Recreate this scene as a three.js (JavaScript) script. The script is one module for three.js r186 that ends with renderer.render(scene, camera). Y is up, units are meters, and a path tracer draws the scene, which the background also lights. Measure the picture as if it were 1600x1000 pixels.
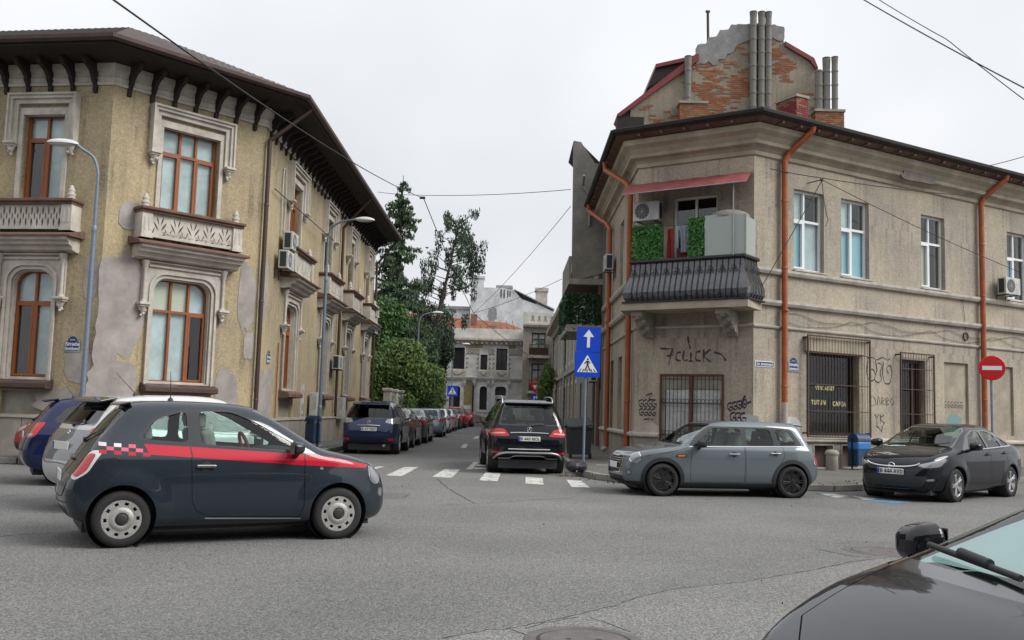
import * as THREE from 'three';
import { mergeGeometries, toCreasedNormals } from 'three/addons/utils/BufferGeometryUtils.js';
import { FontLoader } from 'three/addons/loaders/FontLoader.js';
import { TextGeometry } from 'three/addons/geometries/TextGeometry.js';
import { RoundedBoxGeometry } from 'three/addons/geometries/RoundedBoxGeometry.js';

// ---------------------------------------------------------------- camera, sky, sun, exposure
const scene = new THREE.Scene();
const camera = new THREE.PerspectiveCamera(37.34, 1.6, 0.1, 1200);
camera.position.set(0, 1.515, 0);
camera.rotation.set(THREE.MathUtils.degToRad(5.45), 0, 0);
camera.rotateZ(THREE.MathUtils.degToRad(1.66));
camera.updateMatrixWorld(true);
const renderer = new THREE.WebGLRenderer({ antialias: true });
renderer.toneMapping = THREE.LinearToneMapping;
renderer.toneMappingExposure = 2.2;
renderer.shadowMap.enabled = true;
const SKY_LEVEL = 0.362;
const SUN_DIR = new THREE.Vector3(1.0, 0.95, 0.32).normalize();
const sun = new THREE.DirectionalLight(new THREE.Color(1, 0.97, 0.93), 1.5);
sun.position.copy(SUN_DIR).multiplyScalar(80); sun.target.position.set(0, 0, -25);
sun.position.add(sun.target.position);
sun.castShadow = true; sun.shadow.radius = 60; sun.shadow.mapSize.set(2048, 2048);
Object.assign(sun.shadow.camera, { left: -60, right: 60, top: 70, bottom: -50, near: 1, far: 220 });
scene.add(sun, sun.target);

// ---------------------------------------------------------------- random numbers and noise
function RNG(seed) { let a = seed >>> 0; return () => { a = (a + 0x6D2B79F5) | 0; let t = Math.imul(a ^ (a >>> 15), 1 | a); t = (t + Math.imul(t ^ (t >>> 7), 61 | t)) ^ t; return ((t ^ (t >>> 14)) >>> 0) / 4294967296; }; }
const clamp = (v, a = 0, b = 1) => Math.min(b, Math.max(a, v));
const lerp = (a, b, t) => a + (b - a) * t;
const sstep = (a, b, x) => { const t = clamp((x - a) / (b - a)); return t * t * (3 - 2 * t); };
function hash2(x, y, s) { let h = Math.imul(x, 374761393) + Math.imul(y, 668265263) + Math.imul(s, 982451653); h = Math.imul(h ^ (h >>> 13), 1274126177); return ((h ^ (h >>> 16)) >>> 0) / 4294967296; }
function vnoise(x, y, s, p) { // value noise of period p cells
  const xi = Math.floor(x), yi = Math.floor(y), fx = x - xi, fy = y - yi, m = p ? (v) => ((v % p) + p) % p : (v) => v;
  const u = fx * fx * (3 - 2 * fx), v = fy * fy * (3 - 2 * fy);
  return lerp(lerp(hash2(m(xi), m(yi), s), hash2(m(xi + 1), m(yi), s), u), lerp(hash2(m(xi), m(yi + 1), s), hash2(m(xi + 1), m(yi + 1), s), u), v);
}
function fbm(x, y, s, oct = 4, p = 0) { let a = 0, w = 0.5, t = 0; for (let i = 0; i < oct; i++) { a += w * vnoise(x, y, s + i * 17, p); t += w; w *= 0.5; x *= 2; y *= 2; if (p) p *= 2; } return a / t; }

// overcast sky, computed
{
  const w = 512, h = 256, d = new Float32Array(w * h * 4);
  for (let j = 0; j < h; j++) for (let i = 0; i < w; i++) {
    const el = (j + 0.5) / h * Math.PI - Math.PI / 2, s = Math.max(0, Math.sin(el));
    const px = Math.cos(i / w * 2 * Math.PI), py = Math.sin(i / w * 2 * Math.PI), r = 3.2 / (s + 0.35);
    const c = fbm(px * r + 40, py * r + 40 + s, 5, 5);
    let L = SKY_LEVEL * (1 + 0.6 * s) * (0.84 + 0.26 * c);
    if (el < 0) L = SKY_LEVEL * 0.93;
    const k = (j * w + i) * 4; d[k] = L * (0.985 - 0.02 * (1 - c)); d[k + 1] = L * 0.997; d[k + 2] = L * (1.03 + 0.02 * (1 - c)); d[k + 3] = 1;
  }
  const t = new THREE.DataTexture(d, w, h, THREE.RGBAFormat, THREE.FloatType);
  t.mapping = THREE.EquirectangularReflectionMapping; t.magFilter = t.minFilter = THREE.LinearFilter; t.colorSpace = THREE.LinearSRGBColorSpace; t.needsUpdate = true;
  scene.background = t; scene.environment = t;
}

// ---------------------------------------------------------------- textures and materials
function tex(n, fn, srgb = true) { // fn(u, v) -> [r, g, b] in 0..1
  const d = new Uint8Array(n * n * 4);
  for (let j = 0; j < n; j++) for (let i = 0; i < n; i++) { const c = fn(i / n, j / n), k = (j * n + i) * 4; for (let q = 0; q < 3; q++) d[k + q] = clamp(c[q]) * 255; d[k + 3] = 255; }
  const t = new THREE.DataTexture(d, n, n, THREE.RGBAFormat); t.wrapS = t.wrapT = THREE.RepeatWrapping; t.magFilter = THREE.LinearFilter; t.minFilter = THREE.LinearMipmapLinearFilter; t.generateMipmaps = true;
  if (srgb) t.colorSpace = THREE.SRGBColorSpace; t.needsUpdate = true; return t;
}
const rep = (t, m) => { const c = t.clone(); c.repeat.set(1 / m, 1 / m); c.needsUpdate = true; return c; };
const grey = (v) => [v, v, v];
// mottled white map: multiplied by a material colour; lo is the darkest value
const mottleTex = tex(512, (u, v) => { const a = fbm(u * 4, v * 4, 3, 6, 4), b = fbm(u * 16, v * 16, 9, 4, 16); return grey(0.86 + 0.24 * (a - 0.5) + 0.10 * (b - 0.5)); });
const grainTex = tex(512, (u, v) => grey(0.6 * vnoise(u * 128, v * 128, 4, 128) + 0.4 * vnoise(u * 256, v * 256, 5, 256)), false);
const fineBump = grainTex;
// rough cast render: coarse speckle with blotches and drip stains
const stuccoTex = tex(1024, (u, v) => {
  const a = fbm(u * 3, v * 3, 31, 5, 3), g = vnoise(u * 200, v * 200, 7, 200), g2 = vnoise(u * 96, v * 96, 8, 96);
  const st = Math.pow(vnoise(u * 40, v * 3, 12, 0 || 40), 4);
  const q = 0.84 + 0.22 * (a - 0.5) + 0.15 * (g - 0.5) + 0.08 * (g2 - 0.5) - 0.17 * st;
  return [q, q * (0.995 - 0.02 * (a - 0.5)), q * (0.98 - 0.1 * (a - 0.5))];
});
const stuccoBump = tex(512, (u, v) => grey(0.5 * vnoise(u * 96, v * 96, 7, 96) + 0.5 * vnoise(u * 190, v * 190, 8, 190)), false);
const woodTex = tex(256, (u, v) => { const a = vnoise(u * 40, v * 3, 2, 0) * 0.5 + 0.5 * vnoise(u * 90, v * 4, 3, 0); return [0.8 + 0.2 * a, 0.75 + 0.25 * a, 0.7 + 0.3 * a]; });
function mat(color, o = {}) {
  const m = new (o.phys ? THREE.MeshPhysicalMaterial : THREE.MeshStandardMaterial)({ roughness: 0.8, metalness: 0 });
  if (Array.isArray(color)) m.color.setRGB(...color); else m.color.set(color);
  for (const k in o) if (k !== 'phys') m[k] = o[k];
  m.side = THREE.DoubleSide; return m;
}
const mottled = (c, size = 2, o = {}) => mat(c, { map: rep(mottleTex, size), bumpMap: rep(fineBump, 0.5), bumpScale: 0.002, ...o });
const M = {
  stuccoL: mat([0.565, 0.47, 0.305], { map: rep(stuccoTex, 4.3), bumpMap: rep(stuccoBump, 1.1), bumpScale: 0.006, roughness: 0.95 }),
  stuccoR: mat([0.56, 0.495, 0.405], { map: rep(stuccoTex, 3.7), bumpMap: rep(stuccoBump, 1.0), bumpScale: 0.006, roughness: 0.95 }),
  patch: mat([0.46, 0.42, 0.39], { map: rep(mottleTex, 1.7), bumpMap: rep(fineBump, 0.8), bumpScale: 0.003, roughness: 0.95 }),
  trimL: mottled([0.70, 0.655, 0.575], 1.3),
  trimR: mottled([0.52, 0.45, 0.345], 1.9, { roughness: 0.9 }),
  bandR: mottled([0.62, 0.575, 0.50], 1.1, { roughness: 0.9 }),
  stonebase: mottled([0.40, 0.365, 0.31], 1.5),
  tileTerra: mottled([0.20, 0.115, 0.085], 0.9),
  brownMetal: mottled([0.085, 0.045, 0.038], 1.0, { roughness: 0.55 }),
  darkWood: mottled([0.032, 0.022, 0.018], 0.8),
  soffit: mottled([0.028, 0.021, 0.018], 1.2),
  roofBrown: mottled([0.12, 0.095, 0.092], 1.0, { roughness: 0.5 }),
  frameOrange: mat([0.33, 0.105, 0.028], { map: rep(woodTex, 0.7), roughness: 0.5 }),
  frameWhite: mat([0.72, 0.74, 0.75], { roughness: 0.4 }),
  pipeBrown: mat([0.055, 0.03, 0.026], { roughness: 0.5 }),
  pipeOrange: mottled([0.47, 0.115, 0.03], 0.9, { roughness: 0.55 }),
  poleBlue: mottled([0.26, 0.32, 0.40], 0.6, { roughness: 0.5, metalness: 0.3 }),
  galv: mottled([0.40, 0.42, 0.43], 0.5, { roughness: 0.5, metalness: 0.4 }),
  lampGrey: mat([0.55, 0.56, 0.55], { roughness: 0.4 }),
  acWhite: mottled([0.66, 0.66, 0.63], 0.7, { roughness: 0.5 }),
  acDark: mat([0.02, 0.03, 0.035], { roughness: 0.6 }),
  iron: mat([0.018, 0.019, 0.022], { roughness: 0.5, metalness: 0.3 }),
  rustIron: mottled([0.10, 0.06, 0.042], 0.4, { roughness: 0.8 }),
  black: mat([0.012, 0.012, 0.013], { roughness: 0.6 }),
  rubber: mat([0.018, 0.018, 0.019], { roughness: 0.85, bumpMap: rep(fineBump, 0.3), bumpScale: 0.001 }),
  room: mat([0.045, 0.045, 0.045], { roughness: 0.95 }),
  blindBlue: mat([0.72, 0.82, 0.83], { roughness: 0.9, map: rep(mottleTex, 2.2) }),
  curtainSkyBlue: mat([0.30, 0.54, 0.63], { roughness: 0.95 }),  // blue curtains, colour brightened to carry the sky reflected in the panes
  curtainPale: mat([0.62, 0.62, 0.50], { roughness: 0.95 }),
  white: mottled([0.72, 0.73, 0.72], 1.2),
  glass: mat([0.93, 0.96, 0.96], { phys: true, transmission: 1, thickness: 0, roughness: 0.02, ior: 1.52 }),
  darkGlass: mat([0.35, 0.40, 0.41], { phys: true, transmission: 1, thickness: 0, roughness: 0.03, ior: 1.52 }),
  wire: mat([0.02, 0.02, 0.022], { roughness: 0.7 }),
};

// ---------------------------------------------------------------- helpers for objects
const used = new Map();
function numbered(n) { const c = used.get(n) || 0; used.set(n, c + 1); return c ? n + '_' + String(c).padStart(3, '0') : n; }
function thing(name, label, category, pos = [0, 0, 0], group, rotY = 0) {
  const o = new THREE.Group(); o.name = numbered(name); o.position.set(...pos); o.rotation.y = rotY; scene.add(o);
  o.userData.label = label; o.userData.category = category; if (group) o.userData.group = group; o.updateMatrixWorld(true); return o;
}
function structure(name, parentless = true) { const o = new THREE.Group(); o.name = numbered(name); o.userData.kind = 'structure'; scene.add(o); o.updateMatrixWorld(true); return o; }
const _i = new THREE.Matrix4(), ID = new THREE.Matrix4();
// put a geometry under a parent; F is a world frame
function part(parent, name, geom, m, F = ID, label) {
  const o = new THREE.Mesh(geom, m); o.name = name; o.castShadow = o.receiveShadow = true; parent.add(o);
  if (F) { _i.copy(parent.matrixWorld).invert().multiply(F); _i.decompose(o.position, o.quaternion, o.scale); }
  if (label) o.userData.label = label;
  o.updateMatrixWorld(true); return o;
}
function solo(name, label, category, geom, m, F, group) { // a thing that is one mesh
  const o = part(scene, numbered(name), geom, m, F); o.userData.label = label; o.userData.category = category; if (group) o.userData.group = group; return o;
}
function frame(x, z, angDeg, y = 0) { // u along the wall, y up, n outward
  const a = angDeg * Math.PI / 180, u = new THREE.Vector3(Math.sin(a), 0, -Math.cos(a)), up = new THREE.Vector3(0, 1, 0), n = new THREE.Vector3().crossVectors(u, up);
  return new THREE.Matrix4().makeBasis(u, up, n).setPosition(x, y, z);
}
const shift = (F, u, y = 0, n = 0) => F.clone().multiply(new THREE.Matrix4().makeTranslation(u, y, n));
const turned = (F, rx, ry, rz) => F.clone().multiply(new THREE.Matrix4().makeRotationFromEuler(new THREE.Euler(rx, ry, rz)));
function uvm(g) { // metre uv by box projection
  if (g.index) g = g.toNonIndexed();
  g.computeVertexNormals === undefined || (g.attributes.normal || g.computeVertexNormals());
  const p = g.attributes.position, n = p.count, uv = new Float32Array(n * 2);
  for (let i = 0; i < n; i += 3) {
    const a = [p.getX(i), p.getY(i), p.getZ(i)], b = [p.getX(i + 1), p.getY(i + 1), p.getZ(i + 1)], c = [p.getX(i + 2), p.getY(i + 2), p.getZ(i + 2)];
    const e = b.map((v, k) => v - a[k]), f = c.map((v, k) => v - a[k]);
    const N = [Math.abs(e[1] * f[2] - e[2] * f[1]), Math.abs(e[2] * f[0] - e[0] * f[2]), Math.abs(e[0] * f[1] - e[1] * f[0])];
    const ax = N[0] > N[1] && N[0] > N[2] ? 0 : N[1] > N[2] ? 1 : 2;
    for (let k = 0; k < 3; k++) { const q = [a, b, c][k]; uv[(i + k) * 2] = ax === 0 ? q[2] : q[0]; uv[(i + k) * 2 + 1] = ax === 1 ? q[2] : q[1]; }
  }
  g.setAttribute('uv', new THREE.BufferAttribute(uv, 2)); for (const k of Object.keys(g.attributes)) if (!['position', 'normal', 'uv'].includes(k)) g.deleteAttribute(k);
  return g;
}
const box = (x0, x1, y0, y1, z0, z1) => { const g = new THREE.BoxGeometry(Math.abs(x1 - x0), Math.abs(y1 - y0), Math.abs(z1 - z0)); g.translate((x0 + x1) / 2, (y0 + y1) / 2, (z0 + z1) / 2); return uvm(g); };
const rbox = (x0, x1, y0, y1, z0, z1, r = 0.02, s = 2) => { const g = new RoundedBoxGeometry(x1 - x0, y1 - y0, z1 - z0, s, r); g.translate((x0 + x1) / 2, (y0 + y1) / 2, (z0 + z1) / 2); return uvm(g); };
const merge = (a) => mergeGeometries(a.map((g) => (g.index ? g.toNonIndexed() : g)).map((g) => { for (const k of Object.keys(g.attributes)) if (!['position', 'normal', 'uv'].includes(k)) g.deleteAttribute(k); return g; }));
function extr(shape, z0, z1, curve = 8) { const g = new THREE.ExtrudeGeometry(shape, { depth: z1 - z0, bevelEnabled: false, curveSegments: curve }); g.translate(0, 0, z0); return uvm(g); }
const poly = (pts) => new THREE.Shape(pts.map((p) => new THREE.Vector2(p[0], p[1])));
function tube(pts, r, seg = 0, rad = 8, closed = false) { // smooth tube along points
  const c = new THREE.CatmullRomCurve3(pts.map((p) => new THREE.Vector3(...p)), closed, 'centripetal');
  return uvm(new THREE.TubeGeometry(c, seg || pts.length * 6, r, rad, closed));
}
function rod(a, b, r, rad = 8, r2 = r) { const A = new THREE.Vector3(...a), B = new THREE.Vector3(...b), d = B.clone().sub(A), g = new THREE.CylinderGeometry(r2, r, d.length(), rad); g.applyQuaternion(new THREE.Quaternion().setFromUnitVectors(new THREE.Vector3(0, 1, 0), d.normalize())); g.translate((A.x + B.x) / 2, (A.y + B.y) / 2, (A.z + B.z) / 2); return uvm(g); }
function pipeRun(pts, r, rad = 10) { const a = []; for (let i = 0; i + 1 < pts.length; i++) { a.push(rod(pts[i], pts[i + 1], r, rad)); if (i) { const s = new THREE.SphereGeometry(r * 1.02, rad, 6); s.translate(...pts[i]); a.push(uvm(s)); } } return merge(a); }
function lathe(pts, seg = 16) { return uvm(new THREE.LatheGeometry(pts.map((p) => new THREE.Vector2(p[0], p[1])), seg)); }
// moulding profile [n, y] swept from u0 to u1 (profile lies in the n-y plane)
function mould(prof, u0, u1) { const s = new THREE.Shape(prof.map((p) => new THREE.Vector2(-p[0], p[1]))); const g = new THREE.ExtrudeGeometry(s, { depth: u1 - u0, bevelEnabled: false }); g.rotateY(Math.PI / 2); g.translate(u0, 0, 0); return uvm(g); }
const at = (g, x, y, z, rx = 0, ry = 0, rz = 0, s = 1) => { g = g.clone(); if (s !== 1) g.scale(...(Array.isArray(s) ? s : [s, s, s])); if (rx) g.rotateX(rx); if (ry) g.rotateY(ry); if (rz) g.rotateZ(rz); g.translate(x, y, z); return g; };
const fontB = await new FontLoader().loadAsync('fonts/droid/droid_sans_bold.typeface.json');
function text(s, size, depth = 0.004) { const g = new TextGeometry(s, { font: fontB, size, depth, curveSegments: 4 }); g.computeBoundingBox(); const b = g.boundingBox; g.translate(-(b.min.x + b.max.x) / 2, -(b.min.y + b.max.y) / 2, 0); return uvm(g); }
// wall slab with openings. hole = {u0,u1,y0,y1,r} r = corner rounding at the top, arch = true for a round head
function holePath(h, grow = 0) {
  const u0 = h.u0 - grow, u1 = h.u1 + grow, y0 = h.y0 - (h.noBottom ? 0 : grow), y1 = h.y1 + grow, r = h.r ? h.r + grow * 0.6 : 0; const p = new THREE.Path();
  p.moveTo(u0, y0); p.lineTo(u1, y0); p.lineTo(u1, y1 - r);
  if (r) p.absarc(u1 - r, y1 - r, r, 0, Math.PI / 2); else p.lineTo(u1, y1);
  p.lineTo(u0 + r, y1); if (r) p.absarc(u0 + r, y1 - r, r, Math.PI / 2, Math.PI); p.lineTo(u0, y0); return p;
}
function wall(u0, u1, y0, y1, holes, n0 = -0.4, n1 = 0) { const s = poly([[u0, y0], [u1, y0], [u1, y1], [u0, y1]]); for (const h of holes) s.holes.push(holePath(h)); return extr(s, n0, n1); }
function ring(h, w0, n0, n1, inner = 0) { const s = new THREE.Shape(holePath(h, w0).getPoints(8)); s.holes.push(holePath(h, inner)); return extr(s, n0, n1); }
// ---------------------------------------------------------------- car bodies
// A body is the smooth intersection of a side profile with a width that varies by height and length; it is meshed as one smooth skin and then cut into panels, panes and lamps.
function chaikin(p, n, closed = true) { for (let k = 0; k < n; k++) { const q = []; for (let i = 0; i < p.length - (closed ? 0 : 1); i++) { const a = p[i], b = p[(i + 1) % p.length]; q.push([a[0] * 0.75 + b[0] * 0.25, a[1] * 0.75 + b[1] * 0.25], [a[0] * 0.25 + b[0] * 0.75, a[1] * 0.25 + b[1] * 0.75]); } p = q; } return p; }
function spline1(t) { // monotone cubic through [x, v]
  const n = t.length, d = [], m = [];
  for (let i = 0; i + 1 < n; i++) d.push((t[i + 1][1] - t[i][1]) / (t[i + 1][0] - t[i][0]));
  for (let i = 0; i < n; i++) m.push(i === 0 ? d[0] : i === n - 1 ? d[n - 2] : d[i - 1] * d[i] <= 0 ? 0 : 2 / (1 / d[i - 1] + 1 / d[i]));
  return (x) => { if (x <= t[0][0]) return t[0][1]; if (x >= t[n - 1][0]) return t[n - 1][1]; let i = 0; while (x > t[i + 1][0]) i++; const h = t[i + 1][0] - t[i][0], s = (x - t[i][0]) / h, s2 = s * s, s3 = s2 * s; return (2 * s3 - 3 * s2 + 1) * t[i][1] + (s3 - 2 * s2 + s) * h * m[i] + (-2 * s3 + 3 * s2) * t[i + 1][1] + (s3 - s2) * h * m[i + 1]; };
}
function sideField(pts, it) {
  const P = chaikin(pts, it), h = 0.02; let x0 = 1e9, x1 = -1e9, y0 = 1e9, y1 = -1e9;
  for (const p of P) { x0 = Math.min(x0, p[0]); x1 = Math.max(x1, p[0]); y0 = Math.min(y0, p[1]); y1 = Math.max(y1, p[1]); }
  x0 -= 0.4; x1 += 0.4; y0 -= 0.3; y1 += 0.3; const nx = Math.ceil((x1 - x0) / h) + 4, ny = Math.ceil((y1 - y0) / h) + 4, g = new Float32Array(nx * ny);
  for (let j = 0; j < ny; j++) for (let i = 0; i < nx; i++) {
    const x = x0 + (i - 1) * h, y = y0 + (j - 1) * h; let dm = 1e9, ins = false;
    for (let k = 0, n = P.length; k < n; k++) { const a = P[k], b = P[(k + 1) % n], ex = b[0] - a[0], ey = b[1] - a[1], wx = x - a[0], wy = y - a[1]; let t = (wx * ex + wy * ey) / (ex * ex + ey * ey + 1e-12); t = t < 0 ? 0 : t > 1 ? 1 : t; const dx = wx - ex * t, dy = wy - ey * t, q = dx * dx + dy * dy; if (q < dm) dm = q; if ((a[1] > y) !== (b[1] > y) && x < (b[0] - a[0]) * (y - a[1]) / (b[1] - a[1]) + a[0]) ins = !ins; }
    g[j * nx + i] = (ins ? -1 : 1) * Math.sqrt(dm);
  }
  const w = (f, o) => { o[0] = (1 - f) ** 3 / 6; o[1] = (3 * f * f * f - 6 * f * f + 4) / 6; o[2] = (-3 * f * f * f + 3 * f * f + 3 * f + 1) / 6; o[3] = f * f * f / 6; }, wx = [0, 0, 0, 0], wy = [0, 0, 0, 0];
  return (x, y) => {
    let fx = clamp((x - x0) / h + 1, 1, nx - 3.001), fy = clamp((y - y0) / h + 1, 1, ny - 3.001); const i = Math.floor(fx), j = Math.floor(fy); w(fx - i, wx); w(fy - j, wy); let s = 0;
    for (let b = 0; b < 4; b++) { const r = (j - 1 + b) * nx + i - 1; s += wy[b] * (wx[0] * g[r] + wx[1] * g[r + 1] + wx[2] * g[r + 2] + wx[3] * g[r + 3]); } return s;
  };
}
function carField(S) {
  const side = sideField(S.side, S.iter || 3), hw = spline1(S.section), dp = spline1(S.plan), dc = S.cabin ? spline1(S.cabin) : () => 0, belt = S.belt, kl = S.kLow || 0.1, kt = S.kTop || 0.16, xm = S.xm || 0;
  return (x, y, z) => {
    z = Math.abs(z); const xs = x + (S.curveF || 0.1) * z * z * sstep(xm, xm + 0.9, x) - (S.curveR || 0.08) * z * z * sstep(-xm2(S), -xm2(S) - 0.9, x);
    const a = side(xs, y); let w = hw(y) - dp(x) - dc(x) * sstep(belt - 0.06, belt + 0.3, y);
    if (S.flare) for (const xa of [S.xr, S.xf]) { const dx = x - xa, dy = y - S.wr, d = Math.sqrt(dx * dx + dy * dy); w += S.flare * sstep(S.arch + 0.22, S.arch, d) * sstep(belt, belt - 0.15, y); }
    if (S.crease) for (const [yc, amp, wd] of S.crease) { const q = (y - yc) / wd; w += amp * Math.exp(-q * q); }
    const b = (z - w) * 0.95, k = lerp(kl, kt, sstep(belt - 0.15, belt + 0.25, y)), h = Math.max(k - Math.abs(a - b), 0) / k;
    return Math.max(a, b) + h * h * k * 0.25;
  };
}
const xm2 = (S) => S.xmr === undefined ? 0.3 : S.xmr;
// triangle soup: array of triangles, each 18 numbers (3 x position + normal)
function skin(f, B, h) {
  const nx = Math.ceil((B[1] - B[0]) / h) + 1, ny = Math.ceil((B[3] - B[2]) / h) + 1, nz = Math.ceil((B[5] - B[4]) / h) + 1, v = new Float32Array(nx * ny * nz);
  const X = (i) => B[0] + i * h, Y = (j) => B[2] + j * h, Z = (k) => B[4] + k * h, id = (i, j, k) => (k * ny + j) * nx + i;
  for (let k = 0; k < nz; k++) for (let j = 0; j < ny; j++) for (let i = 0; i < nx; i++) v[id(i, j, k)] = f(X(i), Y(j), Z(k));
  const vid = new Int32Array(nx * ny * nz).fill(-1), pos = [], nrm = [], e = 0.012;
  for (let k = 0; k + 1 < nz; k++) for (let j = 0; j + 1 < ny; j++) for (let i = 0; i + 1 < nx; i++) {
    let sx = 0, sy = 0, sz = 0, n = 0; const c = []; let m = 0; for (let q = 0; q < 8; q++) { const val = v[id(i + (q & 1), j + ((q >> 1) & 1), k + (q >> 2))]; c.push(val); if (val < 0) m++; }
    if (!m || m === 8) continue;
    for (const [a, b] of EDG) if ((c[a] < 0) !== (c[b] < 0)) { const t = c[a] / (c[a] - c[b]); sx += (a & 1) + ((b & 1) - (a & 1)) * t; sy += ((a >> 1) & 1) + (((b >> 1) & 1) - ((a >> 1) & 1)) * t; sz += (a >> 2) + ((b >> 2) - (a >> 2)) * t; n++; }
    let p = [X(i) + sx / n * h, Y(j) + sy / n * h, Z(k) + sz / n * h], g;
    for (let it = 0; it < 4; it++) { const f0 = f(...p); g = [(f(p[0] + e, p[1], p[2]) - f(p[0] - e, p[1], p[2])) / (2 * e), (f(p[0], p[1] + e, p[2]) - f(p[0], p[1] - e, p[2])) / (2 * e), (f(p[0], p[1], p[2] + e) - f(p[0], p[1], p[2] - e)) / (2 * e)]; const q = g[0] * g[0] + g[1] * g[1] + g[2] * g[2] + 1e-9; if (it < 3) { const st = clamp(f0 / q, -h, h); p = p.map((u, w) => u - g[w] * st); } }
    const l = Math.hypot(...g); vid[id(i, j, k)] = pos.length; pos.push(p); nrm.push(g.map((u) => u / l));
  }
  const out = [], tri = (a, b, c) => out.push([...pos[a], ...nrm[a], ...pos[b], ...nrm[b], ...pos[c], ...nrm[c]]);
  const quad = (a, b, c, d, fl) => { if (a < 0 || b < 0 || c < 0 || d < 0) return; if (fl) { tri(a, b, c); tri(a, c, d); } else { tri(a, c, b); tri(a, d, c); } };
  for (let k = 1; k + 1 < nz; k++) for (let j = 1; j + 1 < ny; j++) for (let i = 1; i + 1 < nx; i++) {
    const s = v[id(i, j, k)] < 0;
    if (s !== v[id(i + 1, j, k)] < 0) quad(vid[id(i, j - 1, k - 1)], vid[id(i, j, k - 1)], vid[id(i, j, k)], vid[id(i, j - 1, k)], s);
    if (s !== v[id(i, j + 1, k)] < 0) quad(vid[id(i - 1, j, k - 1)], vid[id(i - 1, j, k)], vid[id(i, j, k)], vid[id(i, j, k - 1)], s);
    if (s !== v[id(i, j, k + 1)] < 0) quad(vid[id(i - 1, j - 1, k)], vid[id(i, j - 1, k)], vid[id(i, j, k)], vid[id(i - 1, j, k)], s);
  }
  return out;
}
const EDG = [[0, 1], [2, 3], [4, 5], [6, 7], [0, 2], [1, 3], [4, 6], [5, 7], [0, 4], [1, 5], [2, 6], [3, 7]];
const PR = { side: (x, y, z) => [x, y], front: (x, y, z) => [z, y], top: (x, y, z) => [x, z], corner: (ang) => { const c = Math.cos(ang), s = Math.sin(ang); return (x, y, z) => [z * c - x * s, y]; } };
function orient(p) { let a = 0; for (let i = 0; i < p.length; i++) { const q = p[(i + 1) % p.length]; a += p[i][0] * q[1] - q[0] * p[i][1]; } return a < 0 ? p.slice().reverse() : p; }
function splitSoup(soup, pr, P, ok) {
  P = orient(P); let x0 = 1e9, x1 = -1e9, y0 = 1e9, y1 = -1e9; for (const p of P) { x0 = Math.min(x0, p[0]); x1 = Math.max(x1, p[0]); y0 = Math.min(y0, p[1]); y1 = Math.max(y1, p[1]); }
  const inn = [], out = [];
  for (const t of soup) {
    const a = pr(t[0], t[1], t[2]), b = pr(t[6], t[7], t[8]), c = pr(t[12], t[13], t[14]);
    if (Math.max(a[0], b[0], c[0]) < x0 || Math.min(a[0], b[0], c[0]) > x1 || Math.max(a[1], b[1], c[1]) < y0 || Math.min(a[1], b[1], c[1]) > y1 || !ok(t)) { out.push(t); continue; }
    let cur = [t.slice(0, 6), t.slice(6, 12), t.slice(12, 18)];
    const emit = (pg, dst) => { for (let i = 1; i + 1 < pg.length; i++) dst.push([...pg[0], ...pg[i], ...pg[i + 1]]); };
    const outs = [];
    for (let e = 0; e < P.length && cur.length; e++) {
      const A = P[e], B = P[(e + 1) % P.length], ex = B[0] - A[0], ey = B[1] - A[1], d = cur.map((q) => { const r = pr(q[0], q[1], q[2]); return ex * (r[1] - A[1]) - ey * (r[0] - A[0]); });
      if (d.every((q) => q >= 0)) continue;
      const I = [], O = [];
      for (let i = 0; i < cur.length; i++) { const j = (i + 1) % cur.length; (d[i] >= 0 ? I : O).push(cur[i]); if ((d[i] >= 0) !== (d[j] >= 0)) { const s = d[i] / (d[i] - d[j]), q = cur[i].map((u, k) => u + (cur[j][k] - u) * s); I.push(q); O.push(q); } }
      if (O.length > 2) outs.push(O); cur = I.length > 2 ? I : [];
    }
    if (!cur.length) { out.push(t); continue; }
    emit(cur, inn); for (const o of outs) emit(o, out);
  }
  return [inn, out];
}
function soupGeom(s, push = 0) {
  const n = s.length * 3, p = new Float32Array(n * 3), q = new Float32Array(n * 3), uv = new Float32Array(n * 2);
  s.forEach((t, i) => { for (let k = 0; k < 3; k++) for (let c = 0; c < 3; c++) { p[(i * 3 + k) * 3 + c] = t[k * 6 + c] + push * t[k * 6 + 3 + c]; q[(i * 3 + k) * 3 + c] = t[k * 6 + 3 + c]; } for (let k = 0; k < 3; k++) { uv[(i * 3 + k) * 2] = t[k * 6] + 0.3 * t[k * 6 + 2]; uv[(i * 3 + k) * 2 + 1] = t[k * 6 + 1] + 0.3 * t[k * 6 + 2]; } });
  const g = new THREE.BufferGeometry(); g.setAttribute('position', new THREE.BufferAttribute(p, 3)); g.setAttribute('normal', new THREE.BufferAttribute(q, 3)); g.setAttribute('uv', new THREE.BufferAttribute(uv, 2)); return g;
}
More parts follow.
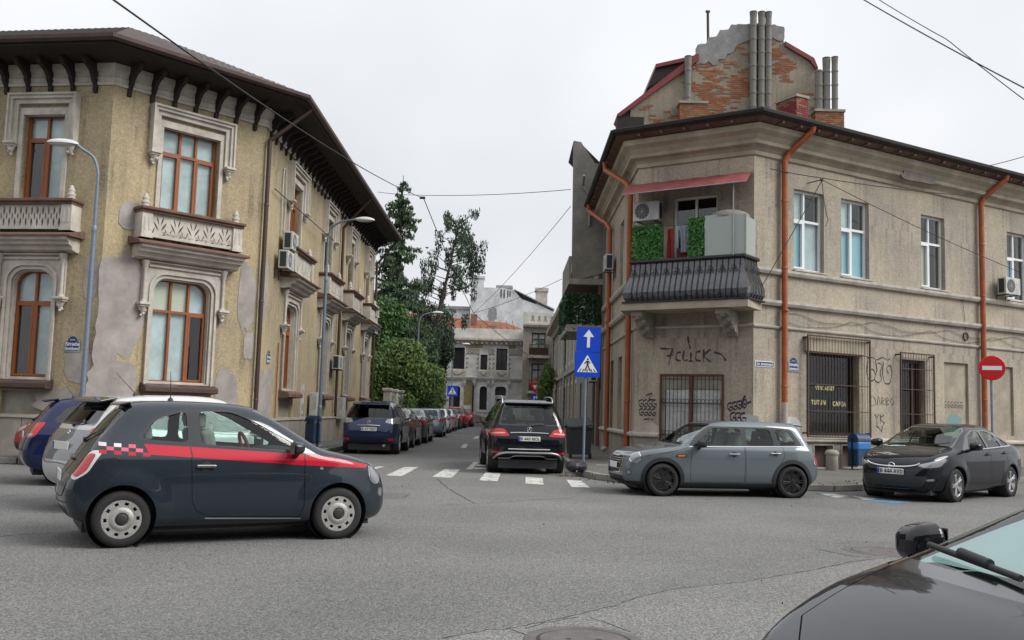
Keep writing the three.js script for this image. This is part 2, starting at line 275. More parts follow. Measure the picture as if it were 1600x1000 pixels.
const CM = {
  chrome: mat([0.75, 0.75, 0.76], { metalness: 1, roughness: 0.12 }),
  silver: mat([0.46, 0.46, 0.47], { metalness: 0.7, roughness: 0.35 }),
  hubcap: mottled([0.50, 0.49, 0.47], 0.35, { metalness: 0.35, roughness: 0.42 }),
  blackRim: mat([0.012, 0.012, 0.013], { roughness: 0.25 }),
  plastic: mat([0.022, 0.023, 0.025], { roughness: 0.6 }),
  gloss: mat([0.008, 0.008, 0.009], { phys: true, roughness: 0.12, clearcoat: 1 }),
  carGlass: mat([0.60, 0.72, 0.69], { phys: true, transmission: 1, thickness: 0, roughness: 0.01, ior: 1.5 }),
  tintGlass: mat([0.16, 0.19, 0.20], { phys: true, transmission: 1, thickness: 0, roughness: 0.01, ior: 1.5 }),
  lens: mat([0.95, 0.96, 0.97], { phys: true, transmission: 1, thickness: 0, roughness: 0.04, ior: 1.45 }),
  redLens: mat([0.42, 0.008, 0.012], { phys: true, roughness: 0.12, clearcoat: 0.6, clearcoatRoughness: 0.05 }),
  clearLens: mat([0.30, 0.31, 0.33], { phys: true, roughness: 0.22, metalness: 0.5, clearcoat: 1 }),
  amber: mat([0.75, 0.20, 0.02], { phys: true, roughness: 0.2, clearcoat: 1 }),
  seat: mat([0.06, 0.06, 0.062], { roughness: 0.9 }),
  seatPale: mat([0.34, 0.33, 0.30], { roughness: 0.9 }),
  seatRed: mat([0.30, 0.025, 0.02], { roughness: 0.8 }),
  plate: mat([0.70, 0.70, 0.66], { roughness: 0.5 }),
  euBlue: mat([0.02, 0.06, 0.35], { roughness: 0.5 }),
  ink: mat([0.015, 0.015, 0.016], { roughness: 0.6 }),
  disc: mat([0.16, 0.15, 0.145], { metalness: 0.6, roughness: 0.5 }),
};
const paint = (c, o = {}) => mat(c, { phys: true, roughness: 0.45, metalness: 0.25, specularIntensity: 0.15, clearcoat: 1, clearcoatRoughness: 0.04, ...o });
// wheel in the x-y plane, outer face towards +z
function wheelGeoms(R, w, style, rimR) {
  const prof = [[rimR, -w / 2], [R - 0.035, -w / 2], [R - 0.008, -w / 2 + 0.03], [R, -w / 2 + 0.06], [R, w / 2 - 0.06], [R - 0.008, w / 2 - 0.025], [R - 0.04, w / 2], [rimR + 0.005, w / 2 - 0.004], [rimR - 0.012, w / 2 - 0.02]];
  const tyre = uvm(new THREE.LatheGeometry(prof.map((p) => new THREE.Vector2(p[0], p[1])), 40).rotateX(Math.PI / 2));
  const rim = [], dish = new THREE.LatheGeometry([[rimR - 0.006, w / 2 - 0.018], [rimR - 0.02, w / 2 - 0.03], [rimR - 0.035, w / 2 - 0.11], [rimR - 0.05, -w / 2 + 0.02]].map((p) => new THREE.Vector2(p[0], p[1])), 32).rotateX(Math.PI / 2);
  const zf = w / 2 - 0.012; let extra = null;
  if (style === 'cap') { // steel wheel cover with ten windows round the edge
    const s = new THREE.Shape(); s.absarc(0, 0, rimR + 0.004, 0, Math.PI * 2);
    for (let i = 0; i < 10; i++) { const a = i / 10 * Math.PI * 2 + 0.2, r0 = rimR * 0.72, r1 = rimR * 0.9, da = 0.145, p = new THREE.Path(); p.moveTo(Math.cos(a - da) * r0, Math.sin(a - da) * r0); p.lineTo(Math.cos(a - da * 0.9) * r1, Math.sin(a - da * 0.9) * r1); p.lineTo(Math.cos(a + da * 0.9) * r1, Math.sin(a + da * 0.9) * r1); p.lineTo(Math.cos(a + da) * r0, Math.sin(a + da) * r0); p.closePath(); s.holes.push(p); }
    const g = new THREE.ExtrudeGeometry(s, { depth: 0.008, bevelEnabled: true, bevelSize: 0.003, bevelThickness: 0.003, bevelSegments: 1, curveSegments: 32 }); g.translate(0, 0, zf - 0.008); rim.push(uvm(g));
    rim.push(lathe([[rimR * 0.62, 0.004], [rimR * 0.5, 0.016], [rimR * 0.36, 0.02], [rimR * 0.34, 0.012]], 32).rotateX(Math.PI / 2).translate(0, 0, zf));
    extra = lathe([[rimR * 0.31, 0.002], [rimR * 0.29, 0.016], [rimR * 0.2, 0.022], [0.0005, 0.024]], 24).rotateX(Math.PI / 2).translate(0, 0, zf);
  } else {
    const n = style === 'multi' ? 8 : 5;
    const spoke = (a, wd, r0, r1, twist) => { const g = rbox(r0, r1, -wd / 2, wd / 2, -0.03, 0, 0.006, 1); g.rotateY(-0.10); g.rotateZ(twist); const q = g; q.rotateZ(a); q.translate(0, 0, zf - 0.012); return q; };
    for (let i = 0; i < n; i++) { const a = i / n * Math.PI * 2 + Math.PI / 2; if (style === 'multi') { rim.push(spoke(a - 0.1, 0.02, 0.035, rimR - 0.01, 0), spoke(a + 0.12, 0.018, 0.035, rimR - 0.01, 0)); } else { rim.push(spoke(a - 0.13, 0.032, 0.03, rimR - 0.008, 0), spoke(a + 0.13, 0.032, 0.03, rimR - 0.008, 0)); } }
    rim.push(lathe([[0.055, -0.03], [0.055, -0.008], [0.045, 0], [0.0005, 0.002]], 20).rotateX(Math.PI / 2).translate(0, 0, zf - 0.006)); rim.push(uvm(dish));
    rim.push(uvm(new THREE.TorusGeometry(rimR - 0.004, 0.008, 6, 36)).translate(0, 0, zf - 0.008));
  }
  const disc = lathe([[rimR - 0.03, -0.004], [0.0005, -0.002]], 24).rotateX(Math.PI / 2).translate(0, 0, zf - 0.075);
  return { tyre, rim: merge(rim), disc, extra };
}
function plateOn(parent, txt, F, w = 0.52) {
  const p = part(parent, 'license_plate', rbox(-w / 2, w / 2, -0.055, 0.055, 0, 0.012, 0.004, 1), CM.plate, F);
  part(p, 'plate_band', box(-w / 2 + 0.003, -w / 2 + 0.045, -0.05, 0.05, 0.0125, 0.0145), CM.euBlue, F);
  if (txt) { const g = text(txt, 0.075, 0.002); g.computeBoundingBox(); const b = g.boundingBox, s = Math.min(1, (w - 0.07) / (b.max.x - b.min.x)); g.scale(s, 1, 1); g.translate(0.022, 0, 0.0125); part(p, 'plate_text', g, CM.ink, F); }
  return p;
}
const sideOK = (s) => (t) => (t[5] + t[11] + t[17]) / 3 * s > 0.35;
const faceX = (s, lim = 0.25) => (t) => (t[3] + t[9] + t[15]) / 3 * s > lim;
const faceUp = (t) => (t[4] + t[10] + t[16]) / 3 > 0.35;
function stripPoly(a, b, w) { const dx = b[0] - a[0], dy = b[1] - a[1], l = Math.hypot(dx, dy), nx = -dy / l * w / 2, ny = dx / l * w / 2, ex = dx / l * w * 0.3, ey = dy / l * w * 0.3; return [[a[0] + nx - ex, a[1] + ny - ey], [a[0] - nx - ex, a[1] - ny - ey], [b[0] - nx + ex, b[1] - ny + ey], [b[0] + nx + ex, b[1] + ny + ey]]; }
const grow = (p, d) => { p = orient(p); const n = p.length, o = []; for (let i = 0; i < n; i++) { const a = p[(i + n - 1) % n], b = p[i], c = p[(i + 1) % n]; const e1 = [b[0] - a[0], b[1] - a[1]], e2 = [c[0] - b[0], c[1] - b[1]], l1 = Math.hypot(...e1), l2 = Math.hypot(...e2), n1 = [e1[1] / l1, -e1[0] / l1], n2 = [e2[1] / l2, -e2[0] / l2], s = [n1[0] + n2[0], n1[1] + n2[1]], q = s[0] * n1[0] + s[1] * n1[1]; o.push([b[0] + s[0] / Math.max(q, 0.4) * d, b[1] + s[1] / Math.max(q, 0.4) * d]); } return o; };
const soft = (p, n = 2, r = 0.06) => { const o = []; p.forEach((b, i) => { const a = p[(i + p.length - 1) % p.length], c = p[(i + 1) % p.length], la = Math.hypot(a[0] - b[0], a[1] - b[1]), lc = Math.hypot(c[0] - b[0], c[1] - b[1]), ta = Math.min(0.3, r / la), tc = Math.min(0.3, r / lc), A = [lerp(b[0], a[0], ta), lerp(b[1], a[1], ta)], C = [lerp(b[0], c[0], tc), lerp(b[1], c[1], tc)]; for (const t of [0, 0.33, 0.67, 1]) o.push([(1 - t) * (1 - t) * A[0] + 2 * t * (1 - t) * b[0] + t * t * C[0], (1 - t) * (1 - t) * A[1] + 2 * t * (1 - t) * b[1] + t * t * C[1]]); }); return o; };
const circ = (x, y, r, n = 32) => Array.from({ length: n }, (_, i) => [x + Math.cos(i / n * 2 * Math.PI) * r, y + Math.sin(i / n * 2 * Math.PI) * r]);
// surface point of the body seen along an axis
function hit(f, o, d, far = 3) { let t = 0, p = o.slice(); for (let i = 0; i < 160; i++) { const v = f(...p); if (v < 0.0008) break; t += Math.max(v * 0.7, 0.0008); p = o.map((u, k) => u + d[k] * t); if (t > far) break; } return p; }
function buildCar(S, name, label, pos, heading, group) { // heading: angle of the car's +x axis in the ground plane (three.js rotation.y)
  const g = thing(name, label, 'car', pos, group, heading), W0 = g.matrixWorld.clone();
  const f = carField(S), cell = S.cell || 0.03, b = S.box; let soup = skin(f, [b[0], b[1], 0.08, b[2], -b[3], b[3]], cell);
  const P = (nm, s, m, push = 0, par = g, lab) => (s.length ? part(par, nm, soupGeom(s, push), m, W0, lab) : null);
  const cut = (pr, pl, ok) => { const [i, o] = splitSoup(soup, pr, pl, ok); soup = o; return i; };
  const near = (x) => (t) => Math.abs(t[2]) > S.W / 2 - 0.42 && t[1] < S.belt + 0.05;
  // wheel openings
  const gapPieces = [];
  for (const s of [1, -1]) for (const xa of [S.xr, S.xf]) {
    const okw = (t) => t[2] * s > S.W / 2 - 0.45;
    if (S.cladding) { const c = cut(PR.side, circ(xa, S.wr + (S.archUp || 0.01), S.arch + S.cladding, 40), okw); const [ii, oo] = splitSoup(c, PR.side, circ(xa, S.wr + (S.archUp || 0.01), S.arch, 40), okw); P('arch_trim', oo, CM.plastic, 0.012); } else cut(PR.side, circ(xa, S.wr + (S.archUp || 0.01), S.arch, 40), okw);
    const R = S.arch + 0.004, zo = S.W / 2 - 0.03, gq = [uvm(new THREE.CylinderGeometry(R, R, 0.36, 32, 1, true).rotateX(Math.PI / 2).translate(xa, S.wr + (S.archUp || 0.01), s * (zo - 0.18 - 0.012)))];
    gq.push(uvm(new THREE.CircleGeometry(R, 32).translate(xa, S.wr + (S.archUp || 0.01), s * (zo - 0.36))));
    part(g, 'wheel_well', merge(gq), CM.plastic, W0);
  }
  if (S.sillY) { const lo = cut(PR.side, [[b[0], 0], [b[1], 0], [b[1], S.sillY], [b[0], S.sillY]], () => true); P('lower_trim', lo, S.sillMat || CM.plastic, S.sillPush || 0); }
  // glass
  const glassM = S.glass || CM.carGlass;
  for (const s of [1, -1]) {
    if (S.dlo) { const c = cut(PR.side, soft(S.dlo, 2), sideOK(s)); let rest = c; for (const w of S.windows) { const [i, o] = splitSoup(rest, PR.side, soft(w, 2), sideOK(s)); rest = o; P('side_window', i, w.tint || glassM, -0.012); } P('window_trim', rest, S.pillarMat || CM.gloss, 0); }
  }
  if (S.windshield) { const z = S.windshield, c = cut(PR.front, soft(z, 2), faceX(1, S.wsLim || 0.18)); const [i, o] = splitSoup(c, PR.front, soft(grow(z, -0.03), 2), () => true); P('windshield', i, glassM, -0.008); P('windshield_seal', o, CM.gloss, -0.004); }
  if (S.rearGlass) { const z = S.rearGlass, c = cut(PR.front, soft(z, 2), faceX(-1, 0.12)); const [i, o] = splitSoup(c, PR.front, soft(grow(z, -0.03), 2), () => true); P('rear_window', i, S.rearTint || glassM, -0.008); P('rear_window_seal', o, CM.gloss, -0.004); }
  // lamps, grilles, trims: {name, view, s, poly, mat, push, mirror, inner: [{name, poly, mat, push}]}
  for (const q of S.inserts || []) for (const s of q.mirror ? [1, -1] : [1]) {
    const mz = (p) => p.map(([a, c]) => [q.view === 'side' ? a : a * s, c]);
    let pr, ok; if (q.view === 'side') { pr = PR.side; ok = sideOK(s); } else if (q.view === 'front') { pr = PR.front; ok = faceX(1, q.lim ?? 0.15); } else if (q.view === 'rear') { pr = PR.front; ok = faceX(-1, q.lim ?? 0.15); }
    else if (q.view === 'top') { pr = PR.top; ok = faceUp; } else { pr = PR.corner(q.ang * s); const dx = Math.cos(q.ang), dz = Math.sin(q.ang) * s; ok = (t) => (t[3] + t[9] + t[15]) / 3 * dx + (t[5] + t[11] + t[17]) / 3 * dz > 0.2 && t[2] * s > 0; }
    const c = cut(pr, q.sharp ? mz(q.poly) : soft(mz(q.poly), 2), ok); let base = c, par = null; const inn = [];
    for (const w of q.inner || []) { const [i, o] = splitSoup(base, pr, w.sharp ? mz(w.poly) : soft(mz(w.poly), 2), () => true); base = o; inn.push([w, i]); }
    par = P(q.name, base, q.mat, q.push || 0, g, q.label); for (const [w, i] of inn) P(w.name, i, w.mat, w.push || 0, par || g);
  }
  // panels: doors, bonnet; and the gaps round them
  for (const q of S.panels || []) for (const s of q.view === 'side' ? [1, -1] : [1]) {
    const pr = q.view === 'side' ? PR.side : q.view === 'top' ? PR.top : PR.front, ok = q.view === 'side' ? sideOK(s) : q.view === 'top' ? faceUp : faceX(q.view === 'front' ? 1 : -1, 0.1);
    let c = cut(pr, q.poly, ok); const w = S.gap || 0.012, pl = q.poly;
    for (let i = 0; i < pl.length; i++) { const [a, o] = splitSoup(c, pr, stripPoly(pl[i], pl[(i + 1) % pl.length], w), ok); c = o; gapPieces.push(...a); }
    P(q.name, c, q.mat || S.paint);
  }
  if (gapPieces.length) P('panel_gap', gapPieces, CM.plastic, -0.012);
  P('body', soup, S.paint);
  // wheels
  const wg = wheelGeoms(S.tyreR, S.tyreW || 0.2, S.rim, S.rimR);
  for (const s of [1, -1]) for (const xa of [S.xr, S.xf]) {
    const F = W0.clone().multiply(new THREE.Matrix4().makeTranslation(xa, S.tyreR, s * (S.W / 2 - (S.tyreW || 0.2) / 2 - (S.wheelIn || 0.025)))); if (s < 0) F.multiply(new THREE.Matrix4().makeRotationY(Math.PI)); F.multiply(new THREE.Matrix4().makeRotationZ(xa + s));
    const w = part(g, 'wheel', wg.tyre, M.rubber, F); part(w, 'rim', wg.rim, S.rimMat || CM.silver, F); part(w, 'brake_disc', wg.disc, CM.disc, F); if (wg.extra) part(w, 'hub_cap', wg.extra, CM.plastic, F);
  }
  // underside and cabin
  part(g, 'underbody', box(b[0] + 0.4, b[1] - 0.4, 0.14, 0.34, -S.W / 2 + 0.26, S.W / 2 - 0.26), CM.plastic, W0);
  if (S.inside) {
    const I = S.inside, sm = I.seat || CM.seat;
    part(g, 'cabin_floor', merge([box(I.x0, I.x1 + 0.1, 0.34, 0.5, -S.W / 2 + 0.2, S.W / 2 - 0.2), box(I.x0 - 0.02, I.x0 + 0.05, 0.34, S.belt - 0.05, -S.W / 2 + 0.25, S.W / 2 - 0.25)]), CM.plastic, W0);
    for (const s of [1, -1]) {
      const sx = I.seatX; part(g, 'seat', merge([at(rbox(-0.26, 0.26, 0, 0.16, -0.24, 0.24, 0.06), sx + 0.15, 0.5, s * 0.36), at(rbox(-0.08, 0.08, 0, 0.62, -0.24, 0.24, 0.06), sx - 0.14, 0.6, s * 0.36, 0, 0, 0.2)]), sm, W0);
      part(g, 'headrest', at(rbox(-0.05, 0.05, 0, 0.17, -0.13, 0.13, 0.04), sx - 0.29, 1.22 + (I.dy || 0), s * 0.36, 0, 0, 0.15), sm, W0);
      if (I.rearX !== undefined) part(g, 'headrest', at(rbox(-0.05, 0.05, 0, 0.16, -0.12, 0.12, 0.04), I.rearX - 0.14, 1.08 + (I.dy || 0), s * 0.36, 0, 0, 0.2), sm, W0);
    }
    if (I.rearX !== undefined) part(g, 'rear_bench', merge([at(rbox(-0.22, 0.22, 0, 0.15, -0.6, 0.6, 0.05), I.rearX + 0.12, 0.5, 0), at(rbox(-0.07, 0.07, 0, 0.55, -0.6, 0.6, 0.05), I.rearX - 0.08, 0.56, 0, 0, 0, 0.25)]), sm, W0);
    part(g, 'dashboard', at(rbox(-0.2, 0.2, -0.22, 0.05, -S.W / 2 + 0.2, S.W / 2 - 0.2, 0.08), I.x1 - 0.1, S.belt - 0.03, 0), CM.plastic, W0);
    part(g, 'steering_wheel', at(uvm(new THREE.TorusGeometry(0.18, I.wheelR || 0.018, 8, 28)), I.x1 - 0.42, S.belt + 0.0, -0.36, 0, Math.PI / 2, 0.35), I.wheelMat || CM.plastic, W0);
  }
  // mirrors, handles, plates, aerial, wipers
  if (S.mirror) for (const s of [1, -1]) { const q = S.mirror, zb = hit(f, [q.x, q.y - 0.06, s * 1.3], [0, 0, -s])[2] * s; const sh = new RoundedBoxGeometry(2, 2, 2, 5, 0.75); { const p = sh.attributes.position; for (let i = 0; i < p.count; i++) { const x = p.getX(i), y = p.getY(i), zz = p.getZ(i) * s; let k = 1 - 0.22 * (x + 1) * 0.5; p.setY(i, y * k * (1 - 0.14 * zz)); p.setZ(i, p.getZ(i) * k); if (x < 0) p.setX(i, x * 0.55); } sh.computeVertexNormals(); } sh.scale(q.d || 0.11, (q.h || 0.085), (q.w || 0.125)); const mm = part(g, 'mirror', uvm(sh.translate(q.x, q.y + 0.04, s * (zb + (q.out || 0.17)))), q.mat || S.paint, W0); part(mm, 'mirror_arm', rod([q.x + 0.02, q.y - 0.06, s * (zb - 0.02)], [q.x + 0.02, q.y - 0.01, s * (zb + 0.11)], 0.035, 8, 0.03), CM.plastic, W0); part(mm, 'mirror_glass', box(q.x - (q.d || 0.11) * 0.56 - 0.003, q.x - (q.d || 0.11) * 0.56 + 0.002, q.y + 0.04 - (q.h || 0.085) * 0.75, q.y + 0.04 + (q.h || 0.085) * 0.75, s * (zb + (q.out || 0.17)) - (q.w || 0.125) * 0.78, s * (zb + (q.out || 0.17)) + (q.w || 0.125) * 0.78), CM.chrome, W0); }
  for (const h of S.handles || []) for (const s of [1, -1]) { const zb = hit(f, [h[0], h[1], s * 1.3], [0, 0, -s])[2]; part(g, 'door_handle', at(rbox(-0.1, 0.1, -0.014, 0.014, -0.012, 0.012, 0.01), h[0], h[1], zb + s * 0.028), h[2] || S.paint, W0); part(g, 'handle_cup', at(lathe([[0.0005, 0], [0.05, 0.004], [0.052, 0]], 16).rotateX(Math.PI / 2), h[0], h[1] - 0.005, zb + s * 0.002, 0, s > 0 ? 0 : Math.PI), CM.plastic, W0); }
  if (S.plates) for (const [dir, y, txt] of S.plates) { const p = hit(f, [dir * 3.2, y, 0], [-dir, 0, 0], 4); const F = W0.clone().multiply(new THREE.Matrix4().makeTranslation(p[0] + dir * 0.012, y, 0)).multiply(new THREE.Matrix4().makeRotationY(dir * Math.PI / 2)); plateOn(g, txt, F); }
  if (S.aerial) { const [x, l, tilt] = S.aerial, p = hit(f, [x, 2.6, 0], [0, -1, 0]); part(g, 'aerial', merge([at(lathe([[0.035, 0], [0.028, 0.02], [0.012, 0.04], [0.0005, 0.042]], 12), x, p[1] - 0.003, 0), rod([x, p[1] + 0.03, 0], [x - l * Math.sin(tilt), p[1] + 0.03 + l * Math.cos(tilt), 0], 0.006, 6, 0.003)]), CM.plastic, W0); }
  if (S.extras) S.extras(g, W0, f, P);
  return g;
}
// ---------------------------------------------------------------- car shapes (x forward, y up, z to the car's right)
const cp = (deg, pts) => { const a = deg * Math.PI / 180, c = Math.cos(a), s = Math.sin(a); return pts.map(([x, z, y]) => [z * c - x * s, y]); };
const ell = (cx, cy, rx, ry, n = 24, rot = 0) => Array.from({ length: n }, (_, i) => { const t = i / n * 2 * Math.PI, u = Math.cos(t) * rx, v = Math.sin(t) * ry; return [cx + u * Math.cos(rot) - v * Math.sin(rot), cy + u * Math.sin(rot) + v * Math.cos(rot)]; });
const cEll = (deg, x, z, y, rx, ry, rot = 0) => { const a = deg * Math.PI / 180; return ell(z * Math.cos(a) - x * Math.sin(a), y, rx, ry, 24, rot); };
const rad = (d) => d * Math.PI / 180;
function surfTube(f, dir, pts, r, off = 0.004) { return tube(pts.map(([z, y]) => { const p = hit(f, [dir * 3.3, y, z], [-dir, 0, 0], 4.5); return [p[0] + dir * off, y, z]; }), r, pts.length * 5, 6); }
function facing(W0, f, dir, y, z = 0, off = 0.01) { const p = hit(f, [dir * 3.3, y, z], [-dir, 0, 0], 4.5); return W0.clone().multiply(new THREE.Matrix4().makeTranslation(p[0] + dir * off, y, z)).multiply(new THREE.Matrix4().makeRotationY(dir * Math.PI / 2)); }
const torus = (R, r, n = 28) => uvm(new THREE.TorusGeometry(R, r, 6, n));
function wiperRear(g, W0, f, y0, y1, z0, z1) { const a = hit(f, [-3.3, y0, z0], [1, 0, 0], 4.5), b = hit(f, [-3.3, y1, z1], [1, 0, 0], 4.5); part(g, 'rear_wiper', merge([rod([a[0] - 0.025, a[1], a[2]], [b[0] - 0.02, b[1], b[2]], 0.012, 6, 0.007), at(lathe([[0.03, 0], [0.025, 0.03], [0.0005, 0.035]], 10), a[0] - 0.005, a[1], a[2], 0, 0, Math.PI / 2)]), CM.plastic, W0); }
const lampIn = (deg, c, k = 0.6) => c.map(([x, z, y], i, A) => { const m = A.reduce((s, p) => [s[0] + p[0] / A.length, s[1] + p[1] / A.length, s[2] + p[2] / A.length], [0, 0, 0]); return [lerp(m[0], x, k), lerp(m[1], z, k), lerp(m[2], y, k)]; });
const CITY = { // small two-door bubble car
  side: [[-1.5, .22], [-1.66, .29], [-1.73, .48], [-1.72, .66], [-1.63, .80], [-1.54, .95], [-1.44, 1.1], [-1.27, 1.33], [-1.13, 1.475], [-.95, 1.505], [-.5, 1.515], [0, 1.5], [.26, 1.45], [.58, 1.27], [.98, 1.03], [1.12, .985], [1.34, .945], [1.6, .87], [1.76, .75], [1.83, .6], [1.86, .43], [1.84, .28], [1.72, .18], [1.4, .17], [-1.25, .17]],
  section: [[.15, .70], [.25, .775], [.45, .81], [.68, .812], [.88, .795], [1.0, .755], [1.2, .665], [1.42, .56], [1.6, .46]],
  plan: [[-1.78, .17], [-1.55, .07], [-1.2, .01], [-.6, 0], [.6, 0], [1.1, .012], [1.5, .085], [1.75, .2], [1.9, .32]], cabin: [[-1.6, .09], [-1.0, .03], [0, 0], [1, 0]],
  belt: .98, curveF: .17, curveR: .13, xm: 0.2, xmr: .5, kLow: .12, kTop: .17, W: 1.63, xr: -1.15, xf: 1.15, wr: .29, tyreR: .29, tyreW: .185, rimR: .196, rim: 'cap', arch: .335, archUp: .015, flare: .022, wheelIn: .012, box: [-1.9, 2.0, 1.62, .95],
  dlo: [[-1.05, 1.1], [-.88, 1.33], [-.58, 1.425], [-.05, 1.425], [.27, 1.31], [.57, 1.14], [.9, .985], [.86, .962], [-.4, 1.045]],
  windows: [[[-1.0, 1.105], [-.84, 1.315], [-.54, 1.405], [-.52, 1.075]], [[-.41, 1.405], [-.06, 1.405], [.24, 1.285], [.54, 1.12], [.72, 1.025], [.70, .99], [-.39, 1.06]]],
  windshield: [[-.66, 1.0], [.66, 1.0], [.53, 1.44], [-.53, 1.44]], rearGlass: [[-.56, 1.1], [.56, 1.1], [.47, 1.45], [-.47, 1.45]],
  panels: [{ name: 'door', view: 'side', poly: [[-.50, .965], [-.47, .47], [-.42, .36], [-.28, .29], [.7, .262], [.745, .4], [.735, .9], [.72, .935]] }],
  mirror: { x: .60, y: .99, out: .13, h: .082, w: .105, d: .085 }, handles: [[-.34, .83, CM.chrome]], aerial: [-.62, .3, .12], inside: { x0: -1.1, x1: .75, seatX: -.05, rearX: -.75 },
};
const HATCH = { // five-door small hatchback
  side: [[-1.75, .24], [-1.88, .34], [-1.93, .52], [-1.91, .68], [-1.84, .86], [-1.76, 1.0], [-1.62, 1.2], [-1.45, 1.42], [-1.25, 1.475], [-.8, 1.51], [-.2, 1.525], [.2, 1.49], [.5, 1.35], [.92, 1.08], [1.05, 1.02], [1.4, .95], [1.75, .83], [1.92, .68], [1.98, .45], [1.94, .26], [1.8, .18], [-1.5, .18]],
  section: [[.15, .74], [.3, .81], [.5, .84], [.75, .84], [.93, .81], [1.02, .775], [1.25, .68], [1.45, .58], [1.6, .5]], plan: [[-1.98, .2], [-1.7, .07], [-1.2, .01], [-.6, 0], [.8, 0], [1.3, .02], [1.7, .13], [2.0, .33]],
  belt: .98, curveF: .14, curveR: .1, kLow: .1, kTop: .15, W: 1.68, xr: -1.23, xf: 1.23, wr: .295, tyreR: .295, tyreW: .19, rimR: .2, rim: 'five', arch: .34, flare: .015, box: [-2.1, 2.1, 1.66, .97],
  dlo: [[.85, 1.0], [.45, 1.29], [.15, 1.39], [-.9, 1.4], [-1.25, 1.3], [-1.42, 1.1], [-1.4, 1.05], [.85, .98]],
  windows: [[[.68, 1.02], [.38, 1.27], [.12, 1.365], [-.18, 1.37], [-.2, 1.01]], [[-.3, 1.01], [-.28, 1.37], [-.82, 1.37], [-1.1, 1.28], [-1.25, 1.07]]],
  windshield: [[-.66, 1.02], [.66, 1.02], [.54, 1.45], [-.54, 1.45]], rearGlass: [[-.58, 1.08], [.58, 1.08], [.48, 1.42], [-.48, 1.42]],
  panels: [{ name: 'door', view: 'side', poly: [[.83, .96], [.84, .35], [-.24, .33], [-.24, 1.0]] }], mirror: { x: .68, y: 1.02 }, handles: [[-.1, .86], [-1.0, .88]], inside: { x0: -1.3, x1: .8, seatX: -.05, rearX: -.85 },
};
const SEDAN = { // saloon
  side: [[-2.2, .26], [-2.35, .38], [-2.4, .6], [-2.37, .85], [-2.3, 1.03], [-2.15, 1.085], [-1.85, 1.12], [-1.58, 1.2], [-1.15, 1.39], [-.75, 1.485], [-.3, 1.51], [.15, 1.48], [.5, 1.37], [.9, 1.18], [1.2, 1.045], [1.36, 1.0], [1.72, .94], [2.02, .85], [2.18, .75], [2.26, .6], [2.29, .42], [2.25, .25], [2.1, .18], [1.7, .17], [-1.8, .19]],
  section: [[.15, .78], [.3, .86], [.5, .898], [.75, .9], [.93, .872], [1.02, .832], [1.25, .71], [1.42, .61], [1.55, .5]], plan: [[-2.45, .3], [-2.1, .1], [-1.6, .02], [-.6, 0], [1.0, 0], [1.5, .03], [1.9, .14], [2.15, .28], [2.35, .45]],
  belt: .99, curveF: .13, curveR: .1, kLow: .1, kTop: .16, W: 1.81, xr: -1.34, xf: 1.34, wr: .32, tyreR: .325, tyreW: .215, rimR: .225, rim: 'five', arch: .365, flare: .02, box: [-2.5, 2.4, 1.62, 1.02],
  dlo: [[.99, 1.005], [.5, 1.275], [.15, 1.375], [-.55, 1.39], [-1.0, 1.32], [-1.45, 1.15], [-1.52, 1.08], [.99, .985]],
  windows: [[[.72, 1.03], [.42, 1.265], [.12, 1.355], [-.2, 1.365], [-.22, 1.01]], [[-.3, 1.01], [-.28, 1.365], [-.55, 1.365], [-.86, 1.31], [-1.0, 1.06]], [[-1.08, 1.06], [-.94, 1.29], [-1.3, 1.165], [-1.44, 1.095]]],
  windshield: [[-.72, 1.02], [.72, 1.02], [.58, 1.44], [-.58, 1.44]], rearGlass: [[-.62, 1.14], [.62, 1.14], [.52, 1.44], [-.52, 1.44]],
  panels: [{ name: 'door', view: 'side', poly: [[.93, .97], [.95, .36], [-.26, .32], [-.26, 1.0]] }, { name: 'door', view: 'side', poly: [[-.275, 1.0], [-.275, .32], [-.95, .34], [-1.12, .6], [-1.1, 1.03]] }, { name: 'bonnet', view: 'top', poly: [[1.12, -.68], [1.12, .68], [1.9, .6], [2.1, .35], [2.14, 0], [2.1, -.35], [1.9, -.6]] }],
  mirror: { x: .80, y: 1.03, out: .16, d: .12, h: .09, w: .13 }, handles: [[-.12, .9], [-1.0, .92]], inside: { x0: -1.4, x1: .95, seatX: -.05, rearX: -.95 },
};
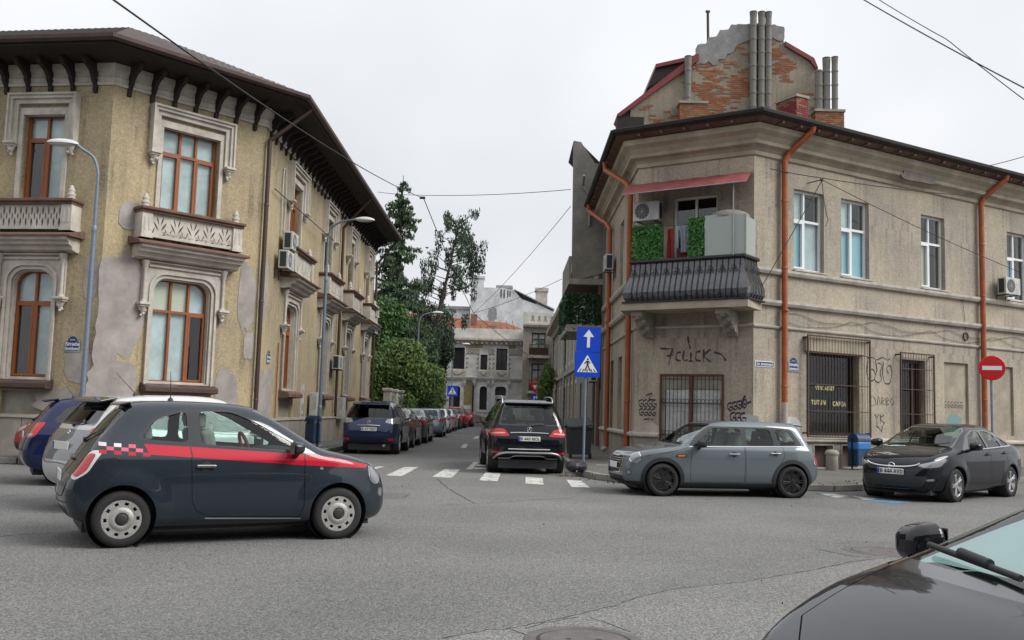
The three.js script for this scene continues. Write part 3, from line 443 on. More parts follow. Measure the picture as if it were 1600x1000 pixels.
const SUV = { // tall estate
  side: [[-2.12, .32], [-2.3, .42], [-2.36, .62], [-2.33, .86], [-2.27, 1.02], [-2.15, 1.22], [-1.92, 1.5], [-1.74, 1.63], [-1.4, 1.675], [-.5, 1.71], [.1, 1.67], [.5, 1.52], [1.0, 1.22], [1.2, 1.14], [1.7, 1.07], [2.12, .94], [2.32, .76], [2.38, .5], [2.32, .32], [2.1, .24], [-1.8, .26]],
  section: [[.2, .80], [.35, .88], [.6, .92], [.9, .92], [1.08, .885], [1.17, .85], [1.4, .74], [1.58, .64], [1.75, .55]], plan: [[-2.45, .3], [-2.15, .1], [-1.7, .02], [-.8, 0], [1.2, 0], [1.7, .04], [2.1, .16], [2.4, .36]],
  belt: 1.12, curveF: .12, curveR: .1, kLow: .12, kTop: .15, W: 1.85, xr: -1.36, xf: 1.36, wr: .36, tyreR: .365, tyreW: .23, rimR: .24, rim: 'five', arch: .41, flare: .025, box: [-2.5, 2.5, 1.82, 1.03],
  dlo: [[1.0, 1.17], [.5, 1.44], [.1, 1.56], [-1.2, 1.58], [-1.7, 1.45], [-1.95, 1.22], [1.0, 1.12]],
  windows: [[[.75, 1.19], [.42, 1.42], [.1, 1.53], [-.15, 1.54], [-.18, 1.16]], [[-.28, 1.16], [-.26, 1.54], [-.95, 1.545], [-1.05, 1.18]], [[-1.15, 1.2], [-1.08, 1.53], [-1.25, 1.53], [-1.65, 1.42], [-1.84, 1.23]]],
  windshield: [[-.74, 1.15], [.74, 1.15], [.6, 1.62], [-.6, 1.62]], rearGlass: [[-.76, 1.13], [.76, 1.13], [.6, 1.56], [-.6, 1.56]],
  panels: [{ name: 'door', view: 'side', poly: [[.95, 1.1], [.97, .45], [-.22, .4], [-.22, 1.13]] }], mirror: { x: .85, y: 1.16, out: .18, d: .12, h: .11, w: .13 }, handles: [[-.05, 1.0], [-1.0, 1.02]], inside: { x0: -1.6, x1: .95, seatX: -.05, rearX: -1.0, dy: .1 },
};
const COOPER = { // boxy five-door hatch with black arches
  side: [[-1.75, .24], [-1.9, .34], [-1.94, .52], [-1.91, .68], [-1.82, .84], [-1.76, .98], [-1.65, 1.18], [-1.53, 1.375], [-1.36, 1.415], [-.9, 1.435], [-.3, 1.44], [.16, 1.415], [.36, 1.34], [.62, 1.16], [.9, .975], [1.02, .94], [1.35, .905], [1.68, .845], [1.88, .775], [1.98, .65], [2.02, .46], [2.0, .28], [1.88, .19], [1.5, .17], [-1.4, .18]],
  section: [[.15, .77], [.25, .825], [.45, .86], [.7, .863], [.88, .845], [.96, .815], [1.2, .73], [1.38, .655], [1.5, .59]], plan: [[-1.98, .2], [-1.75, .08], [-1.3, .01], [-.6, 0], [.8, 0], [1.3, .015], [1.65, .08], [1.9, .2], [2.08, .34]],
  belt: .94, curveF: .13, curveR: .09, xm: .3, kLow: .1, kTop: .12, W: 1.73, xr: -1.285, xf: 1.285, wr: .305, tyreR: .305, tyreW: .195, rimR: .222, rim: 'multi', rimMat: CM.blackRim, arch: .34, cladding: .07, wheelIn: .01, sillY: .265, sillPush: .01, box: [-2.1, 2.15, 1.56, 1.0],
  dlo: [[.79, .955], [.52, 1.24], [.38, 1.325], [-1.24, 1.325], [-1.32, 1.28], [-1.5, 1.02], [-1.48, .985], [.68, .945]],
  windows: [[[.59, .97], [.36, 1.25], [.3, 1.285], [-.27, 1.29], [-.29, .975]], [[-.38, .978], [-.38, 1.29], [-.87, 1.29], [-.93, .985]], [[-1.04, .99], [-.98, 1.29], [-1.2, 1.28], [-1.38, 1.02]]],
  windshield: [[-.68, .97], [.68, .97], [.6, 1.37], [-.6, 1.37]], rearGlass: [[-.6, 1.0], [.6, 1.0], [.52, 1.34], [-.52, 1.34]],
  panels: [{ name: 'door', view: 'side', poly: [[.73, .92], [.76, .6], [.76, .28], [-.32, .28], [-.32, .955]] }, { name: 'door', view: 'side', poly: [[-.335, .955], [-.335, .28], [-.83, .28], [-1.0, .55], [-1.13, .8], [-1.1, .96]] }],
  mirror: { x: .58, y: .96, out: .14, h: .085, w: .12, d: .09, mat: CM.plastic }, handles: [[-.1, .81, CM.chrome], [-.93, .84, CM.chrome]], inside: { x0: -1.4, x1: .65, seatX: -.1, rearX: -.9, seat: CM.seatPale },
};
const RX = { ...SUV };
const ML = { // large tall estate with roof rails
  ...SUV, side: [[-2.2, .36], [-2.38, .45], [-2.45, .62], [-2.44, .84], [-2.39, 1.02], [-2.33, 1.17], [-2.22, 1.42], [-2.04, 1.68], [-1.9, 1.755], [-1.6, 1.785], [-.6, 1.81], [.1, 1.77], [.4, 1.67], [.95, 1.33], [1.15, 1.23], [1.6, 1.17], [2.1, 1.06], [2.3, .9], [2.38, .65], [2.36, .4], [2.2, .28], [-1.9, .3]],
  section: [[.2, .84], [.4, .93], [.65, .96], [.95, .957], [1.1, .925], [1.2, .89], [1.45, .79], [1.65, .69], [1.85, .56]], plan: [[-2.5, .2], [-2.2, .075], [-1.7, .02], [-.8, 0], [1.2, 0], [1.7, .03], [2.1, .12], [2.4, .3]],
  belt: 1.17, W: 1.93, xr: -1.46, xf: 1.46, wr: .38, tyreR: .385, tyreW: .26, rimR: .25, arch: .43, box: [-2.6, 2.5, 1.92, 1.06],
  dlo: [[1.0, 1.22], [.48, 1.56], [.1, 1.66], [-1.5, 1.68], [-1.95, 1.52], [-2.1, 1.3], [1.0, 1.18]],
  windows: [[[.75, 1.24], [.42, 1.53], [.1, 1.63], [-.15, 1.64], [-.18, 1.21]], [[-.28, 1.21], [-.26, 1.64], [-1.1, 1.64], [-1.2, 1.24]], [[-1.3, 1.25], [-1.22, 1.64], [-1.45, 1.64], [-1.85, 1.5], [-1.98, 1.3]]],
  windshield: [[-.76, 1.22], [.76, 1.22], [.64, 1.7], [-.64, 1.7]], rearGlass: [[-.74, 1.16], [.74, 1.16], [.62, 1.66], [-.62, 1.66]],
  panels: [{ name: 'door', view: 'side', poly: [[.95, 1.15], [.97, .5], [-.22, .45], [-.22, 1.18]] }], mirror: { x: .82, y: 1.22, out: .2, d: .12, h: .12, w: .14 }, handles: [[-.05, 1.04], [-1.1, 1.07]], inside: { x0: -1.75, x1: .9, seatX: -.05, rearX: -1.05, dy: .18 },
};
// a lower variant of a shape; bend may move points along the length as well
function squash(S, k, bend = (p) => p) { const py = (p) => bend(p).map(([a, c]) => [a, c * k]), pk = (p) => p.map(([a, c]) => [a, c * k]); return { ...S, side: py(S.side), section: S.section.map(([y, w]) => [y * k, w]), belt: S.belt * k, dlo: py(S.dlo), windows: S.windows.map(py), windshield: pk(S.windshield), rearGlass: pk(S.rearGlass), mirror: { ...S.mirror, y: S.mirror.y * k }, inserts: (S.inserts || []).map((q) => ({ ...q, poly: pk(q.poly), inner: (q.inner || []).map((w) => ({ ...w, poly: pk(w.poly) })) })), panels: S.panels.map((q) => (q.view === 'side' ? { ...q, poly: py(q.poly) } : q)), handles: S.handles.map(([x, y, m]) => [x, y * k, m]) }; }
// ---------------------------------------------------------------- the cars in the street
const tailPts = (x, z, y0, y1, w) => [[x, z - w, y0], [x + w * 0.8, z + 0.04, y0 + 0.02], [x + w * 1.1, z + 0.04, y1], [x, z - w * 0.8, y1]];
const RED = mat([0.46, 0.004, 0.022], { phys: true, roughness: 0.4, specularIntensity: 0.3, clearcoat: 0.8, clearcoatRoughness: 0.05 }), PINK = mat([0.60, 0.06, 0.12], { phys: true, roughness: 0.4, clearcoat: 1 }), PALE = mat([0.72, 0.60, 0.63], { phys: true, roughness: 0.4, clearcoat: 1 });
{ // dark slate bubble car, nearest on the left
  const pa = paint([0.019, 0.027, 0.037], { metalness: 0.25 });
  const checks = []; const sq = (x, row, m) => { const y = 1.045 - (x + 1.0) * 0.062 - row * 0.038; checks.push({ name: 'check_square', view: 'side', mirror: true, sharp: true, poly: [[x, y], [x + .07, y - .004], [x + .07, y - .041], [x, y - .037]], mat: m }); };
  for (const [x, r, m] of [[-1.40, 0, PALE], [-1.26, 0, PALE], [-1.12, 0, PINK], [-1.33, 1, PINK], [-1.19, 1, PINK], [-1.05, 1, PINK], [-1.40, 2, RED], [-1.26, 2, RED], [-1.12, 2, RED], [-.98, 2, RED]]) sq(x, r, m);
  const S = { ...CITY, cell: .026, paint: pa, rimMat: CM.hubcap, aerial: [-.62, .3, .05], inserts: [
    ...checks,
    { name: 'stripe', view: 'side', mirror: true, sharp: true, poly: [[-.97, 1.055], [-.51, 1.03], [-.49, .92], [-.91, .948]], mat: RED, label: 'red side stripe' },
    { name: 'stripe', view: 'side', mirror: true, sharp: true, poly: [[-.497, 1.03], [.725, .955], [.735, .835], [-.477, .92]], mat: RED },
    { name: 'stripe', view: 'side', mirror: true, sharp: true, poly: [[.738, .952], [1.06, .927], [1.52, .83], [1.48, .80], [.748, .835]], mat: RED },
    { name: 'taillight', view: 'corner', ang: rad(138), mirror: true, poly: cp(138, [[-1.34, .72, .985], [-1.46, .62, .985], [-1.70, .62, .72], [-1.62, .70, .68], [-1.50, .76, .76]]), mat: paint([.62, .62, .62]), inner: [{ name: 'red_lens', poly: cp(138, [[-1.40, .70, .95], [-1.475, .63, .95], [-1.665, .63, .735], [-1.60, .70, .715], [-1.51, .74, .78]]), mat: CM.redLens, push: .006 }] },
    { name: 'headlight', view: 'corner', ang: rad(40), mirror: true, poly: cEll(40, 1.55, .60, .73, .105, .12), mat: CM.chrome, inner: [{ name: 'lens', poly: cEll(40, 1.55, .60, .73, .09, .105), mat: CM.clearLens, push: .004 }] },
    { name: 'front_lamp', view: 'corner', ang: rad(40), mirror: true, poly: cEll(40, 1.68, .60, .52, .05, .055), mat: CM.chrome, inner: [{ name: 'lens', poly: cEll(40, 1.68, .60, .52, .042, .046), mat: CM.clearLens, push: .003 }] },
    { name: 'fuel_flap', view: 'side', poly: circ(-1.27, .82, .092), sharp: true, mat: CM.plastic, push: -.004, inner: [{ name: 'flap', poly: circ(-1.27, .82, .086), sharp: true, mat: pa }] },
    { name: 'sill_sheen', view: 'side', mirror: true, sharp: true, poly: [[-.32, .272], [.72, .243], [.72, .256], [-.32, .287]], mat: CM.silver, push: .006 },  // silver line painted in for the light reflected along the sill
    { name: 'side_lamp', view: 'side', mirror: true, poly: ell(.93, .80, .022, .016), mat: CM.clearLens, push: .004 },
    { name: 'rear_grille', view: 'rear', poly: [[-.5, .27], [.5, .27], [.56, .40], [-.56, .40]], mat: CM.plastic },
  ], inside: { ...CITY.inside, wheelMat: CM.seatRed, wheelR: .022, seat: CM.seatPale }, plates: [[-1, .70, '']] };
  S.extras = (g, W0, f) => {
    wiperRear(g, W0, f, 1.07, 1.16, 0, .32);
    part(g, 'tailgate_handle', surfTube(f, -1, [[-.17, .875], [-.09, .89], [0, .893], [.09, .89], [.17, .875]], .02, .012), CM.chrome, W0);
    part(g, 'roof_spoiler', at(rbox(-.07, .05, -.015, .015, -.44, .44, .012), -1.135, 1.468, 0, 0, 0, .22), CM.gloss, W0);
    part(g, 'tailgate_gap', merge([surfTube(f, -1, [[-.60, .98], [-.58, .8], [-.55, .62], [-.45, .52], [0, .50], [.45, .52], [.55, .62], [.58, .8], [.60, .98]], .005, 0)]), CM.plastic, W0);
    part(g, 'bumper_crease', surfTube(f, -1, [[-.72, .5], [-.6, .46], [-.3, .44], [0, .435], [.3, .44], [.6, .46], [.72, .5]], .006, 0), CM.plastic, W0);
  };
  const r = [-3.93, -9.84], fr = [-1.91, -10.94], d = [.878, -.48], n = [.48, .878], c = [(r[0] + fr[0]) / 2 - n[0] * .80, (r[1] + fr[1]) / 2 - n[1] * .80];
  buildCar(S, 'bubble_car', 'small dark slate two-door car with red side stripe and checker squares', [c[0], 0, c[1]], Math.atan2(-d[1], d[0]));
}
{ // grey boxy hatch with black arches
  const pa = paint([0.13, 0.155, 0.17], { metalness: 0.35 });
  const S = { ...COOPER, cell: .027, paint: pa, gap: .014, inserts: [
    { name: 'belt_trim', view: 'side', mirror: true, sharp: true, poly: [[.78, .926], [.78, .94], [-1.5, .985], [-1.5, .969]], mat: CM.chrome, push: .006 },
    { name: 'headlight', view: 'corner', ang: rad(38), mirror: true, poly: cEll(38, 1.70, .62, .715, .125, .105, -.25), mat: CM.chrome, inner: [{ name: 'lens', poly: cEll(38, 1.70, .62, .715, .11, .09, -.25), mat: CM.clearLens, push: .004 }] },
    { name: 'grille_frame', view: 'front', poly: [[-.40, .40], [.40, .40], [.47, .56], [.42, .73], [-.42, .73], [-.47, .56]], mat: CM.chrome, push: .006, inner: [{ name: 'grille', poly: [[-.36, .42], [.36, .42], [.43, .56], [.385, .705], [-.385, .705], [-.43, .56]], mat: CM.plastic, push: -.006 }] },
    { name: 'lower_intake', view: 'front', poly: [[-.5, .25], [.5, .25], [.52, .36], [-.52, .36]], mat: CM.plastic, push: -.004 },
    { name: 'fog_lamp', view: 'corner', ang: rad(35), mirror: true, poly: cEll(35, 1.82, .60, .43, .055, .055), mat: CM.plastic, inner: [{ name: 'lens', poly: cEll(35, 1.82, .60, .43, .04, .04), mat: CM.clearLens, push: .004 }] },
    { name: 'side_repeater', view: 'side', mirror: true, poly: [[.83, .79], [1.02, .785], [1.06, .74], [.85, .735]], mat: CM.gloss, push: .004, inner: [{ name: 'amber_lens', poly: [[.85, .78], [1.0, .775], [1.03, .747], [.87, .745]], mat: CM.amber, push: .008 }] },
    { name: 'taillight', view: 'corner', ang: rad(135), mirror: true, poly: cp(135, [[-1.70, .74, .85], [-1.82, .62, .85], [-1.88, .60, .62], [-1.74, .76, .62]]), mat: CM.chrome, push: .004, inner: [{ name: 'red_lens', poly: cp(135, [[-1.72, .74, .83], [-1.815, .63, .83], [-1.87, .61, .64], [-1.755, .75, .64]]), mat: CM.redLens, push: .01 }] },
  ], plates: [[1, .545, ''], [-1, .55, '']] };
  S.extras = (g, W0, f) => {
    for (const y of [.67, .63, .59, .485]) part(g, 'grille_bar', surfTube(f, 1, [[-.38, y], [-.2, y], [0, y], [.2, y], [.38, y]], .008, .004), CM.chrome, W0);
    part(g, 'roof_spoiler', at(rbox(-.14, .1, -.02, .02, -.52, .52, .018), -1.50, 1.385, 0, 0, 0, .12), pa, W0);
    const p = hit(f, [.95, 2, .3], [0, -1, 0]); part(g, 'wiper', merge([rod([.93, p[1] - .02, .55], [.83, p[1] + .07, .02], .009, 6), rod([.93, p[1] - .02, -.1], [.83, p[1] + .07, -.6], .009, 6)]), CM.plastic, W0);
    for (const s of [1, -1]) { const a = hit(f, [1.56, .86, s * 1.3], [0, 0, -s]); part(g, 'bonnet_gap', tube([[.80, .915, 0], [1.0, .86, 0], [1.3, .80, 0], [1.6, .74, 0]].map(([x, y]) => { const q = hit(f, [x, y, s * 1.3], [0, 0, -s]); return [x, y, q[2]]; }), .005, 20, 6), CM.plastic, W0); }
  };
  const r = [5.456, -18.255], fr = [2.891, -17.839], d = [-.987, .16], n = [.16, .987], c = [(r[0] + fr[0]) / 2 - n[0] * .85, (r[1] + fr[1]) / 2 - n[1] * .85];
  buildCar(S, 'hatchback', 'grey five-door hatchback with black wheels and black wheel arches', [c[0], 0, c[1]], Math.atan2(-d[1], d[0]));
}
function ringLogo(g, W0, f, dir, y, kind, R = .045) {
  const F = facing(W0, f, dir, y, 0, .012), a = [];
  if (kind === 'bar') a.push(torus(R, .009), rbox(-R * 1.25, R * .1, -.006, .008, -.005, .006, .004, 1).translate(0, .006, 0), rbox(-R * .1, R * 1.25, -.008, .006, -.005, .006, .004, 1).translate(0, -.006, 0));
  if (kind === 'star') { a.push(torus(R, .006)); for (let i = 0; i < 3; i++) a.push(at(uvm(new THREE.ConeGeometry(.012, R, 4)), 0, R / 2, 0).rotateZ(i * 2 * Math.PI / 3)); }
  if (kind === 'oval') { a.push(torus(R, .006).scale(1.35, 1, 1), rod([R * .2, R * .7, 0], [-R * .35, -R * .2, 0], .006), rod([-R * .35, -R * .2, 0], [R * .7, -R * .45, 0], .006)); }
  part(g, 'emblem', merge(a), CM.chrome, F);
}
{ // near-black saloon on the right
  const pa = paint([0.004, 0.005, 0.009], { metalness: 0.1, clearcoat: 0.75 });
  const S = { ...SEDAN, cell: .029, paint: pa, gap: .012, glass: CM.carGlass, inserts: [
    { name: 'window_chrome', view: 'side', mirror: true, sharp: true, poly: [[.92, .972], [.92, .984], [-1.5, 1.078], [-1.5, 1.062]], mat: CM.chrome, push: .005 },
    { name: 'headlight', view: 'corner', ang: rad(32), mirror: true, poly: cp(32, [[2.14, .40, .70], [1.62, .80, .86], [1.60, .82, .80], [1.78, .76, .66], [2.05, .58, .62]]), mat: CM.gloss, inner: [{ name: 'lens', poly: cp(32, [[2.12, .42, .70], [1.66, .79, .84], [1.66, .80, .80], [1.80, .75, .68], [2.05, .58, .645]]), mat: CM.clearLens, push: .002 }] },
    { name: 'grille', view: 'front', poly: [[-.42, .60], [.42, .60], [.5, .70], [-.5, .70]], mat: CM.plastic, push: -.006 },
    { name: 'lower_intake', view: 'front', poly: [[-.56, .28], [.56, .28], [.66, .50], [-.66, .50]], mat: CM.plastic, push: -.004 },
    { name: 'fog_recess', view: 'corner', ang: rad(30), mirror: true, poly: cp(30, [[2.08, .56, .44], [1.90, .72, .47], [1.9, .72, .40], [2.06, .6, .38]]), mat: CM.plastic, push: -.01, inner: [{ name: 'fog_lamp', poly: cp(30, [[2.06, .58, .435], [1.94, .69, .455], [1.94, .69, .41], [2.05, .6, .40]]), mat: CM.clearLens, push: -.006 }] },
    { name: 'taillight', view: 'corner', ang: rad(140), mirror: true, poly: cp(140, tailPts(-2.28, .70, .82, .98, .2)), mat: CM.redLens },
  ], plates: [[1, .565, 'B 444 AVD'], [-1, .8, '']] };
  S.extras = (g, W0, f) => {
    part(g, 'grille_bar', surfTube(f, 1, [[-.52, .73], [-.46, .70], [-.3, .668], [0, .655], [.3, .668], [.46, .70], [.52, .73]], .018, .01), CM.chrome, W0); ringLogo(g, W0, f, 1, .668, 'bar', .06);
    part(g, 'lip_line', surfTube(f, 1, [[-.66, .26], [-.3, .245], [0, .24], [.3, .245], [.66, .26]], .012, .004), pa, W0);
    const p = hit(f, [1.2, 2, .3], [0, -1, 0]); part(g, 'wiper', merge([rod([1.16, p[1], .6], [1.06, p[1] + .08, 0], .009, 6), rod([1.16, p[1], -.05], [1.06, p[1] + .08, -.62], .009, 6)]), CM.plastic, W0);
  };
  buildCar(S, 'saloon', 'near-black saloon with chrome grille bar parked facing left by the kerb', [9.07, 0, -19.97], Math.atan2(-.67, -.741));
  const F = { ...S, cell: .024, plates: [], inserts: S.inserts.filter((q) => q.name !== 'grille') };
  F.paint = paint([0.006, 0.006, 0.008], { metalness: 0.1 });
  F.mirror = { ...SEDAN.mirror, out: .13, h: .10, w: .115, d: .10 };
  F.extras = (g, W0, f) => {
    const w = (z0, z1, x1) => { const a = hit(f, [1.47, 2, z0], [0, -1, 0]), b = hit(f, [x1, 2, z1], [0, -1, 0]); part(g, 'wiper', merge([rod([a[0], a[1] + .02, a[2]], [b[0], b[1] + .022, b[2]], .012, 8), rod([lerp(a[0], b[0], .3), lerp(a[1], b[1], .3) + .03, lerp(a[2], b[2], .3)], [lerp(a[0], b[0], .62), lerp(a[1], b[1], .62) + .035, lerp(a[2], b[2], .62)], .018, 8)]), CM.plastic, W0); };
    w(.05, .62, 1.36); w(-.62, -.02, 1.35);
    { const rows = 8, cols = 10, pos = [], idx = []; for (let j = 0; j <= rows; j++) for (let i = 0; i <= cols; i++) { const z = lerp(-.735, .735, i / cols), x = lerp(.66, 1.40, j / rows) - .07 * z * z, q = hit(f, [x, 2, z * (1 - .14 * (1 - j / rows))], [0, -1, 0]); pos.push(q[0] - .02, q[1] - .035, q[2]); } for (let j = 0; j < rows; j++) for (let i = 0; i < cols; i++) { const a = j * (cols + 1) + i; idx.push(a, a + 1, a + cols + 1, a + 1, a + cols + 2, a + cols + 1); } const q = new THREE.BufferGeometry(); q.setAttribute('position', new THREE.Float32BufferAttribute(pos, 3)); q.setIndex(idx); q.computeVertexNormals(); part(g, 'added_pale_panel', uvm(q), mat([.66, .71, .74], { roughness: .6 }), W0); }  // pale panel added behind the glass so the windscreen looks bright
    part(g, 'windshield_reflection', tube([[.78, 1.44], [.95, 1.3], [1.15, 1.2], [1.35, 1.1]].map(([x]) => { const q = hit(f, [x, 2, .12], [0, -1, 0]); return [x, q[1] - .006, .12]; }), .002, 16, 5), CM.plastic, W0);  // thin dark line drawn for a wire mirrored in the windscreen
  };
  const fwd = (p) => p.map(([x, y]) => [x + .34 * sstep(-.2, .5, x) * sstep(2.0, 1.3, x), y]);
  Object.assign(F, squash({ ...F, panels: S.panels.map((q) => (q.view === 'side' ? q : { ...q, poly: [[1.46, -.66], [1.46, .66], [1.94, .58], [2.1, .35], [2.14, 0], [2.1, -.35], [1.94, -.58]] })) }, .93, fwd)); F.windshield = [[-.86, .968], [.86, .968], [.75, 1.37], [-.75, 1.37]]; F.wsLim = .14; F.mirror.x = 1.1; F.inside = { ...S.inside, x1: 1.25, seatX: .2 };
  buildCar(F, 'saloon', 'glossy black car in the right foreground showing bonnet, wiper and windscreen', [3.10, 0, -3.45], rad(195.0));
}
{ // dark tall estate seen from behind, right of the street
  const pa = paint([0.003, 0.004, 0.008], { metalness: 0.1, clearcoat: 0.75 });
  const S = { ...ML, cell: .03, paint: pa, glass: CM.carGlass, inserts: [
    { name: 'taillight', view: 'rear', mirror: true, lim: -.2, poly: [[.46, .90], [.60, .90], [.97, .87], [.97, 1.02], [.80, 1.085], [.60, 1.08]], mat: CM.redLens, push: .004, inner: [{ name: 'lens_bar', poly: [[.56, .965], [.9, .945], [.9, .985], [.6, 1.0]], mat: mat([.8, .25, .25], { phys: true, roughness: .15, clearcoat: 1 }), push: .008 }] },
    { name: 'reflector', view: 'rear', mirror: true, poly: [[.62, .50], [.88, .49], [.88, .545], [.62, .535]], mat: CM.redLens, push: .004 },
    { name: 'plate_recess', view: 'rear', poly: [[-.42, .76], [.42, .76], [.46, .96], [-.46, .96]], mat: pa, push: -.012 },
  ], plates: [[-1, .85, 'B 440 MOL']] };
  S.extras = (g, W0, f) => {
    part(g, 'tailgate_chrome', surfTube(f, -1, [[-.46, .985], [-.2, .995], [0, .997], [.2, .995], [.46, .985]], .014, .01), CM.chrome, W0);
    part(g, 'bumper_chrome', surfTube(f, -1, [[-.5, .60], [-.2, .60], [.2, .60], [.5, .60]], .018, .008), CM.chrome, W0);
    part(g, 'skid_plate', merge([surfTube(f, -1, [[-.82, .36], [-.74, .46], [-.6, .505], [0, .515], [.6, .505], [.74, .46], [.82, .36]], .028, .004), surfTube(f, -1, [[-.72, .37], [-.44, .38], [-.36, .43], [0, .44], [.36, .43], [.44, .38], [.72, .37]], .014, .006)]), CM.silver, W0);
    ringLogo(g, W0, f, -1, 1.075, 'star', .055);
    wiperRear(g, W0, f, 1.16, 1.19, 0, .38);
    for (const s of [1, -1]) part(g, 'roof_rail', tube([[.1, 1.66, s * .66], [0, 1.83, s * .64], [-.6, 1.87, s * .63], [-1.4, 1.85, s * .62], [-1.7, 1.80, s * .62], [-1.8, 1.66, s * .62]], .018, 40, 8), CM.silver, W0);
    part(g, 'roof_fin', at(lathe([[.05, 0], [.03, .03], [.0005, .06]], 12), -1.55, 1.77, 0), CM.gloss, W0);
    part(g, 'roof_spoiler', at(rbox(-.13, .1, -.018, .018, -.6, .6, .016), -2.0, 1.715, 0, 0, 0, .2), pa, W0);
  };
  const h = rad(90 + 5.0), d = [Math.cos(h), -Math.sin(h)];
  buildCar(S, 'tall_estate_car', 'black tall estate car with roof rails and red taillights, seen from behind', [.50 + d[0] * 2.44, 0, -22.75 + d[1] * 2.44], h);
}
{ // dark blue tall estate, left of the street
  const pa = paint([0.012, 0.022, 0.065], { metalness: 0.35 });
  const S = { ...RX, cell: .032, paint: pa, glass: CM.tintGlass, inserts: [
    { name: 'taillight', view: 'rear', mirror: true, lim: -.2, poly: [[.50, 1.02], [.62, .99], [.95, .98], [.95, 1.16], [.86, 1.2], [.56, 1.12]], mat: CM.clearLens, push: .004, inner: [{ name: 'lens_divider', poly: [[.70, .99], [.715, .99], [.73, 1.17], [.715, 1.17]], sharp: true, mat: CM.chrome, push: .006 }] },
    { name: 'reflector', view: 'rear', mirror: true, poly: [[.60, .44], [.78, .44], [.78, .53], [.60, .52]], mat: CM.redLens, push: .004 },
    { name: 'rear_valance', view: 'rear', poly: [[-.8, .26], [.8, .26], [.84, .38], [-.84, .38]], mat: CM.plastic },
  ], plates: [[-1, .80, 'B 67 YWY']] };
  S.extras = (g, W0, f) => {
    part(g, 'tailgate_chrome', surfTube(f, -1, [[-.36, .915], [0, .925], [.36, .915]], .016, .008), CM.chrome, W0); ringLogo(g, W0, f, -1, 1.03, 'oval', .045);
    part(g, 'roof_spoiler', at(rbox(-.14, .12, -.018, .018, -.6, .6, .016), -1.82, 1.605, 0, 0, 0, .25), pa, W0); part(g, 'roof_fin', at(lathe([[.05, 0], [.03, .03], [.0005, .06]], 12), -1.4, 1.65, 0), CM.gloss, W0);
    const t = text('RX 400h', .035, .003); part(g, 'badge', t, CM.chrome, facing(W0, f, -1, .74, .5, .006));
    part(g, 'exhaust', rod([-2.1, .3, .5], [-2.34, .29, .5], .04, 12), CM.silver, W0);
  };
  buildCar(S, 'tall_estate_car', 'dark blue tall estate car with clear taillights parked by the left pavement', [-4.42, 0, -32.35], rad(90));
}
{ // hatchbacks parked beyond the bubble car
  const tail = (m, y0 = .8, y1 = 1.08) => [{ name: 'taillight', view: 'corner', ang: rad(145), mirror: true, poly: cp(145, [[-1.62, .78, y1], [-1.80, .60, y1 - .04], [-1.9, .56, y0], [-1.74, .78, y0 + .03]]), mat: CM.redLens, push: .004, inner: [{ name: 'clear_lens', poly: cp(145, [[-1.86, .62, y0 + .09], [-1.87, .6, y0 + .04], [-1.76, .74, y0 + .05], [-1.74, .74, y0 + .1]]), mat: CM.clearLens, push: .008 }] }];
  const ex = (pm) => (g, W0, f) => { wiperRear(g, W0, f, 1.08, 1.14, 0, .34); part(g, 'roof_spoiler', at(rbox(-.14, .1, -.016, .016, -.5, .5, .014), -1.46, 1.435, 0, 0, 0, .22), pm, W0); part(g, 'tailgate_gap', surfTube(f, -1, [[-.60, 1.04], [-.6, .8], [-.56, .6], [0, .57], [.56, .6], [.6, .8], [.60, 1.04]], .005, 0), CM.plastic, W0); ringLogo(g, W0, f, -1, .98, 'oval', .03); };
  const wp = paint([.56, .56, .55]), bp = paint([.006, .013, .055], { metalness: .25 });
  const W = { ...HATCH, cell: .034, paint: wp, rearTint: CM.tintGlass, inserts: [{ name: 'tailgate', view: 'rear', poly: [[-.58, .6], [.58, .6], [.6, 1.02], [-.6, 1.02]], mat: paint([.20, .20, .20], { metalness: .5 }) }, ...tail()], plates: [[-1, .80, '']], aerial: [-.9, .42, .8], extras: ex(CM.gloss) };
  buildCar(W, 'hatchback', 'white hatchback with dark rear window between the striped car and the blue hatchback', [-4.75, 0.07, -14.3], Math.atan2(.714, .7));
  const B = { ...HATCH, cell: .034, paint: bp, rearTint: CM.tintGlass, inserts: tail(0, .76, 1.06), plates: [[-1, .82, '']], aerial: [-1.1, .3, .65], extras: ex(bp) };
  buildCar(B, 'hatchback', 'bright dark blue hatchback with large red taillights at the left edge', [-6.95, 0.03, -17.8], Math.atan2(.48, .878));
  const rp = paint([.36, .012, .015]);
  const R = squash({ ...HATCH, cell: .045, paint: rp, inserts: [{ name: 'headlight', view: 'corner', ang: rad(40), mirror: true, poly: cp(40, [[1.80, .45, .72], [1.5, .74, .86], [1.5, .76, .76], [1.74, .62, .65]]), mat: CM.clearLens }, { name: 'grille', view: 'front', poly: [[-.5, .5], [.5, .5], [.5, .75], [-.5, .75]], mat: CM.plastic }, { name: 'lower_intake', view: 'front', poly: [[-.7, .22], [.7, .22], [.7, .42], [-.7, .42]], mat: CM.plastic }], plates: [[1, .46, '']] }, .92);
  buildCar(R, 'hatchback', 'red hatchback on the pavement at the left edge, only its nose showing', [-9.1, .12, -21.75], rad(176));
}
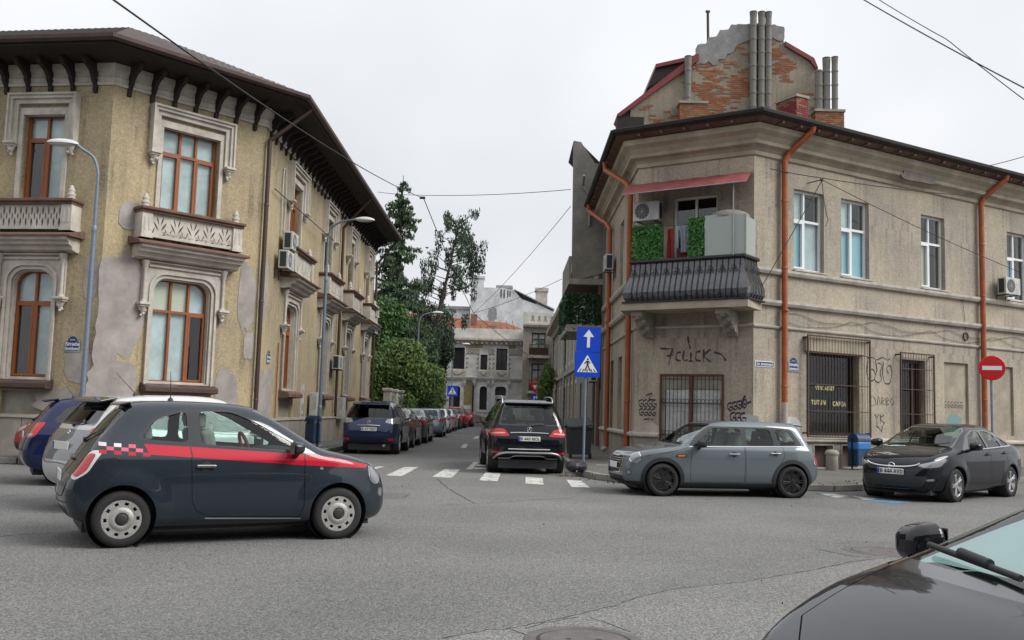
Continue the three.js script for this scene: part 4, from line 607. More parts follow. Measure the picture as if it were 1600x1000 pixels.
{ // the row along the left kerb
  const tl = [{ name: 'taillight', view: 'rear', mirror: true, lim: -.2, poly: [[.5, .82], [.9, .80], [.9, .98], [.55, .97]], mat: CM.redLens, push: .004 }];
  const row = [[SEDAN, [.022, .023, .024], 37.6, -4.46, 'dark grey saloon parked right in front of the blue tall estate'], [SEDAN, [.05, .055, .075], 42.5, -4.37, 'steel grey saloon with red taillights, second beyond the blue tall estate'], [HATCH, [.20, .30, .38], 51.6, -4.3, 'pale blue hatchback parked along the left kerb'], [HATCH, [.62, .62, .62], 59.5, -4.45, 'white hatchback with red taillights far along the left kerb'], [SEDAN, [.30, .31, .32], 65.5, -4.5, 'silver saloon far along the left kerb beyond the white hatchback'], [HATCH, [.03, .033, .036], 71.5, -4.4, 'charcoal hatchback far along the left kerb before the red ones'], [SUV, [.30, .012, .016], 77.2, -4.3, 'red tall estate near the far end of the parked row'], [HATCH, [.24, .012, .016], 83.2, -3.9, 'dark red hatchback last in the parked row']];
  for (const [sp, col, D, x, lab] of row) buildCar({ ...sp, cell: D < 48 ? .045 : .07, paint: paint(col), inserts: sp === SUV ? tl.map((q) => ({ ...q, poly: q.poly.map(([a, b]) => [a, b + .12]) })) : tl, plates: [[-1, .7, '']], gap: .02, inside: D > 60 ? null : sp.inside }, 'parked_car', lab, [x, 0, -D], rad(90), 'cars parked along the left kerb');
}
// ---------------------------------------------------------------- ground
const asphaltTex = tex(2048, (u, v) => {
  const g = hash2(Math.floor(u * 1400), Math.floor(v * 1400), 3), g2 = vnoise(u * 600, v * 600, 5, 600), a = fbm(u * 5, v * 5, 8, 5, 5), st = vnoise(u * 900, v * 900, 15, 900);
  const q = 0.72 + 0.26 * (g - 0.5) + 0.42 * (g2 - 0.5) + 0.12 * (a - 0.5) + (st > 0.86 ? 0.16 : 0);
  return [q * 1.0, q * 0.995, q * 0.975];
});
const asphaltBump = tex(1024, (u, v) => grey(0.5 * vnoise(u * 420, v * 420, 3, 420) + 0.5 * vnoise(u * 250, v * 250, 4, 250)), false);
M.asphalt = mat([0.31, 0.31, 0.313], { map: rep(asphaltTex, 6), bumpMap: rep(asphaltBump, 3), bumpScale: 0.006, roughness: 0.93 });
M.pave = mat([0.23, 0.225, 0.21], { map: rep(asphaltTex, 4.3), bumpMap: rep(asphaltBump, 2.2), bumpScale: 0.005, roughness: 0.93 });
M.kerb = mottled([0.30, 0.29, 0.265], 0.9);
M.paintW = mat([0.52, 0.52, 0.49], { map: rep(tex(512, (u, v) => { const w = fbm(u * 12, v * 12, 6, 4, 12), g = vnoise(u * 90, v * 90, 2, 90); const k = sstep(0.30, 0.46, w * 0.75 + g * 0.25); return grey(lerp(0.55, 0.97, k)); }), 1.5), roughness: 0.85 });
M.paintB = mat([0.10, 0.27, 0.42], { map: M.paintW.map, roughness: 0.85 });
M.tar = mat([0.035, 0.035, 0.034], { roughness: 0.95 });
const road = structure('road');
{ // one sheet to the horizon, finer near the camera, with its patches as vertex colours
  const mk = (x0, x1, z0, z1, st) => { const nx = Math.round((x1 - x0) / st), nz = Math.round((z1 - z0) / st), g = new THREE.PlaneGeometry(x1 - x0, z1 - z0, nx, nz).rotateX(-Math.PI / 2).translate((x0 + x1) / 2, 0, (z0 + z1) / 2); return g; };
  const g = mk(-14, 22, -100, 6, 0.5), p = g.attributes.position, c = new Float32Array(p.count * 3), uv = g.attributes.uv;
  for (let i = 0; i < p.count; i++) { const x = p.getX(i), z = p.getZ(i); const n = fbm(x * 0.22 + 60, z * 0.22 + 60, 77, 4), n2 = fbm(x * 0.9 + 30, z * 0.35 + 90, 21, 3); const k = 0.86 + 0.26 * (n - 0.5) + 0.20 * (n2 - 0.5); c[i * 3] = k; c[i * 3 + 1] = k; c[i * 3 + 2] = k * (1 - 0.05 * (n - 0.5)); uv.setXY(i, x, z); }
  g.setAttribute('color', new THREE.BufferAttribute(c, 3)); const m = M.asphalt.clone(); m.vertexColors = true; part(road, 'asphalt', g, m);
}
{ const s = poly([[-600, -600], [600, -600], [600, 600], [-600, 600]]); s.holes.push(new THREE.Path([[-14, -6], [22, -6], [22, 100], [-14, 100]].map((p) => new THREE.Vector2(...p)))); const g = new THREE.ShapeGeometry(s).rotateX(-Math.PI / 2); part(road, 'far_ground', uvm(g), M.asphalt); }
// flat marking from ground points
function flat(pts, y) { const g = new THREE.ShapeGeometry(poly(pts.map(([x, z]) => [x, -z]))).rotateX(-Math.PI / 2).translate(0, y, 0); return uvm(g); }
// ray through the photograph's pixel met with the ground: used once to lay out markings in metres
function G(px, py, y = 0) { const R = new THREE.Vector3((px - 800) / 1480, (500 - py) / 1480, -1).applyQuaternion(camera.quaternion); const t = (y - 1.515) / R.y; return [R.x * t, R.z * t]; }
for (const q of [[[590, 729], [601, 729], [580, 735], [570, 735]], [[631, 730], [654, 730], [628, 744], [603, 743]], [[695, 733], [719, 734], [705, 747], [675.5, 745]], [[759, 738], [782, 740], [777.5, 752], [748, 751]], [[821, 745.5], [848, 747.5], [849.5, 757.5], [821, 756]], [[885, 750], [908, 751.5], [922, 762], [893, 761.5]], [[740, 722], [748, 722], [738, 733.5], [728, 733.5]], [[757, 716], [762, 716], [759, 722], [751, 722]], [[745, 726], [768, 726], [768, 728.5], [744, 728.5]], [[742, 730.5], [770, 731.5], [770, 734], [740, 733]], [[724, 694], [731, 694], [728, 700], [719, 700]], [[744, 682], [750, 682], [746, 685.5], [738, 685.5]]]) part(road, 'crossing_stripe', flat(q.map((p) => G(...p)), 0.004), M.paintW);
for (const [q, m] of [[[[1283, 772], [1305, 772], [1330, 776], [1306, 778]], M.paintW], [[[1330, 775], [1350, 777], [1378, 780], [1350, 781.5]], M.paintW], [[[1275, 770.5], [1300, 770.5], [1305, 772], [1283, 772]], M.paintB], [[[1378, 780.5], [1350, 782], [1395, 786.5], [1426, 785]], M.paintB], [[[1510, 775], [1545, 769], [1560, 771], [1522, 778]], M.paintB]]) part(road, 'bay_marking', flat(q.map((p) => G(...p)), 0.004), m);
// later asphalt lays of another tone, edged by the seams
{ const lay = (pts, k, y) => { const m = M.asphalt.clone(); m.color.multiplyScalar(k); part(road, 'asphalt_patch', flat(pts.map((p) => G(...p)), y), m); };
  lay([[690, 999], [760, 985], [840, 974], [905, 960], [1005, 931], [1060, 920], [1160, 910], [1260, 893], [1372, 873], [1700, 900], [1900, 1150], [800, 1250], [560, 1060]], 1.0, 0.0016); lay([[1275, 858], [1300, 850], [1350, 846], [1420, 848], [1440, 862], [1380, 873], [1320, 868]], 0.8, 0.0022); lay([[595, 770], [640, 772], [630, 779], [560, 778]], 0.72, 0.002); lay([[1160, 745], [1290, 752], [1295, 762], [1150, 756]], 0.8, 0.0016); }
// seams and cracks in the asphalt
{
  const rng = RNG(5);
  const crack = (pix, w) => { const P = pix.map((p) => G(...p)), pts = []; for (let i = 0; i + 1 < P.length; i++) { const n = Math.max(4, Math.ceil(Math.hypot(P[i + 1][0] - P[i][0], P[i + 1][1] - P[i][1]) / 0.07)); for (let k = 0; k < n; k++) { const t = k / n, j = 0.03; pts.push([lerp(P[i][0], P[i + 1][0], t) + (rng() - 0.5) * j, lerp(P[i][1], P[i + 1][1], t) + (rng() - 0.5) * j]); } } const pos = [], idx = []; pts.forEach((p, i) => { const a = pts[Math.max(0, i - 1)], b = pts[Math.min(pts.length - 1, i + 1)], dx = b[0] - a[0], dz = b[1] - a[1], l = Math.hypot(dx, dz) || 1, ww = w * (0.25 + 0.9 * rng()); pos.push(p[0] - dz / l * ww, 0.003, p[1] + dx / l * ww, p[0] + dz / l * ww, 0.003, p[1] - dx / l * ww); if (i) { const k = i * 2; idx.push(k - 2, k - 1, k, k - 1, k + 1, k); } }); const g = new THREE.BufferGeometry(); g.setAttribute('position', new THREE.Float32BufferAttribute(pos, 3)); g.setIndex(idx); g.computeVertexNormals(); part(road, 'crack', uvm(g), M.tar); };
  crack([[690, 998], [760, 985], [795, 983], [840, 974], [905, 960], [960, 947], [1005, 931], [1060, 920], [1160, 910], [1260, 893], [1330, 878], [1372, 873]], 0.008);
  crack([[800, 984], [822, 992], [835, 998]], 0.008); crack([[925, 966], [960, 979], [995, 990]], 0.006); crack([[905, 965], [860, 972], [815, 984]], 0.006);
  crack([[690, 790], [722, 788], [780, 785], [830, 781], [900, 778]], 0.011); crack([[683, 748], [700, 763], [722, 776], [742, 787]], 0.012); crack([[595, 770], [640, 772], [632, 778]], 0.012);
  crack([[1275, 858], [1310, 865], [1350, 872]], 0.006); crack([[1300, 850], [1340, 846], [1410, 848]], 0.006); crack([[720, 702], [760, 703]], 0.014); crack([[0, 838], [45, 835], [90, 832]], 0.01); crack([[0, 776], [40, 772]], 0.01);
}
// pavements and kerb stones
const arc = (cx, cz, r, a0, a1, n = 8) => Array.from({ length: n + 1 }, (_, i) => { const a = (a0 + (a1 - a0) * i / n) * Math.PI / 180; return [cx + Math.cos(a) * r, cz + Math.sin(a) * r]; });
const KR = [[1.75, -100], [1.75, -24.2], [1.8, -22.9], [2.05, -21.9], [2.5, -21.1], [3.1, -20.6], [4.0, -20.35], [6.9, -20.3], [7.6, -20.75], [8.1, -21.6], [8.7, -22.3], [10.5, -23.4], [40, -40.8]];
const KL = [[-5.75, -100], [-5.75, -31.5], [-5.9, -29.5], [-6.5, -27.2], [-7.6, -24.8], [-9.0, -22.7], [-10.0, -21.9], [-11.0, -21.5], [-14, -21.2], [-45, -22]];
const sideR = structure('pavement'), sideL = structure('pavement');
part(sideR, 'paving', extr(poly([...KR, [40, -100]].map(([x, z]) => [x, -z])), 0, 0.125).rotateX(-Math.PI / 2), M.pave);
part(sideL, 'paving', extr(poly([...KL, [-45, -100]].map(([x, z]) => [x, -z])), 0, 0.125).rotateX(-Math.PI / 2), M.pave);
function kerbStones(parent, K, side, zmin) {
  const rng = RNG(9); let acc = [];
  for (let i = 0; i + 1 < K.length; i++) { const a = K[i], b = K[i + 1], L = Math.hypot(b[0] - a[0], b[1] - a[1]), n = Math.max(1, Math.round(L / 0.98)); for (let k = 0; k < n; k++) acc.push([lerp(a[0], b[0], k / n), lerp(a[1], b[1], k / n), lerp(a[0], b[0], (k + 1) / n), lerp(a[1], b[1], (k + 1) / n)]); }
  acc = acc.filter((q) => Math.min(q[1], q[3]) > zmin && Math.abs(q[0]) < 26);
  for (const q of acc) { const L = Math.hypot(q[2] - q[0], q[3] - q[1]); const h = 0.138 + rng() * 0.008; part(parent, 'kerb_stone', rbox(-L / 2 + 0.006, L / 2 - 0.006, 0, h, -0.075, 0.075, 0.02, 2), M.kerb, new THREE.Matrix4().makeTranslation((q[0] + q[2]) / 2, 0, (q[1] + q[3]) / 2).multiply(new THREE.Matrix4().makeRotationY(-Math.atan2(q[3] - q[1], q[2] - q[0]) + (rng() - 0.5) * 0.012))); }
}
kerbStones(sideR, KR, 1, -70); kerbStones(sideL, KL, -1, -60);
// pale repair slabs on the right pavement
part(sideR, 'repair_slab', flat([[2.35, -25.4], [3.2, -25.3], [3.3, -25.9], [2.4, -26]], 0.129), M.kerb); part(sideR, 'repair_slab', flat([[3.1, -28.6], [4.9, -28.9], [5.0, -29.4], [3.3, -29.3]].map(([x, z]) => [x - 0.3, z + 2.2]), 0.129), M.kerb);
function manhole(px, py, r, lab, sq) {
  const [x, z] = G(px, py), F = new THREE.Matrix4().makeTranslation(x, 0, z), g = thing('manhole_cover', lab, 'manhole cover', [x, 0, z]); const mm = mottled([0.17, 0.155, 0.15], 0.4, { roughness: 0.7, metalness: 0.15 });
  part(g, 'rim', lathe([[r + 0.09, 0.001], [r + 0.09, 0.006], [r + 0.012, 0.009], [r + 0.008, 0.0]], 48), mm, F);
  part(g, 'gap', lathe([[r + 0.014, 0.0035], [r - 0.014, 0.0035]], 48), M.tar, F); 
  const a = [lathe([[r - 0.012, 0.002], [r - 0.014, 0.008], [r * 0.92, 0.0085], [r * 0.90, 0.005], [r * 0.74, 0.005], [r * 0.72, 0.0085], [r * 0.62, 0.0085], [r * 0.6, 0.005], [r * 0.42, 0.005], [r * 0.4, 0.0085], [0.0005, 0.0085]], 48)];
  part(g, 'lid', merge(a), mm, F); for (const s of [-1, 1]) part(g, 'lift_hole', lathe([[0.022, 0.0092], [0.0005, 0.0092]], 12).translate(s * r * 0.33, 0, 0), M.tar, F);
}
manhole(912, 1001, 0.31, 'round iron manhole cover at the bottom edge of the road'); manhole(1375, 862, 0.32, 'round iron manhole cover in the road beyond the black bonnet');
// ---------------------------------------------------------------- facade kit
function offsetPath(P, d) { // P: plan points left to right seen from outside; d outward
  const N = []; for (let i = 0; i + 1 < P.length; i++) { const ux = P[i + 1][0] - P[i][0], uz = P[i + 1][1] - P[i][1], l = Math.hypot(ux, uz); N.push([-uz / l, ux / l]); }
  return P.map((p, i) => { const a = N[Math.max(0, i - 1)], b = N[Math.min(N.length - 1, i)], s = [a[0] + b[0], a[1] + b[1]], q = 1 + a[0] * b[0] + a[1] * b[1]; return [p[0] + s[0] / q * d, p[1] + s[1] / q * d]; });
}
const alongF = (P, i) => { const a = P[i], b = P[i + 1]; const L = Math.hypot(b[0] - a[0], b[1] - a[1]); return [frame(a[0], a[1], Math.atan2(b[0] - a[0], -(b[1] - a[1])) * 180 / Math.PI), L]; };
// profile [n, y] swept along a plan path with mitred corners
function sweep(P, prof) {
  const rows = prof.map(([n]) => offsetPath(P, n)), pos = [];
  for (let i = 0; i + 1 < P.length; i++) for (let k = 0; k < prof.length; k++) { const k2 = (k + 1) % prof.length; const a = [rows[k][i][0], prof[k][1], rows[k][i][1]], b = [rows[k][i + 1][0], prof[k][1], rows[k][i + 1][1]], c = [rows[k2][i + 1][0], prof[k2][1], rows[k2][i + 1][1]], d = [rows[k2][i][0], prof[k2][1], rows[k2][i][1]]; pos.push(...a, ...b, ...c, ...a, ...c, ...d); }
  const g = new THREE.BufferGeometry(); g.setAttribute('position', new THREE.Float32BufferAttribute(pos, 3)); g.computeVertexNormals();
  // uv: along the run and round the profile
  const uv = []; for (let i = 0; i + 1 < P.length; i++) { const L = Math.hypot(P[i + 1][0] - P[i][0], P[i + 1][1] - P[i][1]); let s = 0; for (let k = 0; k < prof.length; k++) { const q = prof[(k + 1) % prof.length], e = Math.hypot(q[0] - prof[k][0], q[1] - prof[k][1]); uv.push(i * 3.1, s, i * 3.1 + L, s, i * 3.1 + L, s + e, i * 3.1, s, i * 3.1 + L, s + e, i * 3.1, s + e); s += e; } } g.setAttribute('uv', new THREE.Float32BufferAttribute(uv, 2)); return g;
}
// sash window: frame mesh with panes and blinds as children
function sash(b, F, h, o = {}) {
  const fm = o.mat || M.frameOrange, n0 = o.n ?? -0.24, n1 = n0 + 0.07, w = o.w || 0.07, cols = o.cols || 2, ty = o.transom, a = [ring(h, 0, n0, n1, -w)], us = [h.u0 + w]; const inner = h.u1 - h.u0 - 2 * w;
  const split = o.split || Array.from({ length: cols - 1 }, (_, i) => (i + 1) / cols);
  for (const s of split) { const u = h.u0 + w + inner * s; a.push(box(u - w * 0.45, u + w * 0.45, h.y0 + w, h.y1 - w, n0 + 0.004, n1 + 0.012)); us.push(u); } us.push(h.u1 - w);
  if (ty) a.push(box(h.u0 + w, h.u1 - w, ty - w * 0.5, ty + w * 0.5, n0 + 0.002, n1 + 0.016));
  const g = part(b, 'window', merge(a), fm, F); const rows = ty ? [[h.y0 + w, ty - w / 2], [ty + w / 2, h.y1 - w]] : [[h.y0 + w, h.y1 - w]];
  rows.forEach(([y0, y1], r) => us.slice(0, -1).forEach((u, i) => {
    const u0 = u + (i ? w * 0.45 : 0), u1 = us[i + 1] - (i < us.length - 2 ? w * 0.45 : 0);
    if (r === 0 && o.sash && o.sash[i]) { const s = 0.045; a.length; part(g, 'sash_frame', merge([box(u0, u0 + s, y0, y1, n0 + 0.01, n1 + 0.02), box(u1 - s, u1, y0, y1, n0 + 0.01, n1 + 0.02), box(u0 + s, u1 - s, y0, y0 + s, n0 + 0.01, n1 + 0.02), box(u0 + s, u1 - s, y1 - s, y1, n0 + 0.01, n1 + 0.02)]), fm, F); }
    part(g, 'pane', box(u0 - 0.004, u1 + 0.004, y0 - 0.004, y1 + 0.004, n0 + 0.03, n0 + 0.036), o.glass || M.glass, F);
    const bl = o.blinds && o.blinds[r] && o.blinds[r][i]; if (bl) part(g, 'blind', box(u0 - 0.02, u1 + 0.02, y0 - 0.02, y1 + 0.02, n0 - 0.035, n0 - 0.025), bl === 1 ? M.blindBlue : bl, F);
  }));
  return g;
}
const reveal = (b, F, h, d = 1.2) => part(b, 'room_back', merge([box(h.u0 - 0.3, h.u1 + 0.3, h.y0 - 0.3, h.y1 + 0.3, -d - 0.05, -d)]), M.room, F);
function acUnit(F, u, y, lab, o = {}) { // outdoor unit on a wall
  const w = o.w || 0.82, h = o.h || 0.56, d = 0.3, n = o.n ?? 0.14, P = new THREE.Vector3(u, y, 0).applyMatrix4(F), g = thing('air_conditioner', lab, 'air conditioner', [P.x, P.y, P.z], 'air conditioner units on the facades'), L = shift(F, u, y, n);
  part(g, 'casing', rbox(-w / 2, w / 2, 0, h, 0, d, 0.02), M.acWhite, L);
  part(g, 'fan_recess', lathe([[0.225, 0.0], [0.22, 0.004], [0.0005, 0.004]], 32).rotateX(Math.PI / 2).translate(-w * 0.14, h * 0.5, d), M.acDark, L);
  const gr = []; for (let r = 0.05; r < 0.23; r += 0.03) gr.push(torus(r, 0.003, 24).translate(-w * 0.14, h * 0.5, d + 0.012)); for (let i = 0; i < 6; i++) gr.push(at(box(-0.22, 0.22, -0.003, 0.003, -0.003, 0.003), -w * 0.14, h * 0.5, d + 0.012, 0, 0, i * Math.PI / 6)); part(g, 'fan_grille', merge(gr), M.acWhite, L);
  for (const s of [-1, 1]) { part(g, 'side_vent', box(s * (w / 2) - 0.003, s * (w / 2) + 0.003, 0.05, h - 0.05, 0.05, d - 0.06), M.acDark, L); part(g, 'bracket', merge([box(s * w * 0.32 - 0.015, s * w * 0.32 + 0.015, -0.03, -0.002, -n, d), box(s * w * 0.32 - 0.012, s * w * 0.32 + 0.012, -0.3, -0.03, -n, -n + 0.02)]), M.rustIron, L); }
  if (o.hose) part(g, 'hose', tube(o.hose.map(([a, b]) => [a, b, 0.05 - n]), 0.022, 30, 6), M.acWhite, L);
  return g;
}
function ribbon(pts, w, n = 0.004) { // flat painted stroke on a wall: points [u, y]
  const c = new THREE.CatmullRomCurve3(pts.map((p) => new THREE.Vector3(p[0], p[1], 0)), false, 'centripetal'), m = pts.length * 5, pos = [], idx = [];
  for (let i = 0; i <= m; i++) { const p = c.getPoint(i / m), t = c.getTangent(i / m), k = w / 2 * (0.75 + 0.35 * Math.sin(i * 0.5)); pos.push(p.x - t.y * k, p.y + t.x * k, n, p.x + t.y * k, p.y - t.x * k, n); if (i) { const q = i * 2; idx.push(q - 2, q - 1, q, q - 1, q + 1, q); } }
  const g = new THREE.BufferGeometry(); g.setAttribute('position', new THREE.Float32BufferAttribute(pos, 3)); g.setIndex(idx); g.computeVertexNormals(); return uvm(g);
}
M.spray = mat([0.015, 0.015, 0.018], { roughness: 0.7 }); M.sprayV = mat([0.030, 0.022, 0.045], { roughness: 0.7 }); M.sprayGrey = mat([0.055, 0.05, 0.045], { roughness: 0.8 });
function graffiti(b, F, strokes, m, w, n = 0.004, lab) { let o = null; strokes.forEach((s, i) => { const q = part(o || b, o ? 'paint_stroke' : 'graffiti', ribbon(s, w, n + i * 0.0004), m, F, o ? undefined : lab); o = o || q; }); return o; }
M.signGreen = mat([0.02, 0.17, 0.07], { roughness: 0.4 }); M.signNavy = mat([0.012, 0.03, 0.13], { roughness: 0.35 }); M.signWhite = mat([0.75, 0.76, 0.76], { roughness: 0.4 }); M.signBlue = mat([0.004, 0.055, 0.50], { roughness: 0.35 }); M.signRed = mat([0.55, 0.012, 0.02], { roughness: 0.35 });
function streetPlaque(F, u, y, l1, l2, lab, w = 0.42, h = 0.36) {
  const P = new THREE.Vector3(u, y, 0).applyMatrix4(F), g = thing('street_sign', lab, 'street sign', [P.x, P.y, P.z]), L = shift(F, u, y, 0.004);
  const sh = (k) => { const s = new THREE.Shape(), a = w / 2 - k, t = h / 2 - k, q = w * 0.3; s.moveTo(-a, -t); s.lineTo(a, -t); s.lineTo(a, t * 0.55); s.lineTo(q, t * 0.6); s.absarc(0, t * 0.6, q, 0, Math.PI, false); s.lineTo(-a, t * 0.55); s.closePath(); return s; };
  part(g, 'plate', extr(sh(0), 0, 0.014), M.signGreen, L); part(g, 'white_line', extr(sh(0.014), 0.0141, 0.0162), M.signWhite, L); part(g, 'field', extr(sh(0.024), 0.0163, 0.0182), M.signNavy, L);
  const t = (s, sz, yy) => { const q = text(s, sz, 0.002); q.computeBoundingBox(); const k = Math.min(1, (w - 0.07) / (q.boundingBox.max.x - q.boundingBox.min.x)); q.scale(k, 1, 1); part(g, 'lettering', q.translate(0, yy, 0.0184), M.signWhite, L); };
  t('SECTOR 2', 0.022, h * 0.34); t(l1, 0.085, h * 0.06); t(l2, 0.075, -h * 0.26); return g;
}
function downpipe(b, F, pts, m, r = 0.06, clampsAt = [], clampM = m) { const p = part(b, 'downpipe', pipeRun(pts, r, 12), m, F); for (const [u, y, n] of clampsAt) part(p, 'pipe_clamp', lathe([[r + 0.012, -0.02], [r + 0.012, 0.02], [r - 0.01, 0.02], [r - 0.01, -0.02]], 14).translate(u, y, n), clampM, F); return p; }
const blob = (cx, cy, rx, ry, seed, n = 44, rough = 0.3) => { const rng = RNG(seed), o = [rng() * 9, rng() * 9]; return Array.from({ length: n }, (_, i) => { const a = i / n * 2 * Math.PI, k = 1 + rough * 2 * (fbm(Math.cos(a) * 1.6 + 5 + o[0], Math.sin(a) * 1.6 + 5 + o[1], seed, 3) - 0.5); const c = Math.cos(a), s = Math.sin(a), sq = 1 / Math.pow(Math.abs(c) ** 3.2 + Math.abs(s) ** 3.2, 1 / 3.2); return [cx + c * sq * rx * k, cy + s * sq * ry * k]; }); };

// ---------------------------------------------------------------- left corner house
const HL = { AB: [-10.34, -23.57], BC: [-7.3, -26.9] };
const FA = frame(...HL.AB, 98), FB = frame(...HL.AB, 42.4), FC = frame(...HL.BC, 0.2);
const endC = [HL.BC[0] + Math.sin(rad(0.2)) * 22, HL.BC[1] - Math.cos(rad(0.2)) * 22], startA = [HL.AB[0] - Math.sin(rad(98)) * 14, HL.AB[1] + Math.cos(rad(98)) * 14];
const planL = [startA, HL.AB, HL.BC, endC];
{
  const b = thing('corner_house', 'ochre two-storey corner villa with carved white window surrounds and deep dark eaves', 'building', [HL.BC[0] - 4, 0, HL.BC[1] - 6]);
  const TOP = 9.95, LB = Math.hypot(HL.BC[0] - HL.AB[0], HL.BC[1] - HL.AB[1]);
  const specs = [
    { F: FA, u0: -14, u1: 0, wins: [{ c: -1.84, w: 1.14, cols: 2 }, { c: -5.6, w: 1.14, cols: 2 }] },
    { F: FB, u0: 0, u1: LB, wins: [{ c: 2.22, w: 1.66, cols: 3 }] },
    { F: FC, u0: 0, u1: 22, wins: [{ c: 4.0, w: 1.6, cols: 3 }, { c: 9.6, w: 1.5, cols: 2, dark: 1 }, { c: 14.7, w: 1.4, cols: 2, dark: 1 }, { c: 19.6, w: 1.2, cols: 2, dark: 1 }] }];
  const drop = (u, y, n = 0.1) => { const g = [rbox(u - 0.15, u + 0.15, y - 0.07, y, 0, 0.26, 0.015, 1), rbox(u - 0.125, u + 0.125, y - 0.12, y - 0.07, 0, 0.22, 0.015, 1)]; const rng = RNG(Math.round(u * 97 + y * 13)); for (let i = 0; i < 5; i++) { const s = new THREE.SphereGeometry(0.07 - i * 0.008, 7, 5); s.translate(u + (rng() - 0.5) * 0.11, y - 0.16 - i * 0.045, 0.11 + (rng() - 0.5) * 0.06); g.push(uvm(s)); } g.push(lathe([[0.0005, -0.18], [0.03, -0.13], [0.07, -0.03], [0.11, 0.06]], 10).translate(u, y - 0.18, 0.1)); return merge(g); };
  const finial = (u, y, n) => lathe([[0.10, 0], [0.12, 0.03], [0.08, 0.06], [0.105, 0.1], [0.115, 0.14], [0.07, 0.18], [0.09, 0.22], [0.085, 0.26], [0.045, 0.31], [0.055, 0.34], [0.0005, 0.38]], 12).translate(u, y, n);
  // pierced panel: kind 0 interlaced lattice, 1 leaf fans
  const pierced = (u0, u1, y0, y1, kind, n0, n1) => {
    const s = poly([[u0, y0], [u1, y0], [u1, y1], [u0, y1]]), L = u1 - u0, H = y1 - y0 - 0.08, leaf = (cx, cy, l, w, rot) => { const p = new THREE.Path(), c = Math.cos(rot), q = Math.sin(rot), P = (a, d) => [cx + a * c - d * q, cy + a * q + d * c]; p.moveTo(...P(0, 0)); p.quadraticCurveTo(...P(l * 0.5, w), ...P(l, 0)); p.quadraticCurveTo(...P(l * 0.5, -w), ...P(0, 0)); s.holes.push(p); };
    if (kind === 0) { const m = Math.round(L / 0.155); for (let i = 0; i < m; i++) { const c = u0 + (i + 0.5) * L / m; leaf(c, y0 + 0.05, H * 0.46, 0.06, Math.PI / 2); leaf(c, y0 + 0.05 + H * 0.54, H * 0.44, 0.06, Math.PI / 2); if (i) { leaf(c - L / m / 2, y0 + 0.04 + H * 0.32, H * 0.4, 0.045, Math.PI / 2); } } }
    else { const m = Math.round(L / 0.5), w = L / m; for (let i = 0; i < m; i++) { const c = u0 + (i + 0.5) * w, y = y0 + 0.05; for (const sgn of [-1, 1]) { leaf(c + sgn * 0.03, y + 0.12, 0.3, 0.045, Math.PI / 2 - sgn * 0.55); leaf(c + sgn * 0.06, y + 0.02, 0.26, 0.045, Math.PI / 2 - sgn * 1.15); leaf(c + sgn * 0.028, y + 0.28, 0.24, 0.04, Math.PI / 2 - sgn * 0.28); leaf(c + sgn * w * 0.44, y + 0.03, 0.2, 0.03, Math.PI / 2 + sgn * 0.35); } } }
    return extr(s, n0, n1, 5);
  };
  specs.forEach(({ F, u0, u1, wins }, si) => {
    const holes = []; for (const w of wins) { w.up = { u0: w.c - w.w / 2, u1: w.c + w.w / 2, y0: 6.5, y1: 8.8 }; w.lo = { u0: w.c - w.w / 2, u1: w.c + w.w / 2, y0: 1.97, y1: 4.72, r: 0.36 }; w.pn = { u0: w.c - w.w / 2 - 0.06, u1: w.c + w.w / 2 + 0.06, y0: 1.08, y1: 1.66 }; holes.push(w.up, w.lo, w.pn); }
    part(b, 'wall', wall(u0, u1, 0, TOP, holes), M.stuccoL, F);
    for (const w of wins) {
      const { up, lo } = w, fm = w.dark ? M.darkWood : M.frameOrange, B = M.blindBlue;
      if (w.cols === 3) { sash(b, F, up, { mat: fm, transom: 8.1, split: [0.34, 0.65], sash: [1, 0, 1], blinds: [[1, 1, 1], [1, 1, 1]] }); sash(b, F, lo, { mat: fm, transom: 3.86, split: [0.34, 0.68], sash: [0, 0, 1], blinds: [[1, 1, 0], [M.curtainPale, M.curtainPale, 1]] }); }
      else { sash(b, F, up, { mat: fm, transom: 8.14, sash: [1, 1], blinds: [[0, 1], [1, 1]] }); sash(b, F, lo, { mat: fm, transom: 3.9, sash: [1, 1], blinds: w.dark ? [[0, 0], [1, 0]] : [[0, 1], [1, 1]] }); }
      // upper surround
      part(b, 'architrave', merge([box(up.u0 - 0.12, up.u0 - 0.005, up.y0, up.y1 + 0.12, 0.001, 0.05), box(up.u1 + 0.005, up.u1 + 0.12, up.y0, up.y1 + 0.12, 0.001, 0.05), box(up.u0 - 0.005, up.u1 + 0.005, up.y1 + 0.005, up.y1 + 0.12, 0.001, 0.05), box(up.u0 - 0.06, up.u1 + 0.06, up.y1 - 0.06, up.y1 + 0.03, -0.14, 0.06)]), M.trimL, F);
      const hd = (g0, g1, y1, n) => { const s = poly([[up.u0 - g1, 8.02], [up.u0 - g0, 8.02], [up.u0 - g0, y1 - (g1 - g0)], [up.u1 + g0, y1 - (g1 - g0)], [up.u1 + g0, 8.02], [up.u1 + g1, 8.02], [up.u1 + g1, y1], [up.u0 - g1, y1]]); return extr(s, 0.001, n); };
      part(b, 'hood_mould', merge([hd(0.13, 0.25, 9.14, 0.11), hd(0.25, 0.33, 9.22, 0.18), hd(0.33, 0.385, 9.275, 0.23)]), M.trimL, F);
      for (const u of [up.u0 - 0.26, up.u1 + 0.26]) part(b, 'corbel', drop(u, 8.02), M.trimL, F);
      // balconet
      const a0 = w.c - w.w / 2 - 0.62, a1 = w.c + w.w / 2 + 0.62;
      part(b, 'ledge', merge([rbox(a0 - 0.06, a1 + 0.06, 6.38, 6.46, -0.02, 0.52, 0.02, 1), box(a0 - 0.02, a1 + 0.02, 6.32, 6.38, 0, 0.46)]), M.tileTerra, F);
